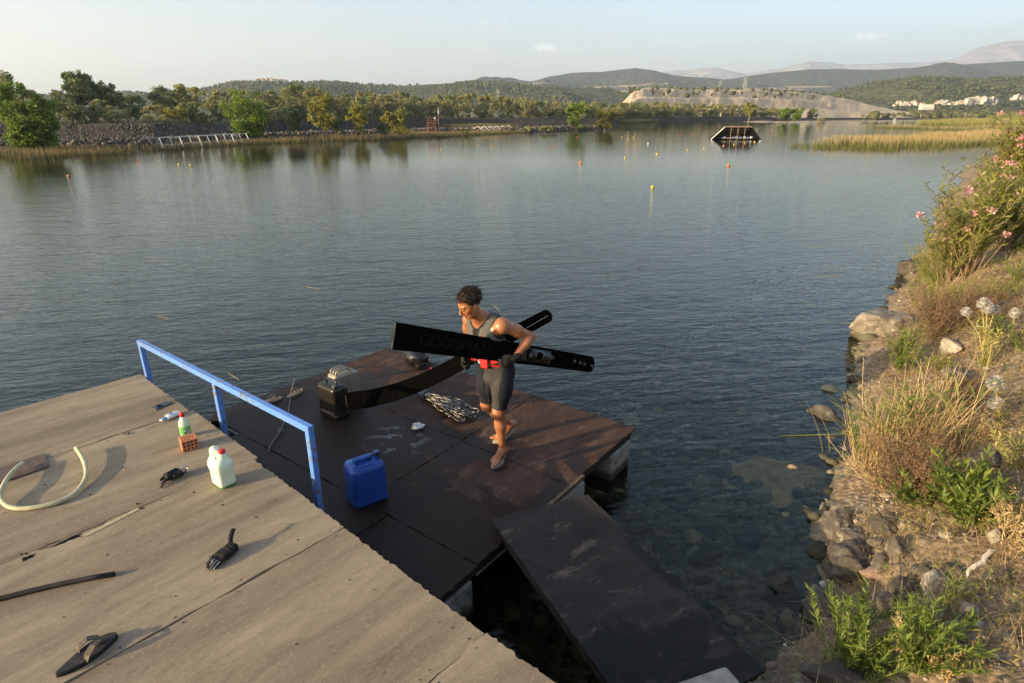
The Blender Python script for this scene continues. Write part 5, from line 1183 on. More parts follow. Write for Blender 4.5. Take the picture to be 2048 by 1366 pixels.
def build_gloves():
    a, b = on_deck(418, 1139), on_deck(470, 1100); d = b-a; t = thing('glove', 'black glove lying palm down with its wrist strap sticking up', 'glove', a, math.atan2(d.y, d.x)); L = d.length
    f = SDF((-.03, -.09, -.005), (L+.05, .09, .09), .003); w = .042
    for i, (y, l0, bend) in enumerate(((-.030, .012, .0), (-.011, .0, .006), (.009, .004, .012), (.028, .020, .004))):
        f.cap((l0, y*1.15, .013), (l0+.035, y*1.08, .024+bend), .010, .011, .004); f.cap((l0+.035, y*1.08, .024+bend), (.085, y, .024), .011, .013, .006)
    f.cap((.055, .052, .016), (.115, .035, .024), .011, .015, .008); f.rbox((.115, 0, .026), (.042, .043, .022), .02, None, .015); f.rbox((.165, 0, .030), (.028, .037, .027), .02, None, .012)
    f.cap((.188, 0, .03), (.23, 0, .03), .023, .027, .0, 'sub')
    sdf_obj('hand_shell', f, [glove_m, glove_w], t, 1, lambda c: ((c[:, 0] < .05) & (np.abs(((c[:, 1]+.04) % .0195)-.0098) > .0082) & (c[:, 2] > .012)).astype(int))
    m = MB(); m.tube([(.165, .0, .05), (.185, .028, .06), (.215, .05, .075), (.25, .072, .082), (.262, .080, .070)], [.013, .0135, .014, .0145, .012], 8, True, .3); m.build('strap', glove_m, t, True)
    m = MB(); m.tube([(.13, .042*math.cos(q), .027+.028*math.sin(q)) for q in np.linspace(-.3, 3.45, 12)], .004, 6); m.build('cuff_band', rub_black, t, True)
    p = on_deck(347, 955); t = thing('glove', 'crumpled black glove with buckled straps and a silver ring', 'glove', p, R(48)); f = SDF((-.1, -.09, -.005), (.11, .09, .09), .003)
    f.rbox((0, 0, .025), (.055, .04, .022), .02); f.cap((-.045, -.02, .018), (-.085, -.035, .012), .012, .010, .008); f.cap((-.05, .01, .03), (-.08, .0, .02), .012, .010, .006); f.cap((.03, .02, .045), (-.03, -.005, .05), .012, .013, .006); f.cap((.05, -.03, .02), (.0, -.045, .03), .013, .012, .006)
    f.cap((-.02, .03, .05), (.04, .045, .03), .009, .009, .0, 'sub'); sdf_obj('hand_shell', f, glove_m, t, 1)
    m = MB(); m.tube([(-.06, -.03, .03), (-.085, -.055, .018), (-.11, -.075, .004)], .011, 8, True, .35); m.tube([(.02, -.03, .05), (.07, -.055, .03), (.09, .01, .02), (.05, .05, .03)], .006, 6, True, .5); m.build('strap', rub_black, t, True)
    m = MB(); m.tube([(.085+.024*math.cos(q), .012+.006*math.cos(q), .03+.022*math.sin(q)) for q in np.linspace(0, 6.28, 16)], .0045, 6); m.build('ring', plain('ring_silver', (.6, .6, .6), .3, .5, .8, .02), t, True)
build_gloves()
# ================================================================== THE NEAR BANK: STONES AND PLANTS
def lance(pos, dr, L, w, rg, droop=.25, cup=.0):
    """slender leaves: base, belly, tip; one island each"""
    n = len(pos); dr = dr/np.maximum(np.linalg.norm(dr, axis=1), 1e-6)[:, None]
    sd = np.cross(dr, np.array([0, 0, 1.0])+rg.normal(0, .35, (n, 3))); sd /= np.maximum(np.linalg.norm(sd, axis=1), 1e-6)[:, None]
    L = L[:, None]; w = w[:, None]*.5; dn = np.array([0, 0, -1.0])
    V = np.stack([pos-sd*w*.15, pos+sd*w*.15, pos+dr*L*.45+dn*L*droop*.12-sd*w, pos+dr*L*.45+dn*L*droop*.12+sd*w, pos+dr*L+dn*L*droop*.55-sd*w*.08, pos+dr*L+dn*L*droop*.55+sd*w*.08], 1).reshape(-1, 3)
    b = np.arange(n)[:, None]*6; return V, np.concatenate([b+np.array([[0, 1, 3, 2]]), b+np.array([[2, 3, 5, 4]])])
def stemline(p0, d0, L, rg, curve=.25, seg=6, grav=0.0):
    pts = [Vector(p0)]; d = Vector(d0).normalized()
    for i in range(seg):
        d = (d+Vector(rg.normal(0, curve/seg*1.6, 3))+Vector((0, 0, -grav/seg))).normalized(); pts.append(pts[-1]+d*L/seg)
    return pts
lf_ole = leafmat('leaf_oleander', [(0.115, 0.142, 0.034), (0.230, 0.250, 0.057), (0.405, 0.371, 0.108)], .35, .4, 3)
lf_inu = leafmat('leaf_fresh', [(0.068, 0.111, 0.019), (0.145, 0.204, 0.034), (0.246, 0.281, 0.060)], .32, .5, 6)
lf_sage = leafmat('leaf_yellowgreen', [(0.149, 0.155, 0.034), (0.253, 0.241, 0.057), (0.368, 0.322, 0.103)], .3, .55, 6)
lf_heath = leafmat('leaf_redbrown', [(.115, .062, .034), (.19, .11, .06), (.27, .175, .10)], .2, .8, 6)
lf_straw = leafmat('straw', [(.26, .165, .075), (.42, .29, .14), (.56, .42, .23)], .25, .7, 4)
lf_reedg = leafmat('leaf_reed', [(.10, .14, .03), (.17, .20, .045), (.27, .27, .08)], .35, .45, 2)
lf_pink = leafmat('petal_pink', [(.66, .24, .32), (.80, .40, .46), (.88, .58, .60)], .35, .6, 6)
lf_this = leafmat('thistle_leaf', [(.26, .23, .07), (.42, .36, .12), (.54, .46, .19)], .25, .6, 6)
twig_m = plain('twig', (.20, .135, .085), .9, .1, 0, .25, 20, .2); straw_m = plain('straw_stem', (.46, .34, .17), .7, .2, 0, .2, 12, 0); stem_g = plain('green_stem', (.20, .22, .07), .7, .2, 0, .2, 12, 0)
def spot(px, py_base, py_top):
    p = bank_hit(px, py_base); return p, max(.1, PY(px, py_top, p.y).z-p.z)
def plant(name, label, cat, p, group=None): return thing(name, label, cat, p, 0, group)
def put(name, t, V, F, m): obj(name, mesh(name, V, F, m), t)
def oleander(label, px, py, top, spread, n, seed, flowers=10, leaf=.115, per=46, lm=None):
    p, H = spot(px, py, top); rg = np.random.default_rng(seed); t = plant('oleander', label, 'oleander', p); mb = MB(); LP, LD = [], []; fp = []
    for i in range(n):
        az = rg.uniform(0, 6.28); k = rg.uniform(.1, 1)**.7; d = (math.cos(az)*spread*k, math.sin(az)*spread*k, H); L = Vector(d).length*rg.uniform(.62, 1.05)
        pts = stemline((rg.normal(0, .05), rg.normal(0, .05), -.05), d, L, rg, .35, 7); mb.tube(pts, [.011-.0012*j for j in range(8)], 4)
        for q in np.linspace(.32, 1, per):
            j = q*7; i0 = min(6, int(j)); c = pts[i0].lerp(pts[i0+1], j-i0); a = rg.uniform(0, 6.28); ax = (pts[i0+1]-pts[i0]).normalized()
            o = Vector((math.cos(a), math.sin(a), rg.uniform(-.1, .3))); LP.append(c); LD.append(o*.9+ax*rg.uniform(.4, 1.1))
        for s in range(2):                                  # side twigs
            j0 = int(rg.integers(3, 7)); q2 = stemline(pts[j0], (rg.normal(0, 1), rg.normal(0, 1), 1.1), H*rg.uniform(.15, .32), rg, .3, 4); mb.tube(q2, [.005, .0045, .004, .003, .002], 4)
            for q in np.linspace(.1, 1, per//3):
                j = q*4; i0 = min(3, int(j)); c = q2[i0].lerp(q2[i0+1], j-i0); a = rg.uniform(0, 6.28); LP.append(c); LD.append(Vector((math.cos(a), math.sin(a), .7)))
            fp.append(q2[-1])
        fp.append(pts[-1])
    put('leaves', t, *lance(np.array(LP), np.array(LD), rg.uniform(.7, 1.25, len(LP))*leaf, np.full(len(LP), leaf*.19), rg, .2), lm or lf_ole); mb.build('branches', twig_m, t)
    if flowers:
        for j in rg.permutation(len(fp))[:flowers]:
            C = np.array(fp[j])+rg.normal(0, .038, (26, 3))*np.array([1, 1, .7]); V, F = leaves(C, np.full(len(C), .044), rg, .95, .6); put('flower_cluster', t, V, F, lf_pink)
    return t
def sprig(label, px, py, top, spread, n, seed, lm=lf_inu, leaf=.05, w=.011, name='shrub', per=44, start=.12, cat='shrub', dens=1.0, wood=None, curve=.35, extra=None):
    p, H = spot(px, py, top); rg = np.random.default_rng(seed); t = plant(name, label, cat, p); mb = MB(); LP, LD = [], []
    spread *= 1.15; per = int(per*1.35); n = int(n*1.3)
    for i in range(n):
        az = rg.uniform(0, 6.28); k = rg.uniform(0, 1)**.6; d = (math.cos(az)*spread*k, math.sin(az)*spread*k, H*rg.uniform(.65, 1)); L = Vector(d).length
        pts = stemline((rg.normal(0, .05)*spread*3, rg.normal(0, .05)*spread*3, -.03), d, L, rg, curve, 6); mb.tube(pts, [.0045, .004, .0036, .003, .0024, .0018, .0012], 4)
        for q in np.linspace(start, 1, per):
            j = q*6; i0 = min(5, int(j)); c = pts[i0].lerp(pts[i0+1], j-i0); a = rg.uniform(0, 6.28); ax = (pts[i0+1]-pts[i0]).normalized()
            LP.append(c); LD.append(Vector((math.cos(a), math.sin(a), .1))*.8+ax*rg.uniform(.5, 1.2))
    put('leaves', t, *lance(np.array(LP), np.array(LD), rg.uniform(.6, 1.3, len(LP))*leaf, np.full(len(LP), w), rg, .25), lm); mb.build('stems', wood or stem_g, t)
    return t
def dryshrub(label, px, py, top, spread, n, seed, leanv=(0, 0), twig=None, seeds=True, name='dry_shrub', green=0, sm=None):
    p, H = spot(px, py, top); rg = np.random.default_rng(seed); t = plant(name, label, 'shrub', p); mb = MB(); C = []
    for i in range(n):
        az = rg.uniform(0, 6.28); k = rg.uniform(.15, 1); d = (math.cos(az)*spread*k+leanv[0], math.sin(az)*spread*k+leanv[1], H*rg.uniform(.55, 1)); pts = stemline((rg.normal(0, .05), rg.normal(0, .05), -.03), d, Vector(d).length, rg, .45, 6, .12)
        mb.tube(pts, [.0045, .0038, .0032, .0027, .0022, .0017, .001], 4)
        for b in range(4):
            j = int(rg.integers(2, 6)); q = stemline(pts[j], Vector(rg.normal(0, 1, 3))+Vector((0, 0, .7))+(pts[j+1]-pts[j]).normalized()*1.2, H*rg.uniform(.12, .32), rg, .5, 4); mb.tube(q, [.0022, .0019, .0016, .0012, .0008], 3)
            C += [q[k2]+Vector(rg.normal(0, .012, 3)) for k2 in (1, 2, 3, 4, 4) for _ in range(3)]
    mb.build('twigs', twig or twig_m, t)
    if seeds: C = np.array(C); V, F = leaves(C, np.full(len(C), .015), rg, .7, .6); put('seed_heads', t, V, F, sm or lf_heath)
    return t
def tussock(label, px, py, top, spread, n_green, n_straw, seed, name='reed_tussock'):
    p, H = spot(px, py, top); rg = np.random.default_rng(seed); t = plant(name, label, 'grass tussock', p)
    q = rg.normal(0, 1, (n_straw, 2))*spread*.55; z = bank_z(p.x+q[:, 0], p.y+q[:, 1], False)-p.z-.04
    V, F = blades(np.column_stack([q, z]), H*rg.uniform(.45, 1.0, n_straw), np.full(n_straw, .0055), rg, .28, .45); put('dry_stalks', t, V, F, lf_straw)
    mb = MB(); LP, LD = [], []
    for i in range(n_green):
        q = rg.normal(0, 1, 2)*spread*.5; zz = float(bank_z(p.x+q[0], p.y+q[1], False))-p.z; pts = stemline((q[0], q[1], zz-.03), (rg.normal(0, .28), rg.normal(0, .28), 1), H*rg.uniform(.5, .98), rg, .15, 5); mb.tube(pts, [.0042, .0038, .0034, .003, .0024, .0016], 4)
        for k in range(6):
            j = rg.uniform(.8, 4.9); i0 = int(j); a = rg.uniform(0, 6.28); LP.append(pts[i0].lerp(pts[i0+1], j-i0)); LD.append(Vector((math.cos(a), math.sin(a), rg.uniform(.5, 1.5))))
    put('leaves', t, *lance(np.array(LP), np.array(LD), rg.uniform(.14, .34, len(LP)), np.full(len(LP), .019), rg, .45), lf_reedg); mb.build('stems', straw_m, t); return t
spike_w = plain('thistle_spike', (.42, .39, .36), .7, .3, 0, .15, 40, 0)
def thistle(label, heads, base, seed):
    """globe thistle: heads given as (px, py, radius px)"""
    p = bank_hit(*base); rg = np.random.default_rng(seed); t = plant('globe_thistle', label, 'thistle', p); mb = MB(); LP, LD = [], []
    for i, (hx, hy, hr) in enumerate(heads):
        Y = p.y-.03+.05*rg.random(); c = PY(hx, hy, Y); r = hr/1140*Y; c = c-p
        pts = [Vector((0, 0, -.03)), Vector((c.x*.25, c.y*.4, c.z*.35)), Vector((c.x*.7, c.y*.8, c.z*.72)), c-Vector((0, 0, r*.7))]; mb.tube(pts, [.007, .006, .005, .004], 6)
        n = 420; g = np.arange(n)+.5; ph = np.arccos(1-2*g/n); th = math.pi*(1+5**.5)*g; d = np.stack([np.cos(th)*np.sin(ph), np.sin(th)*np.sin(ph), np.cos(ph)], 1)+rg.normal(0, .05, (n, 3))
        d /= np.linalg.norm(d, axis=1)[:, None]; V, F = lance(np.array(c)+d*r*.35, d, np.full(n, r*.68)*rg.uniform(.85, 1.12, n), np.full(n, r*.12), rg, 0)
        A, AF = ICO[2]; V = np.concatenate([V, A*r*.6+np.array(c)]); F = [list(x) for x in F]+[list(x+len(d)*6) for x in AF]; obj('flower_head', mesh('flower_head', V, F, spike_w), t)
        for q in np.linspace(.05, .95, 15):
            j = q*3; i0 = min(2, int(j)); cc = pts[i0].lerp(pts[i0+1], j-i0); a = rg.uniform(0, 6.28)
            for s in range(3): LP.append(cc); LD.append(Vector((math.cos(a+s*.22), math.sin(a+s*.22), .35)))
    put('leaves', t, *lance(np.array(LP), np.array(LD), rg.uniform(.04, .12, len(LP)), np.full(len(LP), .012), rg, .3), lf_this); mb.build('stem', plain('thistle_stem', (.46, .38, .14), .7), t); return t
# ---- rocks
def rock_mat(name, lo, hi, lichen=.0, wetz=.65):
    t = NT(name); v = t.co('Object'); n1 = t.noise(v, 5, 6, .65); n2 = t.noise(v, 28, 5, .7); c = t.ramp(t.math('ADD', t.math('MULTIPLY', n1, .6), t.math('MULTIPLY', n2, .4)), [(.35, lo), (.65, hi)])
    if lichen: c = t.mix(t.ramp(t.noise(v, 11, 5, .75, .5), [(.56, 0.0), (.60, lichen)]), c, (.50, .47, .40))
    c = t.mix(t.ramp(t.noise(v, 7, 4, .7, .8), [(.62, 0.0), (.70, .8)]), c, tuple(x*.3 for x in lo))
    z = t.n('SeparateXYZ', {0: t.co('World')}).outputs[2]; w = t.n('MapRange', {0: t.math('ADD', z, t.math('MULTIPLY', n2, .05)), 1: .05, 2: .10, 3: 1.0, 4: 0.0}).outputs[0]
    c = t.mix(t.math('MULTIPLY', w, wetz), c, (.03, .028, .02)); return t.done(c, .85, .25, 0, t.bump(t.math('ADD', n1, t.math('MULTIPLY', n2, .5)), .9, .02))
RK = {'grey': rock_mat('rock_grey', (.082, .066, .050), (.185, .152, .118), .35), 'sunk': rock_mat('rock_sunken', (.30, .20, .10), (.68, .46, .25), .0, .0), 'tan': rock_mat('rock_tan', (.17, .14, .105), (.33, .28, .22), .75), 'dark': rock_mat('rock_dark', (.055, .045, .036), (.12, .10, .08), .12), 'pink': rock_mat('rock_pink', (.22, .14, .10), (.36, .25, .19), .1), 'pale': rock_mat('rock_pale', (.26, .22, .17), (.45, .39, .31), .5)}
def rock(label, px, py, w, h, kind, seed, depth=1.0, ang=.3, sink=.25, z=None, tilt=0.0, facet=.5):
    p = bank_hit(px, py) if z is None else P(px, py, z); k = p.y/1100*1.02; rg = np.random.default_rng(seed); V, F = ICO[5 if w > 70 else 4]
    V = V.copy()
    for i in range(11):                                     # flat faces cut off
        n = rg.normal(0, 1, 3); n /= np.linalg.norm(n); d = V @ n; lim = rg.uniform(.50, .85); V = V-np.maximum(d-lim, 0)[:, None]*n*(.75+.25*facet)
    o = seed*3.1; V = V*(1+.19*fbm(V[:, 0]*1.6+o, V[:, 1]*1.6, V[:, 2]*1.6, o=5, seed=seed)[:, None]); sx, sz = w*k/2*1.15, h*k/2*1.25
    V = V*np.array([sx, sx*depth, sz]); R_ = Matrix.Rotation(ang, 3, 'Z') @ Matrix.Rotation(tilt, 3, 'Y'); V = V @ np.array(R_).T
    return obj('rock', mesh('rock', V, F, RK[kind], True), None, (p.x, p.y, p.z+sz*(.6-sink*2)), label=label, cat='rock')
def build_rocks():
    rock('large tan rock with pale lichen standing in the shallow water', 1755, 676, 118, 62, 'tan', 1, .8, .5, .02, .0)
    rock('small dark wet rock in the water below the oleander', 1820, 548, 46, 32, 'dark', 2, .8, .2, .0, .0)
    rock('flat grey slab tilted up at the waterline', 1672, 1056, 100, 44, 'grey', 3, .5, .75, .0, None, -.35)
    rock('elongated grey cobble leaning on the tilted slab', 1700, 1090, 78, 40, 'grey', 4, .5, -.75, .05)
    rock('big dark wet boulder half under water beside the bank stones', 1684, 1150, 110, 84, 'dark', 5, 1.0, .4, .12)
    rock('second dark boulder in the water below the wet one', 1650, 1225, 100, 70, 'dark', 6, 1.0, 1.2, .22)
    rock('pinkish brown cobble at the foot of the bank', 1738, 1164, 50, 28, 'pink', 7, .6, -.3, .0)
    for i, (x, y, w, h, kd, lb) in enumerate(((1724, 1118, 32, 26, 'grey', 'round grey cobble right of the elongated cobble'), (1757, 1132, 44, 26, 'grey', 'long grey cobble above the pinkish one'), (1790, 1108, 52, 40, 'grey', 'grey stone with white lichen at the edge of the dry grass'), (1757, 1062, 64, 36, 'dark', 'flat dark stone under the dry shrub'),
        (1846, 1156, 52, 40, 'grey', 'squat grey stone above the pale lichen rock'), (1866, 1184, 66, 52, 'pale', 'pale lichen covered rock in the middle of the near bank'), (1806, 1192, 76, 44, 'dark', 'broad dark rock left of the pale lichen rock'), (1770, 1228, 58, 66, 'dark', 'upright dark brown rock behind the green sprigs'),
        (1902, 1150, 44, 36, 'grey', 'tan stone right of the squat grey stone'), (1936, 1190, 42, 44, 'tan', 'upright tan stone in the dry grass'), (1932, 1234, 54, 44, 'tan', 'angular tan rock in the dry grass'), (1902, 1272, 50, 44, 'tan', 'triangular tan rock beside the dead leaf'), (1928, 1296, 34, 26, 'grey', 'small grey rock below the triangular one'),
        (1984, 1086, 34, 38, 'pale', 'pale upright stone near the white stick'), (2002, 1160, 36, 26, 'grey', 'smooth grey stone right of the white stick'), (1975, 1162, 26, 20, 'tan', 'small tan stone below the white stick'), (1890, 1075, 30, 18, 'pale', 'small pale stone under the green shrub'), (1880, 1300, 40, 24, 'dark', 'dark stone low on the near bank'),
        (1750, 1090, 34, 22, 'grey', 'small grey cobble at the head of the gravel'), (1778, 1046, 30, 20, 'dark', 'dark pebble under the dry shrub'), (1905, 700, 46, 26, 'pale', 'pale stone on the slope below the thistles'), (1915, 760, 60, 30, 'grey', 'grey ledge stone left of the big thistle heads'), (1880, 900, 70, 40, 'grey', 'worn grey ledge behind the tussock'), (1960, 930, 80, 40, 'grey', 'broad worn grey ledge right of the dry shrub'))):
        rock(lb, x, y, w, h, kd, 20+i, .8, i*.7, .08)
    rock('big grey rock cut by the bottom edge of the photo', 1672, 1362, 170, 56, 'dark', 60, .6, -.1, .0)
    p = P(1560, 965, -.30); o = rock('large brown boulder lying under water near the gangway', 1588, 985, 270, 120, 'sunk', 63, .85, .35, .0, -.34); o.location.z = -.36
    o = rock('dark sunken log shaped rock beside the brown boulder', 1640, 985, 150, 60, 'dark', 62, .45, .3, .0, -.2); o.location.z = -.30
    for i, (x, y, w) in enumerate(((1500, 1090, 60), (1420, 1060, 45), (1560, 1180, 90), (1450, 1190, 50), (1600, 1290, 110), (1640, 840, 70), (1560, 860, 50), (1360, 1010, 40))):
        z = float(bank_z(*P(x, y, -.5).xy)); o = rock(('rounded stone on the lake bed %s' % ('below the sunken boulder', 'off the gangway', 'between gangway and bank', 'beside the gangway edge', 'near the bottom right of the gangway', 'left of the tussock', 'off the tussock', 'off the dock corner')[i]), x, y, w, w*.5, 'grey' if i % 2 else 'dark', 70+i, .8, i, .1, max(z, -1.1))
    # gravel, too many to count
    rg = np.random.default_rng(21); n = 24000; t = rg.uniform(-4.5, 26, n)**1.0; s = np.abs(rg.normal(0, 1.6, n)); w = rg.random(n) < np.clip(6/(t+6.5), .06, 1); t, s = t[w], s[w]; off = bank_line(t); x = B0.x+BU.x*t+BN.x*(s+off); y = B0.y+BU.y*t+BN.y*(s+off)
    cl = fbm(x*1.1, y*1.1, o=3, seed=31)+.45*np.exp(-s*2.5); k = cl > -.15; x, y = x[k], y[k]; r = rg.gamma(1.9, .0055, len(x)).clip(.004, .05)
    gm = NT('gravel'); rr = gm.rnd(); gmat = gm.done(gm.ramp(rr, [(0, (.11, .085, .06)), (.35, (.22, .17, .115)), (.75, (.31, .25, .18)), (.95, (.45, .40, .32)), (1, (.62, .57, .5))]), .85, .2, 0, gm.bump(gm.noise(gm.co('World'), 60, 3), .4, .005))
    V, F = many(ICO[2], np.column_stack([x, y, bank_z(x, y)+r*.25]), r[:, None]*np.stack([rg.uniform(.8, 1.5, len(r)), rg.uniform(.7, 1.2, len(r)), rg.uniform(.4, .8, len(r))], 1), rand_rots(rg, len(r), .4), .12, rg)
    obj('gravel', mesh('gravel', V, F, gmat, True), kind='stuff', label='pale gravel and pebbles scattered over the bank')
    n = 7000; t = rg.uniform(-3.5, 14, n); s = -rg.uniform(0, 1, n)**.8*3.6; off = bank_line(t); x = B0.x+BU.x*t+BN.x*(s+off); y = B0.y+BU.y*t+BN.y*(s+off); r = rg.gamma(2.5, .018, n).clip(.012, .13)
    gm = NT('bed_stones'); rr = gm.rnd(); bmat = gm.done(gm.ramp(rr, [(0, (.035, .034, .022)), (.6, (.10, .092, .06)), (.9, (.21, .19, .13)), (1, (.36, .32, .23))]), .9, .2)
    V, F = many(ICO[2], np.column_stack([x, y, bank_z(x, y)+r*.15]), r[:, None]*np.stack([rg.uniform(.8, 1.5, n), rg.uniform(.7, 1.2, n), rg.uniform(.4, .75, n)], 1), rand_rots(rg, n, .4), .12, rg)
    obj('lake_bed_stones', mesh('lake_bed_stones', V, F, bmat, True), kind='stuff', label='rounded stones on the bed of the clear shallow water')
build_rocks()
def build_plants():
    rg = np.random.default_rng(41)
    # dry grass and litter
    n = 130000; t = rg.uniform(-4.5, 30, n); s = rg.uniform(.12, 4.2, n); w = rg.random(n) < np.clip(5/(np.maximum(t, -4)+7), .05, 1); t, s = t[w], s[w]; off = bank_line(t); x = B0.x+BU.x*t+BN.x*(s+off); y = B0.y+BU.y*t+BN.y*(s+off)
    cl = fbm(x*.9+7, y*.9, o=3, seed=44)+.25*np.clip(s-.5, -.6, .4); k = cl > -.28; x, y = x[k], y[k]; m = len(x)
    V, F = blades(np.column_stack([x, y, bank_z(x, y)-.005]), rg.uniform(.06, .34, m), rg.uniform(.002, .0048, m), rg, .8, 1.3); obj('dry_grass', mesh('dry_grass', V, F, lf_straw), kind='stuff', label='matted straw coloured grass on the bank')
    n = 9000; t = rg.uniform(-4, 20, n); s = rg.uniform(.05, 3.6, n); off = bank_line(t); x = B0.x+BU.x*t+BN.x*(s+off); y = B0.y+BU.y*t+BN.y*(s+off); k = fbm(x*.8, y*.8+4, o=3, seed=46) > .05; x, y = x[k], y[k]; m = len(x)
    az = rg.uniform(0, 6.28, m); V, F = lance(np.column_stack([x, y, bank_z(x, y)+.012]), np.column_stack([np.cos(az), np.sin(az), rg.normal(.05, .25, m)]), rg.uniform(.03, .12, m), rg.uniform(.002, .012, m), rg, .1); obj('leaf_litter', mesh('leaf_litter', V, F, lf_heath), kind='stuff', label='brown leaf and twig litter on the bank')
    # tangled low weeds, too many to count
    for nm, lb, mt, n, thr, sd, hh in (('low_weeds', 'low green and yellowish weeds tangled over the bank', lf_sage, 2600, .30, 48, .20), ('brown_weeds', 'low brown dried weeds tangled over the bank', lf_heath, 3400, .15, 52, .22), ('green_weeds', 'fresh green weeds sprouting between the dry grass', lf_inu, 1300, .42, 58, .17)):
        t = rg.uniform(-4.3, 24, n*3); s = rg.uniform(.25, 3.4, n*3); off = bank_line(t); x = B0.x+BU.x*t+BN.x*(s+off); y = B0.y+BU.y*t+BN.y*(s+off); k = fbm(x*.75+sd, y*.75, o=3, seed=sd) > thr-.35*(t > 4); x, y = x[k][:n], y[k][:n]; PP, DD = [], []
        for px_, py_ in zip(x, y):
            zz = float(bank_z(px_, py_)); h_ = hh*rg.uniform(.4, 1.3); d_ = np.array([rg.normal(0, .35), rg.normal(0, .35), 1.0])*h_
            for q in np.linspace(.08, 1, 13): a_ = rg.uniform(0, 6.28); PP.append((px_+d_[0]*q, py_+d_[1]*q, zz+d_[2]*q)); DD.append((math.cos(a_), math.sin(a_), rg.uniform(.2, .9)))
        V, F = lance(np.array(PP), np.array(DD), rg.uniform(.02, .06, len(PP)), rg.uniform(.005, .011, len(PP)), rg, .3); obj(nm, mesh(nm, V, F, mt), kind='stuff', label=lb)
    # oleanders, far to near
    oleander('tall pink flowering oleander at the top right edge of the photo', 2035, 400, 226, .85, 70, 1, 90, .17, 70)
    oleander('pink flowering oleander behind and left of the tallest one', 2000, 400, 296, .62, 40, 2, 40, .15, 52)
    oleander('loose oleander with bare lower stems and few pink flowers', 1935, 552, 322, .78, 36, 3, 18, .14, 46)
    oleander('low oleander sprawling left of the bare stemmed one', 1893, 566, 420, .62, 28, 4, 9, .13, 42)
    oleander('oleander with long pale green leaves right of the bare stemmed one', 2010, 500, 340, .75, 50, 5, 12, .16, 48)
    sprig('feathery yellow green bush hanging over the water by the small dark rock', 1862, 566, 470, .50, 54, 6, lf_sage, .05, .008, 'bush', 40)
    dryshrub('reddish brown heath shrub above the large tan rock', 1872, 672, 566, .46, 110, 7, (-.05, 0), None, True, 'heath_shrub')
    dryshrub('second reddish heath shrub further right along the slope', 1945, 650, 556, .42, 70, 8, (0, 0), None, True, 'heath_shrub')
    sprig('yellow green sprigs growing through the reddish heath shrub', 1855, 655, 556, .36, 34, 9, lf_sage, .05, .012, 'bush', 26, .45)
    sprig('bright green sprigs on the slope right of the heath shrub', 1925, 645, 572, .20, 14, 10, lf_inu, .05, .012, 'bush', 26, .4)
    sprig('low yellowish herb on the slope behind the thistles', 2000, 600, 555, .30, 20, 17, lf_sage, .05, .01, 'herb', 24, .2)
    sprig('green leafy plant beside the large tan rock', 1800, 742, 648, .17, 18, 11, lf_inu, .055, .013, 'leafy_plant', 40)
    sprig('small yellow green herb right of the green leafy plant', 1880, 742, 702, .14, 12, 12, lf_sage, .05, .011, 'herb', 26)
    tussock('tall tussock of straw and green reed leaves at the waterline', 1800, 905, 700, .34, 44, 420, 13)
    tussock('smaller reed tussock leaning over the water left of the tall one', 1735, 930, 778, .16, 14, 70, 14)
    tussock('thin reed clump on the slope right of the tall tussock', 1868, 830, 700, .14, 8, 60, 15)
    dryshrub('large brown dried shrub below the tussock', 1835, 1000, 868, .40, 150, 16, (-.04, 0))
    dryshrub('bare curved twigs arching over the water left of the dried shrub', 1765, 975, 888, .22, 22, 18, (-.34, 0), straw_m, False, 'arching_twigs')
    sprig('green leafed shrub growing out of the dried shrub, left half', 1838, 1012, 958, .20, 22, 19, lf_inu, .06, .014, 'leafy_plant', 26, .3)
    sprig('bright green shrub with long leaves right of the dried shrub', 1938, 1046, 918, .24, 30, 20, lf_inu, .085, .019, 'leafy_plant', 34, .15)
    sprig('green upright plant at the bottom of the photo, left group of stems', 1706, 1345, 1190, .22, 26, 22, lf_inu, .055, .010, 'leafy_plant', 60)
    sprig('green upright plant at the bottom of the photo, right group of stems', 1832, 1340, 1205, .17, 20, 23, lf_inu, .055, .010, 'leafy_plant', 60)
    sprig('grey green feathery herb between the two green upright plants', 1845, 1262, 1196, .15, 16, 24, leafmat('leaf_greygreen', [(.12, .14, .08), (.18, .20, .11), (.25, .26, .15)], .25), .035, .007, 'herb', 40)
    sprig('green spindly weed in front of the pale lichen rock', 1888, 1225, 1130, .06, 5, 25, lf_inu, .05, .010, 'weed', 20)
    dryshrub('dry stalks with pale seed heads at the bottom right', 1872, 1352, 1272, .16, 14, 26, (.02, 0), straw_m, True, 'dry_stalks', 0, lf_straw)
    thistle('globe thistle with two large heads one above the other', [(1990, 766, 17), (1991, 806, 15)], (1998, 850), 27)
    thistle('globe thistle with a cluster of four heads by the heath shrub', [(1932, 623, 10), (1966, 606, 12), (1976, 616, 12), (1990, 618, 9)], (1965, 700), 28)
    thistle('globe thistle with one small head at the right edge', [(2030, 626, 11)], (2020, 672), 29)
    sprig('pale yellow spiny thistle leaves at the right edge above the slope', 2030, 935, 868, .24, 16, 30, lf_this, .06, .012, 'spiny_weed', 26, .1)
    sprig('pale yellow spiny weed below the thistle cluster', 1965, 735, 640, .16, 12, 31, lf_this, .06, .012, 'spiny_weed', 24, .1)
    dryshrub('dry straw weed at the right edge in the middle of the bank', 2030, 1080, 985, .30, 30, 32, (0, 0), straw_m, True, 'dry_weed', 0, lf_straw)
    dryshrub('brown low weed on the slope between tussock and thistle', 1925, 800, 745, .22, 30, 33, (0, 0), None, True, 'dry_weed')
    dryshrub('dry straw weed above the worn ledges', 1960, 880, 820, .26, 30, 34, (0, 0), straw_m, True, 'dry_weed', 0, lf_straw)
    # slope plants seen end-on further along the bank
    rgb = np.random.default_rng(55)
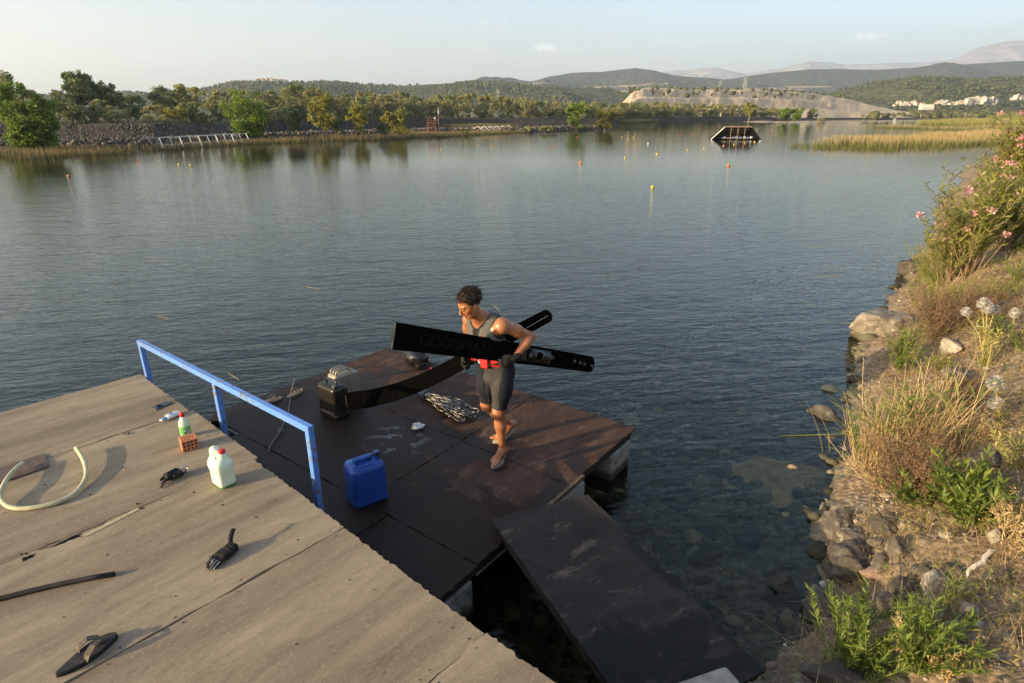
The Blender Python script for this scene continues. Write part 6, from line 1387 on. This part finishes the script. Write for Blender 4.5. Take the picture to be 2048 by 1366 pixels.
    for i, (px, py, tp) in enumerate(((2040, 500, 452), (1985, 590, 552), (2035, 560, 515), (1915, 606, 570), (2046, 700, 650), (1900, 610, 575), (1978, 668, 628))):
        sprig(('sparse green weed on the sunny slope %s' % ('under the tallest oleander', 'below the pale leaved oleander', 'at the right edge over the thistles', 'below the bare stemmed oleander', 'at the right edge under the small thistle', 'left of the upper slope path', 'behind the four headed thistle')[i]), px, py, tp, .28, 14, 80+i, lf_sage if i % 2 else lf_inu, .06, .012, 'weed', 22, .1)
    # driftwood, branch, leaf
    a, b = bank_hit(1925, 1162), bank_hit(1990, 1106); m = MB(); pts = [a.lerp(b, k/6)+Vector((rgb.normal(0, .006), rgb.normal(0, .006), .02)) for k in range(7)]; m.tube([p-a for p in pts], [.006, .013, .017, .019, .018, .015, .008], 8); m.tube([pts[4]-a, pts[4]-a+Vector((.05, .03, .02))], [.01, .004], 6)
    obj('driftwood', mesh('driftwood', np.concatenate(m.v), m.f, plain('bleached_wood', (.56, .51, .43), .9, .1, 0, .12, 20, .4, .004), True), None, a, label='bleached white stick lying on the gravel', cat='driftwood')
    p = P(1898, 397, .03); m = MB(); m.tube([(-.55, 0, .0), (-.2, .05, .03), (.2, .02, .0), (.75, .1, -.02)], [.015, .03, .034, .035], 8); obj('branch', mesh('branch', np.concatenate(m.v), m.f, bark_dark, True), None, p, label='dark branch floating beside the oleanders', cat='branch')
    p = bank_hit(1905, 1250); m = MB(); q = [(.06, 0), (.02, .025), (.035, .06), (.0, .035), (-.03, .065), (-.025, .02), (-.07, .01), (-.03, -.012), (-.02, -.05), (.01, -.02), (.05, -.03)]; m.add([(x, y, .02+.25*x*x*10+.012*math.sin(y*60)) for x, y in q]+[(0, 0, .02)], [(i, (i+1) % len(q), len(q)) for i in range(len(q))])
    obj('dead_leaf', mesh('dead_leaf', np.concatenate(m.v), m.f, lf_heath), None, p+Vector((0, 0, .015)), label='curled brown dead leaf lying on a tan rock', cat='leaf')
    # straws afloat
    for i, (x0, y0, x1, y1, lb) in enumerate(((612, 573, 641, 579, 'upper one, pointing right'), (584, 622, 606, 608, 'slanting one above the dock'), (314, 632, 338, 637, 'pale one left of the railing end'), (986, 610, 1000, 622, 'one behind the man'), (456, 746, 478, 760, 'one between the railing and the dock'))):
        a, b = P(x0, y0, .006), P(x1, y1, .006); m = MB(); m.tube([Vector(), (b-a)*.5+Vector((0, 0, .004)), b-a], .0022, 5); obj('straw', mesh('straw', np.concatenate(m.v), m.f, straw_m), None, a, label='thin straw afloat on the lake, '+lb, cat='straw')
    a, b = P(1560, 872, .004), P(1690, 868, .006); m = MB(); m.tube([Vector(), (b-a)*.5, b-a], [.003, .006, .005], 5); obj('floating_reed', mesh('floating_reed', np.concatenate(m.v), m.f, stem_g), None, a, label='green reed stem lying on the water by the tussock', cat='reed')
build_plants()
# ================================================================== THE MAN AND HIS SKIS
from mathutils.bvhtree import BVHTree
def skin_mat():
    t = NT('skin'); v = t.co('Object'); n = t.noise(v, 9, 4, .6); n2 = t.noise(v, 70, 3)
    c = t.ramp(n, [(.3, (.29, .108, .045)), (.7, (.40, .168, .076))])
    return t.done(c, t.ramp(n, [(.35, .24), (.65, .46)]), .55, 0, t.bump(t.math('ADD', n2, n), .2, .003), Subsurface_Weight=.12, Subsurface_Radius=(.02, .008, .004), Subsurface_Scale=1.0)
def cloth(name, c, rough=.85, sc=90): return plain(name, c, rough, .25, 0, .12, sc, .25, .002)
def build_man():
    O = on_dock(985, 915); O.z = .4
    V3 = lambda p: Vector(p)-O
    root = thing('person', 'young man in grey vest and short wetsuit carrying two long black skis', 'person', O)
    f = Vector((-.60, -.80, 0)).normalized(); l = Vector((-f.y, f.x, 0)); up = Vector((0, 0, 1))
    pel = V3((-.140, 4.82, 1.275)); wai = V3((-.170, 4.815, 1.42)); che = V3((-.215, 4.815, 1.575)); shc = V3((-.245, 4.815, 1.705))
    su = (shc-pel).normalized(); sf = (f-su*f.dot(su)).normalized(); s_l = su.cross(sf); T = Matrix((sf, s_l, su)).transposed()
    hl, hr = pel+l*.088-up*.03, pel-l*.088-up*.03
    kl_, al = V3((-.118, 4.735, .885)), V3((-.083, 4.775, .485)); kr, ar = V3((-.232, 4.93, .86)), V3((-.018, 5.145, .545))
    sL, eL, wL = V3((-.090, 4.705, 1.708)), V3((.168, 4.83, 1.568)), V3((.020, 4.660, 1.435)); sR, eR, wR = V3((-.362, 4.945, 1.685)), V3((-.405, 5.11, 1.455)), V3((-.415, 4.935, 1.36))
    nb, hb = shc+Vector((-.02, -.015, .03)), V3((-.318, 4.725, 1.835))
    hc = V3(PY(939, 606, 4.665)); hf = Vector((-.70, -.50, -.40)).normalized(); hlf = up.cross(hf).normalized(); hu = hf.cross(hlf)
    hu = (hu+hlf*.08).normalized(); hlf = hu.cross(hf).normalized(); HM = Matrix((hf, hlf, hu)).transposed()
    H = lambda x, y, z: hc+HM @ Vector((x, y, z))
    TT = lambda c, x, y, z: c+T @ Vector((x, y, z))
    tl = Vector((-.48, -.877, 0)).normalized(); tr_ = Vector((-.86, -.51, 0)).normalized()
    def torso(F, g=0.0, k=.04):
        F.ell(che, (.108+g, .158+g, .165+g), T, k); F.ell(TT(che, .055, .068, .035), (.055+g, .075+g, .055+g), T, .03); F.ell(TT(che, .055, -.068, .035), (.055+g, .075+g, .055+g), T, .03)
        F.ell(TT(che, -.03, 0, .07), (.085+g, .150+g, .10+g), T, .04); F.ell(wai, (.098+g, .135+g, .14+g), T, .05)
    def pelvis(F, g=0.0):
        F.ell(pel+up*.02, (.108+g, .155+g, .115+g), T, .04); F.ell(pel-f*.055+l*.06-up*.02, (.075+g, .085+g, .085+g), None, .03); F.ell(pel-f*.055-l*.06-up*.02, (.075+g, .085+g, .085+g), None, .03)
    def thighs(F, g=0.0):
        for a, b, o in ((hl, kl_, l), (hr, kr, -l)):
            F.cap(a, b, .083+g, .052+g, .03); F.ell(a.lerp(b, .35)+f*.012+o*.008, (.084+g, .082+g, .13+g), None, .03)
        F.ell(pel+f*.075-up*.075, (.045+g, .055+g, .05+g), T, .03)
    lo = (-.62, -.52, -.02); hi = (.38, .46, 1.75)
    B = SDF(tuple(lo), tuple(hi), .0048)
    torso(B); pelvis(B); thighs(B)
    # shoulders, neck, arms
    B.cap(TT(shc, -.01, .09, .0), TT(shc, -.01, -.09, .0), .055, .055, .04); B.cap(nb-up*.04, hb, .062, .056, .04); B.cap(TT(shc, -.015, .12, .0), nb+up*.03, .040, .052, .04); B.cap(TT(shc, -.015, -.12, .0), nb+up*.03, .040, .052, .04)
    for s, e, w, o in ((sL, eL, wL, l), (sR, eR, wR, -l)):
        d = (e-s).normalized(); fw = (w-e).normalized()
        B.ell(s+up*.003+d*.012, (.066, .066, .064), None, .03); B.cap(s, s.lerp(e, .5), .054, .046, .03); B.cap(s.lerp(e, .4), e, .046, .036, .02); B.ell(s.lerp(e, .52)+up*.010+f*.008, (.048, .046, .046), None, .03); B.ell(s.lerp(e, .55)-up*.016-f*.01, (.046, .043, .042), None, .03)
        B.cap(e, e.lerp(w, .35), .038, .041, .02); B.cap(e.lerp(w, .3), w, .041, .027, .02); B.ell(e-d*(-.008), (.034, .034, .034), None, .015)
        B.cap(w, w+fw*.012, .026, .026, .01)
    # pectoral and shoulder-blade hints
    B.cap(TT(shc, .06, .05, -.07), sL+Vector((-.01, -.01, -.03)), .045, .04, .04); B.cap(TT(shc, -.075, .06, -.06), sL+Vector((.02, .03, -.01)), .045, .045, .04)
    # lower legs
    for k, a, h_ in ((kl_, al, hl), (kr, ar, hr)):
        d = (a-k).normalized(); back = -(f-d*f.dot(d)).normalized()
        B.cap(h_.lerp(k, .7), k, .056, .050, .03); B.ell(k-back*.018, (.040, .042, .050), None, .025)
        B.cap(k, k.lerp(a, .35), .048, .049, .025); B.cap(k.lerp(a, .35), a, .048, .030, .025); B.ell(k.lerp(a, .28)+back*.022, (.042, .046, .095), Matrix((back, d.cross(back), d)).transposed(), .03)
        for s in (-1, 1): B.ell(a+d.cross(back)*s*.024+d*.005, (.016, .016, .018), None, .012)
    # feet
    foot = {}
    zt = .022
    def mkfoot(a, dirn, heel_z, nm, mir):
        sd = Vector((-dirn.y, dirn.x, 0))*mir; heel = Vector((a.x, a.y, 0))-dirn*.035; heel.z = heel_z+.030+zt; ball = Vector((a.x, a.y, 0))+dirn*.135; ball.z = .020+zt
        B.cap(a, heel+up*.006, .032, .031, .02); B.cap(a+dirn*.01-up*.005, ball+up*.012, .036, .024, .025); B.ell(heel, (.036, .034, .030), None, .02)
        B.cap(heel.lerp(ball, .3)-up*.004, ball+sd*.022, .027, .023, .02); B.cap(heel.lerp(ball, .3)-sd*.012-up*.004, ball-sd*.030-dirn*.02, .025, .018, .02)
        for i, (y, ln, r) in enumerate(((.034, .078, .0135), (.012, .078, .0098), (-.006, .070, .0092), (-.022, .060, .0088), (-.038, .048, .0090))):
            b = ball+sd*y+dirn*(.005-.012*i*.6); B.cap(b, b+dirn*ln*.55+up*(.004 if i else .0)-up*.004, r*1.15, r, .008); B.ell(b+dirn*ln*.68-up*.008, (r*1.1, r*1.1, r*.95), None, .005)
        foot[nm] = (heel, ball, dirn)
    mkfoot(al, tl, 0.0, 'L', 1); mkfoot(ar, tr_, .085, 'R', -1)
    # head
    E = B.ell
    E(H(-.012, 0, .030), (.100, .077, .090), HM, .02); E(H(.030, 0, -.035), (.062, .061, .085), HM, .03); B.cap(H(.040, 0, -.088), H(.066, 0, -.098), .030, .021, .02)
    for s in (-1, 1):
        B.cap(H(-.012, s*.056, -.045), H(.050, s*.020, -.100), .020, .020, .022); E(H(.058, s*.043, -.024), (.022, .021, .018), HM, .02); E(H(.094, s*.031, -.004), (.013, .016, .010), HM, .010, 'sub'); E(H(.074, s*.031, -.004), (.015, .015, .012), HM, .004)
        E(H(-.008, s*.079, -.012), (.017, .008, .031), HM, .006); E(H(-.004, s*.086, -.010), (.009, .004, .018), HM, .004, 'sub'); E(H(.101, s*.010, -.043), (.010, .008, .007), HM, .006)
    B.cap(H(.080, -.034, .014), H(.080, .034, .014), .013, .013, .012); B.cap(H(.089, 0, .006), H(.112, 0, -.034), .0075, .0105, .010); E(H(.112, 0, -.037), (.0105, .011, .010), HM, .006)
    B.cap(H(.087, -.017, -.066), H(.087, .017, -.066), .0065, .0065, .004); B.cap(H(.085, -.015, -.077), H(.085, .015, -.077), .0075, .0075, .004); B.cap(H(.0955, -.02, -.0713), H(.0955, .02, -.0713), .0022, .0022, .003, 'sub')
    V, F = B.surface(1); lipc, c_ = H(.092, 0, -.072), V[F].mean(1); dl = c_-np.array(lipc); q = dl @ np.array(HM)
    lip = (np.abs(q[:, 0]) < .014) & (np.abs(q[:, 1]) < .024) & (np.abs(q[:, 2]) < .0125)
    body = obj('body', mesh('body', V, F, [skin_mat(), plain('lips', (.36, .115, .085), .4, .5, 0, .05, 40, 0)], True, lip.astype(int)), root)
    bv = BVHTree.FromPolygons([Vector(v) for v in V], [list(map(int, p)) for p in F])
    # eyes and brows
    dk = plain('eye_dark', (.018, .012, .010), .12, .6, 0, 0, 5, 0); hair_m = plain('hair_brown', (.022, .0125, .0075), .55, .28, 0, .35, 60, .3, .002)
    for s in (-1, 1):
        A, Fc = ICO[3]; m = MB(); m.add(A*np.array([.0105, .0125, .0062])@np.array(HM).T+np.array(H(.0805, s*.031, -.008)), Fc); m.build('eye', dk, root, True)
        m = MB(); m.tube([H(.090, s*.012, .017), H(.093, s*.030, .022), H(.080, s*.050, .018)], [.004, .0045, .002], 6); m.build('eyebrow', hair_m, root, True)
    # hair: a skull cap with many wet curls
    rg = np.random.default_rng(8); HF = SDF(tuple(hc-Vector((.2, .2, .2))), tuple(hc+Vector((.2, .2, .2))), .004)
    HF.ell(H(-.016, 0, .040), (.106, .083, .092), HM, 0); HF.cut(H(.062, 0, .070), HM @ Vector((.95, 0, -.55)), .01); HF.cut(H(-.0, 0, -.055), HM @ Vector((.35, 0, -1)), .01); HF.cut(H(.02, 0, -.0), HM @ Vector((.75, 0, -.65)), .01)
    hv, hF = HF.surface(1); nz = fbm(hv[:, 0]*45, hv[:, 1]*45, hv[:, 2]*45, o=3, seed=3)[:, None]; ctr = np.array(hc); dv = hv-ctr; hv = hv+dv/np.linalg.norm(dv, axis=1)[:, None]*nz*.005
    m = MB(); m.add(hv, hF)
    n = 0
    while n < 1000:
        d = rg.normal(0, 1, 3); d /= np.linalg.norm(d); x, y, z = d
        if z < -.25 or (x > .5 and z < .42) or (x > .15 and z < .05): continue
        n += 1; p = Vector((-.016+.104*x, .082*y, .040+.091*z)); nrm = Vector((x/.104, y/.082, z/.091)).normalized()
        flow = Vector((.75*max(0, x+.4)+.15, y*.9, -.9+.3*z)) if z < .75 else Vector((.9, rg.normal(0, .5), .1)); flow = (flow-nrm*flow.dot(nrm)); flow = (flow.normalized()+Vector(rg.normal(0, .38, 3))).normalized()
        L = rg.uniform(.022, .044); lift = rg.uniform(.0, .38) if z > .35 else rg.uniform(.0, .12); pts = []; sw = Vector(rg.normal(0, .35, 3))
        for i in range(5):
            q = i/4; pts.append(H(*(p+(flow*q+nrm*(lift*q-.35*q*q)+sw*q*q*.6)*L)))
        r = rg.uniform(.0013, .0030); m.tube(pts, [r, r*1.1, r*.95, r*.7, r*.25], 5)
    m.build('hair', hair_m, root, True)
    # shorts
    navy = cloth('wetsuit_navy', (.012, .013, .019), .8); grey = cloth('wetsuit_grey', (.043, .040, .041), .85)
    Sh = SDF((-.40, -.36, .40), (.22, .36, 1.10), .005); pelvis(Sh, .009); Sh.ell(wai-up*.05, (.104, .143, .10), T, .04); thighs(Sh, .008)
    dl_, dr = (kl_-hl).normalized(), (kr-hr).normalized()
    Sh.cut(hl.lerp(kl_, .86), dl_) if False else None
    V, F = Sh.surface(1); c = V[F].mean(1); O_ = np.array
    tL = (c-O_(hl)) @ O_(kl_-hl)/(kl_-hl).length_squared; tR = (c-O_(hr)) @ O_(kr-hr)/(kr-hr).length_squared
    aL = np.linalg.norm(c-O_(hl)-np.clip(tL, 0, 1)[:, None]*O_(kl_-hl), axis=1); aR = np.linalg.norm(c-O_(hr)-np.clip(tR, 0, 1)[:, None]*O_(kr-hr), axis=1)
    isL = aL < aR; keep = np.where(isL, tL < .885, tR < .86) & (c[:, 2] < (wai-up*.015).z)
    F = F[keep]; c = c[keep]; isL = isL[keep]; rel = np.where(isL[:, None], c-O_(hl)-tL[keep][:, None]*O_(kl_-hl), c-O_(hr)-tR[keep][:, None]*O_(kr-hr))
    fr = rel @ O_(f); la = rel @ O_(l)
    g = np.where(isL, (la < .035+.02*(c[:, 2]-.6)) & (fr > -.03), (la > .045) & (fr > .02)) | (np.linalg.norm(c-O_(pel+f*.10-up*.07), axis=1) < .055)
    so = obj('shorts', mesh('shorts', V, F, [navy, grey], True, g.astype(int)), root); md = so.modifiers.new('thick', 'SOLIDIFY'); md.thickness = .004; md.offset = 1
    # vest
    Vs = SDF((-.55, -.40, .90), (.30, .40, 1.55), .005); torso(Vs, .017, .04); Vs.cap(TT(shc, -.01, .105, .0), TT(shc, -.01, -.105, .0), .072, .072, .04); Vs.cap(TT(shc, -.06, .0, -.03), TT(shc, -.05, 0, -.03), .075, .075, .04)
    aa = ((sL+(sL-shc).normalized()*.045-up*.02), (sL+(sL-shc).normalized()*.25-up*.05)); bb = ((sR+(sR-shc).normalized()*.045-up*.02), (sR+(sR-shc).normalized()*.25-up*.05))
    for a, b in (aa, bb): Vs.cap(a, b, .080, .105, .012, 'sub')
    nk = (nb+up*.01+f*.03, nb+up*.2+f*.03); Vs.cap(nk[0], nk[1], .057, .09, .012, 'sub'); vt = TT(che, .135, -.004, .075); Vs.cap(nb+f*.07+up*.01, vt, .040, .010, .012, 'sub')
    Vs.cut(wai-up*.03, -up+f*.1, .01)
    V, F = Vs.surface(1); c = V[F].mean(1)
    def dcap(c, a, b, ra, rb):
        ba = O_(b-a); t = np.clip((c-O_(a)) @ ba/(ba @ ba), 0, 1); return np.linalg.norm(c-O_(a)-t[:, None]*ba, axis=1)-(ra+(rb-ra)*t)
    tr = (dcap(c, *aa, .080, .105) < .032) | (dcap(c, *bb, .080, .105) < .032) | (dcap(c, *nk, .057, .09) < .036) | (dcap(c, nb+f*.07+up*.01, vt, .040, .010) < .024)
    rel = (c-O_(che)) @ O_(T); zip_ = (np.abs(rel[:, 1]+.004) < .013) & (rel[:, 0] > .05); low = rel[:, 2] < -.06; back = rel[:, 0] < -.03
    obj('vest', mesh('vest', V, F, [cloth('vest_grey', (.098, .090, .084)), cloth('vest_black', (.014, .014, .017))], True, (tr | zip_ | low | back).astype(int)), root)
    vv = BVHTree.FromPolygons([Vector(v) for v in V], [list(map(int, p)) for p in F])
    def on_vest(y, z, h=.002):
        p = TT(che, .4, y, z); hit = vv.ray_cast(p, -(T @ Vector((1, 0, 0)))); return (hit[0]+hit[1]*h, hit[1]) if hit[0] else (TT(che, .13, y, z), T @ Vector((1, 0, 0)))
    m = MB(); m.tube([on_vest(-.004, z, .003)[0] for z in (.05, .03, .01, -.01, -.05)], .0045, 6); m.build('zipper', plain('zip_silver', (.50, .50, .50), .3, .5, .8, .05), root, True)
    cy, cz = .062, .034; m = MB(); m.tube([on_vest(cy+.026*math.cos(a), cz+.026*math.sin(a), .002)[0] for a in np.linspace(0, 2*math.pi, 25)], .0026, 6); m.build('badge_ring', plain('badge_red', (.42, .05, .04), .6), root, True)
    p, nn = on_vest(cy, cz+.002, .003); m = MB(); m.box(p, (.020, .013, .002), M=Matrix((s_l, nn.cross(s_l), nn)).transposed()); m.build('badge_patch', plain('badge_white', (.72, .72, .72), .6), root)
    # red harness round the hips
    Ha = SDF((-.42, -.34, .72), (.22, .34, 1.10), .005); Ha.ell(pel+up*.02, (.127, .176, .140), T, .03); Ha.ell(wai-up*.03, (.121, .160, .13), T, .05); Ha.cut(pel+up*.135, up-f*.05); Ha.cut(pel+up*.055, -up+f*.12)
    red = cloth('harness_red', (.52, .022, .020), .7); sdf_obj('harness', Ha, [red, cloth('harness_black', (.015, .015, .015))], root, 1, lambda c: (np.abs((c-O_(pel)) @ O_(l)) > .118).astype(int))
    bvh = None
    P0 = pel+up*.10+f*.150
    m = MB()
    m.tube([P0+l*.15-f*.05+up*.012, P0+l*.07+up*.0, P0+l*.0-up*.012], .011, 6, True, .5); m.tube([P0-l*.16-f*.06+up*.03, P0-l*.09+up*.012-f*.008, P0-l*.045-up*.05, P0-l*.005-up*.058-f*.01], .013, 6, True, .5); m.build('strap', cloth('strap_webbing', (.016, .016, .017)), root, True)
    m = MB(); m.beam(P0-l*.12-f*.02+up*.022, P0-l*.055-f*.002-up*.02, .016, .020, bev=.003); m.build('buckle', plain('buckle_white', (.55, .55, .56), .35, .5), root)
    m = MB(); m.box(P0+f*.008-up*.005, (.02, .075, .085), M=Matrix((f, l, up)).transposed(), bev=.006); m.build('belt_flap', red, root)
    q = pel-l*.165+f*.05+up*.09; m = MB(); m.add([tuple(q+a) for a in (Vector((0, 0, .04)), l*-.05+f*.03+up*.03, l*-.035+f*.03-up*.03, Vector((0, 0, -.045)), f*.02+up*.04, l*-.05+f*.05+up*.03, l*-.035+f*.05-up*.03, f*.02-up*.045)], [(0, 1, 2, 3), (7, 6, 5, 4), (0, 4, 5, 1), (1, 5, 6, 2), (2, 6, 7, 3), (3, 7, 4, 0)]); m.build('belt_flap', red, root)
    # gloves: fingers closed under the skis
    for nm, w, e, tgt, up_ in (('L', wL, eL, V3(PY(1003, 729, 4.60)), 1), ('R', wR, eR, V3(PY(928, 720, 4.90)), 1)):
        d = (tgt-w).normalized(); G = SDF(tuple(w-Vector((.17, .17, .17))), tuple(w+Vector((.17, .17, .17))), .0032)
        pn = up.cross(d).normalized(); side = d.cross(pn)                   # side: roughly up
        G.cap(w-d*.035, w+d*.01, .036, .035, .01); G.ell(w+d*.055, (.052, .022, .042), Matrix((d, pn, side)).transposed(), .015)
        for i in range(4):
            k = w+d*(.088-.006*abs(i-1.3))+side*(.030-.020*i); c1 = k+d*.034-pn*(.010)*(1 if nm == 'L' else -1); c2 = c1+d*.010-pn*.026*(1 if nm == 'L' else -1); c3 = c2-d*.014-pn*.016*(1 if nm == 'L' else -1)
            G.cap(k, c1, .0115, .0108, .006); G.cap(c1, c2, .0108, .0100, .004); G.cap(c2, c3, .0100, .0088, .004)
        th = w+d*.03+side*.036; t2 = th+d*.035+side*.014-pn*.014*(1 if nm == 'L' else -1); G.cap(th, t2, .014, .0115, .01); G.cap(t2, t2+d*.024-side*.006-pn*.014*(1 if nm == 'L' else -1), .0115, .0095, .005)
        sdf_obj('glove', G, glove_m, root, 1)
    # flip flops worn
    soleb = plain('sandal_grey', (.36, .33, .27), .8, .2, 0, .12, 40, .3); strapb = plain('sandal_strap', (.03, .03, .03), .6)
    for nm, rz_ in (('L', tl), ('R', tr_)):
        heel, ball, dd = foot[nm]; c = (Vector((heel.x, heel.y, 0))+Vector((ball.x, ball.y, 0)))/2+dd*.018
        tl_ = 0 if nm == 'L' else math.atan2(.085, .23); c.z = .001 if nm == 'L' else .030
        flipflop('flip_flop', None, c, math.atan2(dd.y, dd.x), .275, .108, soleb, soleb, strapb, root, .018, .013, tilt=tl_)
    return root, O
MAN, MO = build_man()
ski_black = plain('ski_black', (.0032, .003, .003), .75, .0, 0, .12, 18, .05); ski_edge = plain('ski_edge', (.05, .045, .04), .6, .4, 0, .2, 30, .2); ski_core = plain('ski_sidewall', (.012, .010, .009), .5, .2)
def ski(name, label, px, W0, W1, th, round0, round1, rocker=0.0, n=46):
    """px: centre line as (px, py, depth); the broad face looks towards the lake bank where the man came from"""
    pts = [PY(*p) for p in px]; o = pts[0]; L = [0]
    for a, b in zip(pts[:-1], pts[1:]): L.append(L[-1]+(b-a).length)
    s = np.linspace(0, L[-1], n); ends = np.concatenate([np.linspace(0, .10, 9)[:-1], s[(s > .10) & (s < L[-1]-.10)], L[-1]-np.linspace(.10, 0, 9)[1:]]); s = np.unique(np.concatenate([[0], ends, [L[-1]]]))
    C = np.stack([np.interp(s, L, [p[k] for p in pts]) for k in range(3)], 1)
    for _ in range(6): C[1:-1] = C[1:-1]*.5+.25*(C[:-2]+C[2:])
    D = np.gradient(C, axis=0); D /= np.linalg.norm(D, axis=1)[:, None]; ax = Vector(C[-1]-C[0]).normalized()
    mid = Vector(C.mean(0)); vw = (Vector((0, 0, CAMZ))-mid); nrm = (vw-ax*vw.dot(ax)).normalized()
    hw = (W0+(W1-W0)*s/L[-1])/2; hw = hw*np.sqrt(np.clip(1-np.clip((round0-s)/round0, 0, 1)**2.6, .0, 1)*.55+.45*1) if round0 > 0 else hw
    if round1 > 0: hw = hw*np.clip(1-np.clip((s-(L[-1]-round1))/round1, 0, 1)**2.4, .02, 1)**.5
    if round0 > 0: hw = hw*np.clip(1-np.clip((round0-s)/round0, 0, 1)**6, .30, 1)
    V = []; 
    for c, d, w in zip(C, D, hw):
        d = Vector(d); wd = nrm.cross(d).normalized(); nn = d.cross(wd); c = Vector(c)-o
        for a, b in ((1, .5), (.97, 1), (-.97, 1), (-1, .5), (-1, -.5), (-.97, -1), (.97, -1), (1, -.5)): V.append(c+wd*w*a+nn*th/2*b)
    F = []; mi = []
    for i in range(len(s)-1):
        for k in range(8): F.append((i*8+k, i*8+(k+1) % 8, (i+1)*8+(k+1) % 8, (i+1)*8+k)); mi.append(0 if k in (1, 5) else 1)
    F += [list(range(8))[::-1], [(len(s)-1)*8+k for k in range(8)]]; mi += [1, 1]
    t = thing(name, label, 'water ski', o); so = obj('blade', mesh('blade', [tuple(v) for v in V], F, [ski_black, ski_core], False, mi), t); smooth_by_angle(so, 25)
    def at(f, a, h=0.0):                                   # point on the face: along, across, above (local)
        i = f*(len(s)-1); i0 = int(min(i, len(s)-2)); c = Vector(C[i0]).lerp(Vector(C[i0+1]), i-i0)-o; d = Vector(D[i0]); wd = nrm.cross(d).normalized(); nn = d.cross(wd)
        return c+wd*a+nn*(th/2+h), d, wd, nn
    def along(q): return float(np.interp(q, s/L[-1], np.arange(len(s))))/(len(s)-1)
    return t, lambda q, a, h=0.0: at(along(q), a, h), L[-1]
def build_skis():
    t, at, L = ski('water_ski', 'black ski under the left arm, lettered face to the camera', [(784, 671, 4.22), (850, 680, 4.36), (935, 692, 4.54), (1010, 702.5, 4.70), (1100, 716, 4.92), (1187, 729.5, 5.13)], .212, .150, .024, .012, .05)
    VV, FF, nv = [], [], 0
    for i, ch in enumerate('GOODMAN'):
        c, d, wd, nn = at(.135+.047*i, -.006, .0012); cu = bpy.data.curves.new('letter', 'FONT'); cu.body = ch; cu.size = .125; cu.align_x = 'CENTER'; cu.align_y = 'CENTER'; cu.extrude = .0006
        o0 = bpy.data.objects.new('letter', cu); COL.objects.link(o0); bpy.context.view_layer.update(); me = bpy.data.meshes.new_from_object(o0.evaluated_get(bpy.context.evaluated_depsgraph_get())); bpy.data.objects.remove(o0)
        B3 = Matrix((d, wd, nn)).transposed(); VV += [tuple(c+B3 @ v.co) for v in me.vertices]; FF += [[q+nv for q in p.vertices] for p in me.polygons]; nv += len(me.vertices)
    obj('lettering', mesh('lettering', VV, FF, plain('letter_grey', (.0072, .007, .007), .6, .03, 0, .1)), t)
    M = Matrix((d, wd, nn)).transposed().to_4x4()
    m = MB(); a0, b0 = at(.004, .098, .001)[0], at(.004, -.098, .001)[0]
    for k in range(26): p = a0.lerp(b0, (k+.5)/26); m.box(p, (.010, .0034, .003), M=M.to_3x3())
    m.build('tip_studs', plain('stud_pale', (.40, .37, .32), .5), t)
    for q, a in ((.885, .018), (.92, .012), (.953, .006), (.985, 0)):
        p, d, wd, nn = at(q, a-.012, .002); m = MB(); m.tube([p+(d*math.cos(x)+wd*math.sin(x))*.011 for x in np.linspace(0, 2*math.pi, 13)], .0026, 6); m.build('bolt', plain('bolt_steel', (.20, .19, .18), .4, .5, .7, .05), t, True)
    # binding: rubber boot with laces and heel loop
    p, d, wd, nn = at(.665, .0, .0); f = SDF(tuple(p-Vector((.22, .22, .22))), tuple(p+Vector((.22, .22, .22))), .0042); B = Matrix((d, wd, nn)).transposed()
    f.rbox(p-nn*.004, (.17, .062, .010), .008, B); f.cap(p+d*.02+nn*.02, p+d*.13+nn*.022, .046, .034, .02); f.cap(p-d*.05+nn*.025, p+d*.03+nn*.03, .052, .05, .02); f.cap(p+d*.0+nn*.09, p+d*.0+nn*.02, .030, .04, .0, 'sub'); f.cap(p+d*.13+wd*.03+nn*.02, p+d*.165+nn*.05, .012, .012, .01)
    sdf_obj('binding', f, plain('binding_rubber', (.012, .012, .012), .35, .5, 0, .25, 40, .4), t, 1)
    m = MB()
    for k in range(4): x = .03+.028*k; m.tube([p+d*x+wd*.042+nn*.025, p+d*(x+.01)+nn*.068, p+d*(x+.02)-wd*.042+nn*.025], .0035, 5)
    m.build('lace', plain('lace_grey', (.12, .115, .11), .6), t, True)
    m = MB()
    for k in range(4): q = at(.585, .06-.04*k, .003); m.lathe([(.001, 0), (.006, 0), (.005, .004), (.001, .005)], 8, tuple(q[0]))
    m.build('bolt', plain('bolt_dark', (.22, .21, .20), .35, .5, .7), t)
    t, at, L = ski('water_ski', 'black ski with curved tip touching the fuel can, under the right arm', [(692, 803, 5.22), (740, 797, 5.23), (790, 785, 5.22), (840, 766, 5.19), (890, 742, 5.15), (945, 712, 5.10), (1010, 676, 5.05), (1060, 650, 5.02), (1103, 627, 4.99)], .182, .118, .022, .03, .05)
    m = MB(); m.tube([at(q, -.012+.012*(q-.85)*6, .002)[0] for q in np.linspace(.84, .985, 6)], .0022, 5); m.build('edge_line', plain('line_grey', (.30, .30, .30), .5), t)
    m = MB(); m.tube([at(.003, a, .001)[0] for a in (-.05, 0, .05, .062)], .0022, 5); m.build('tip_trim', ski_edge, t)
build_skis()
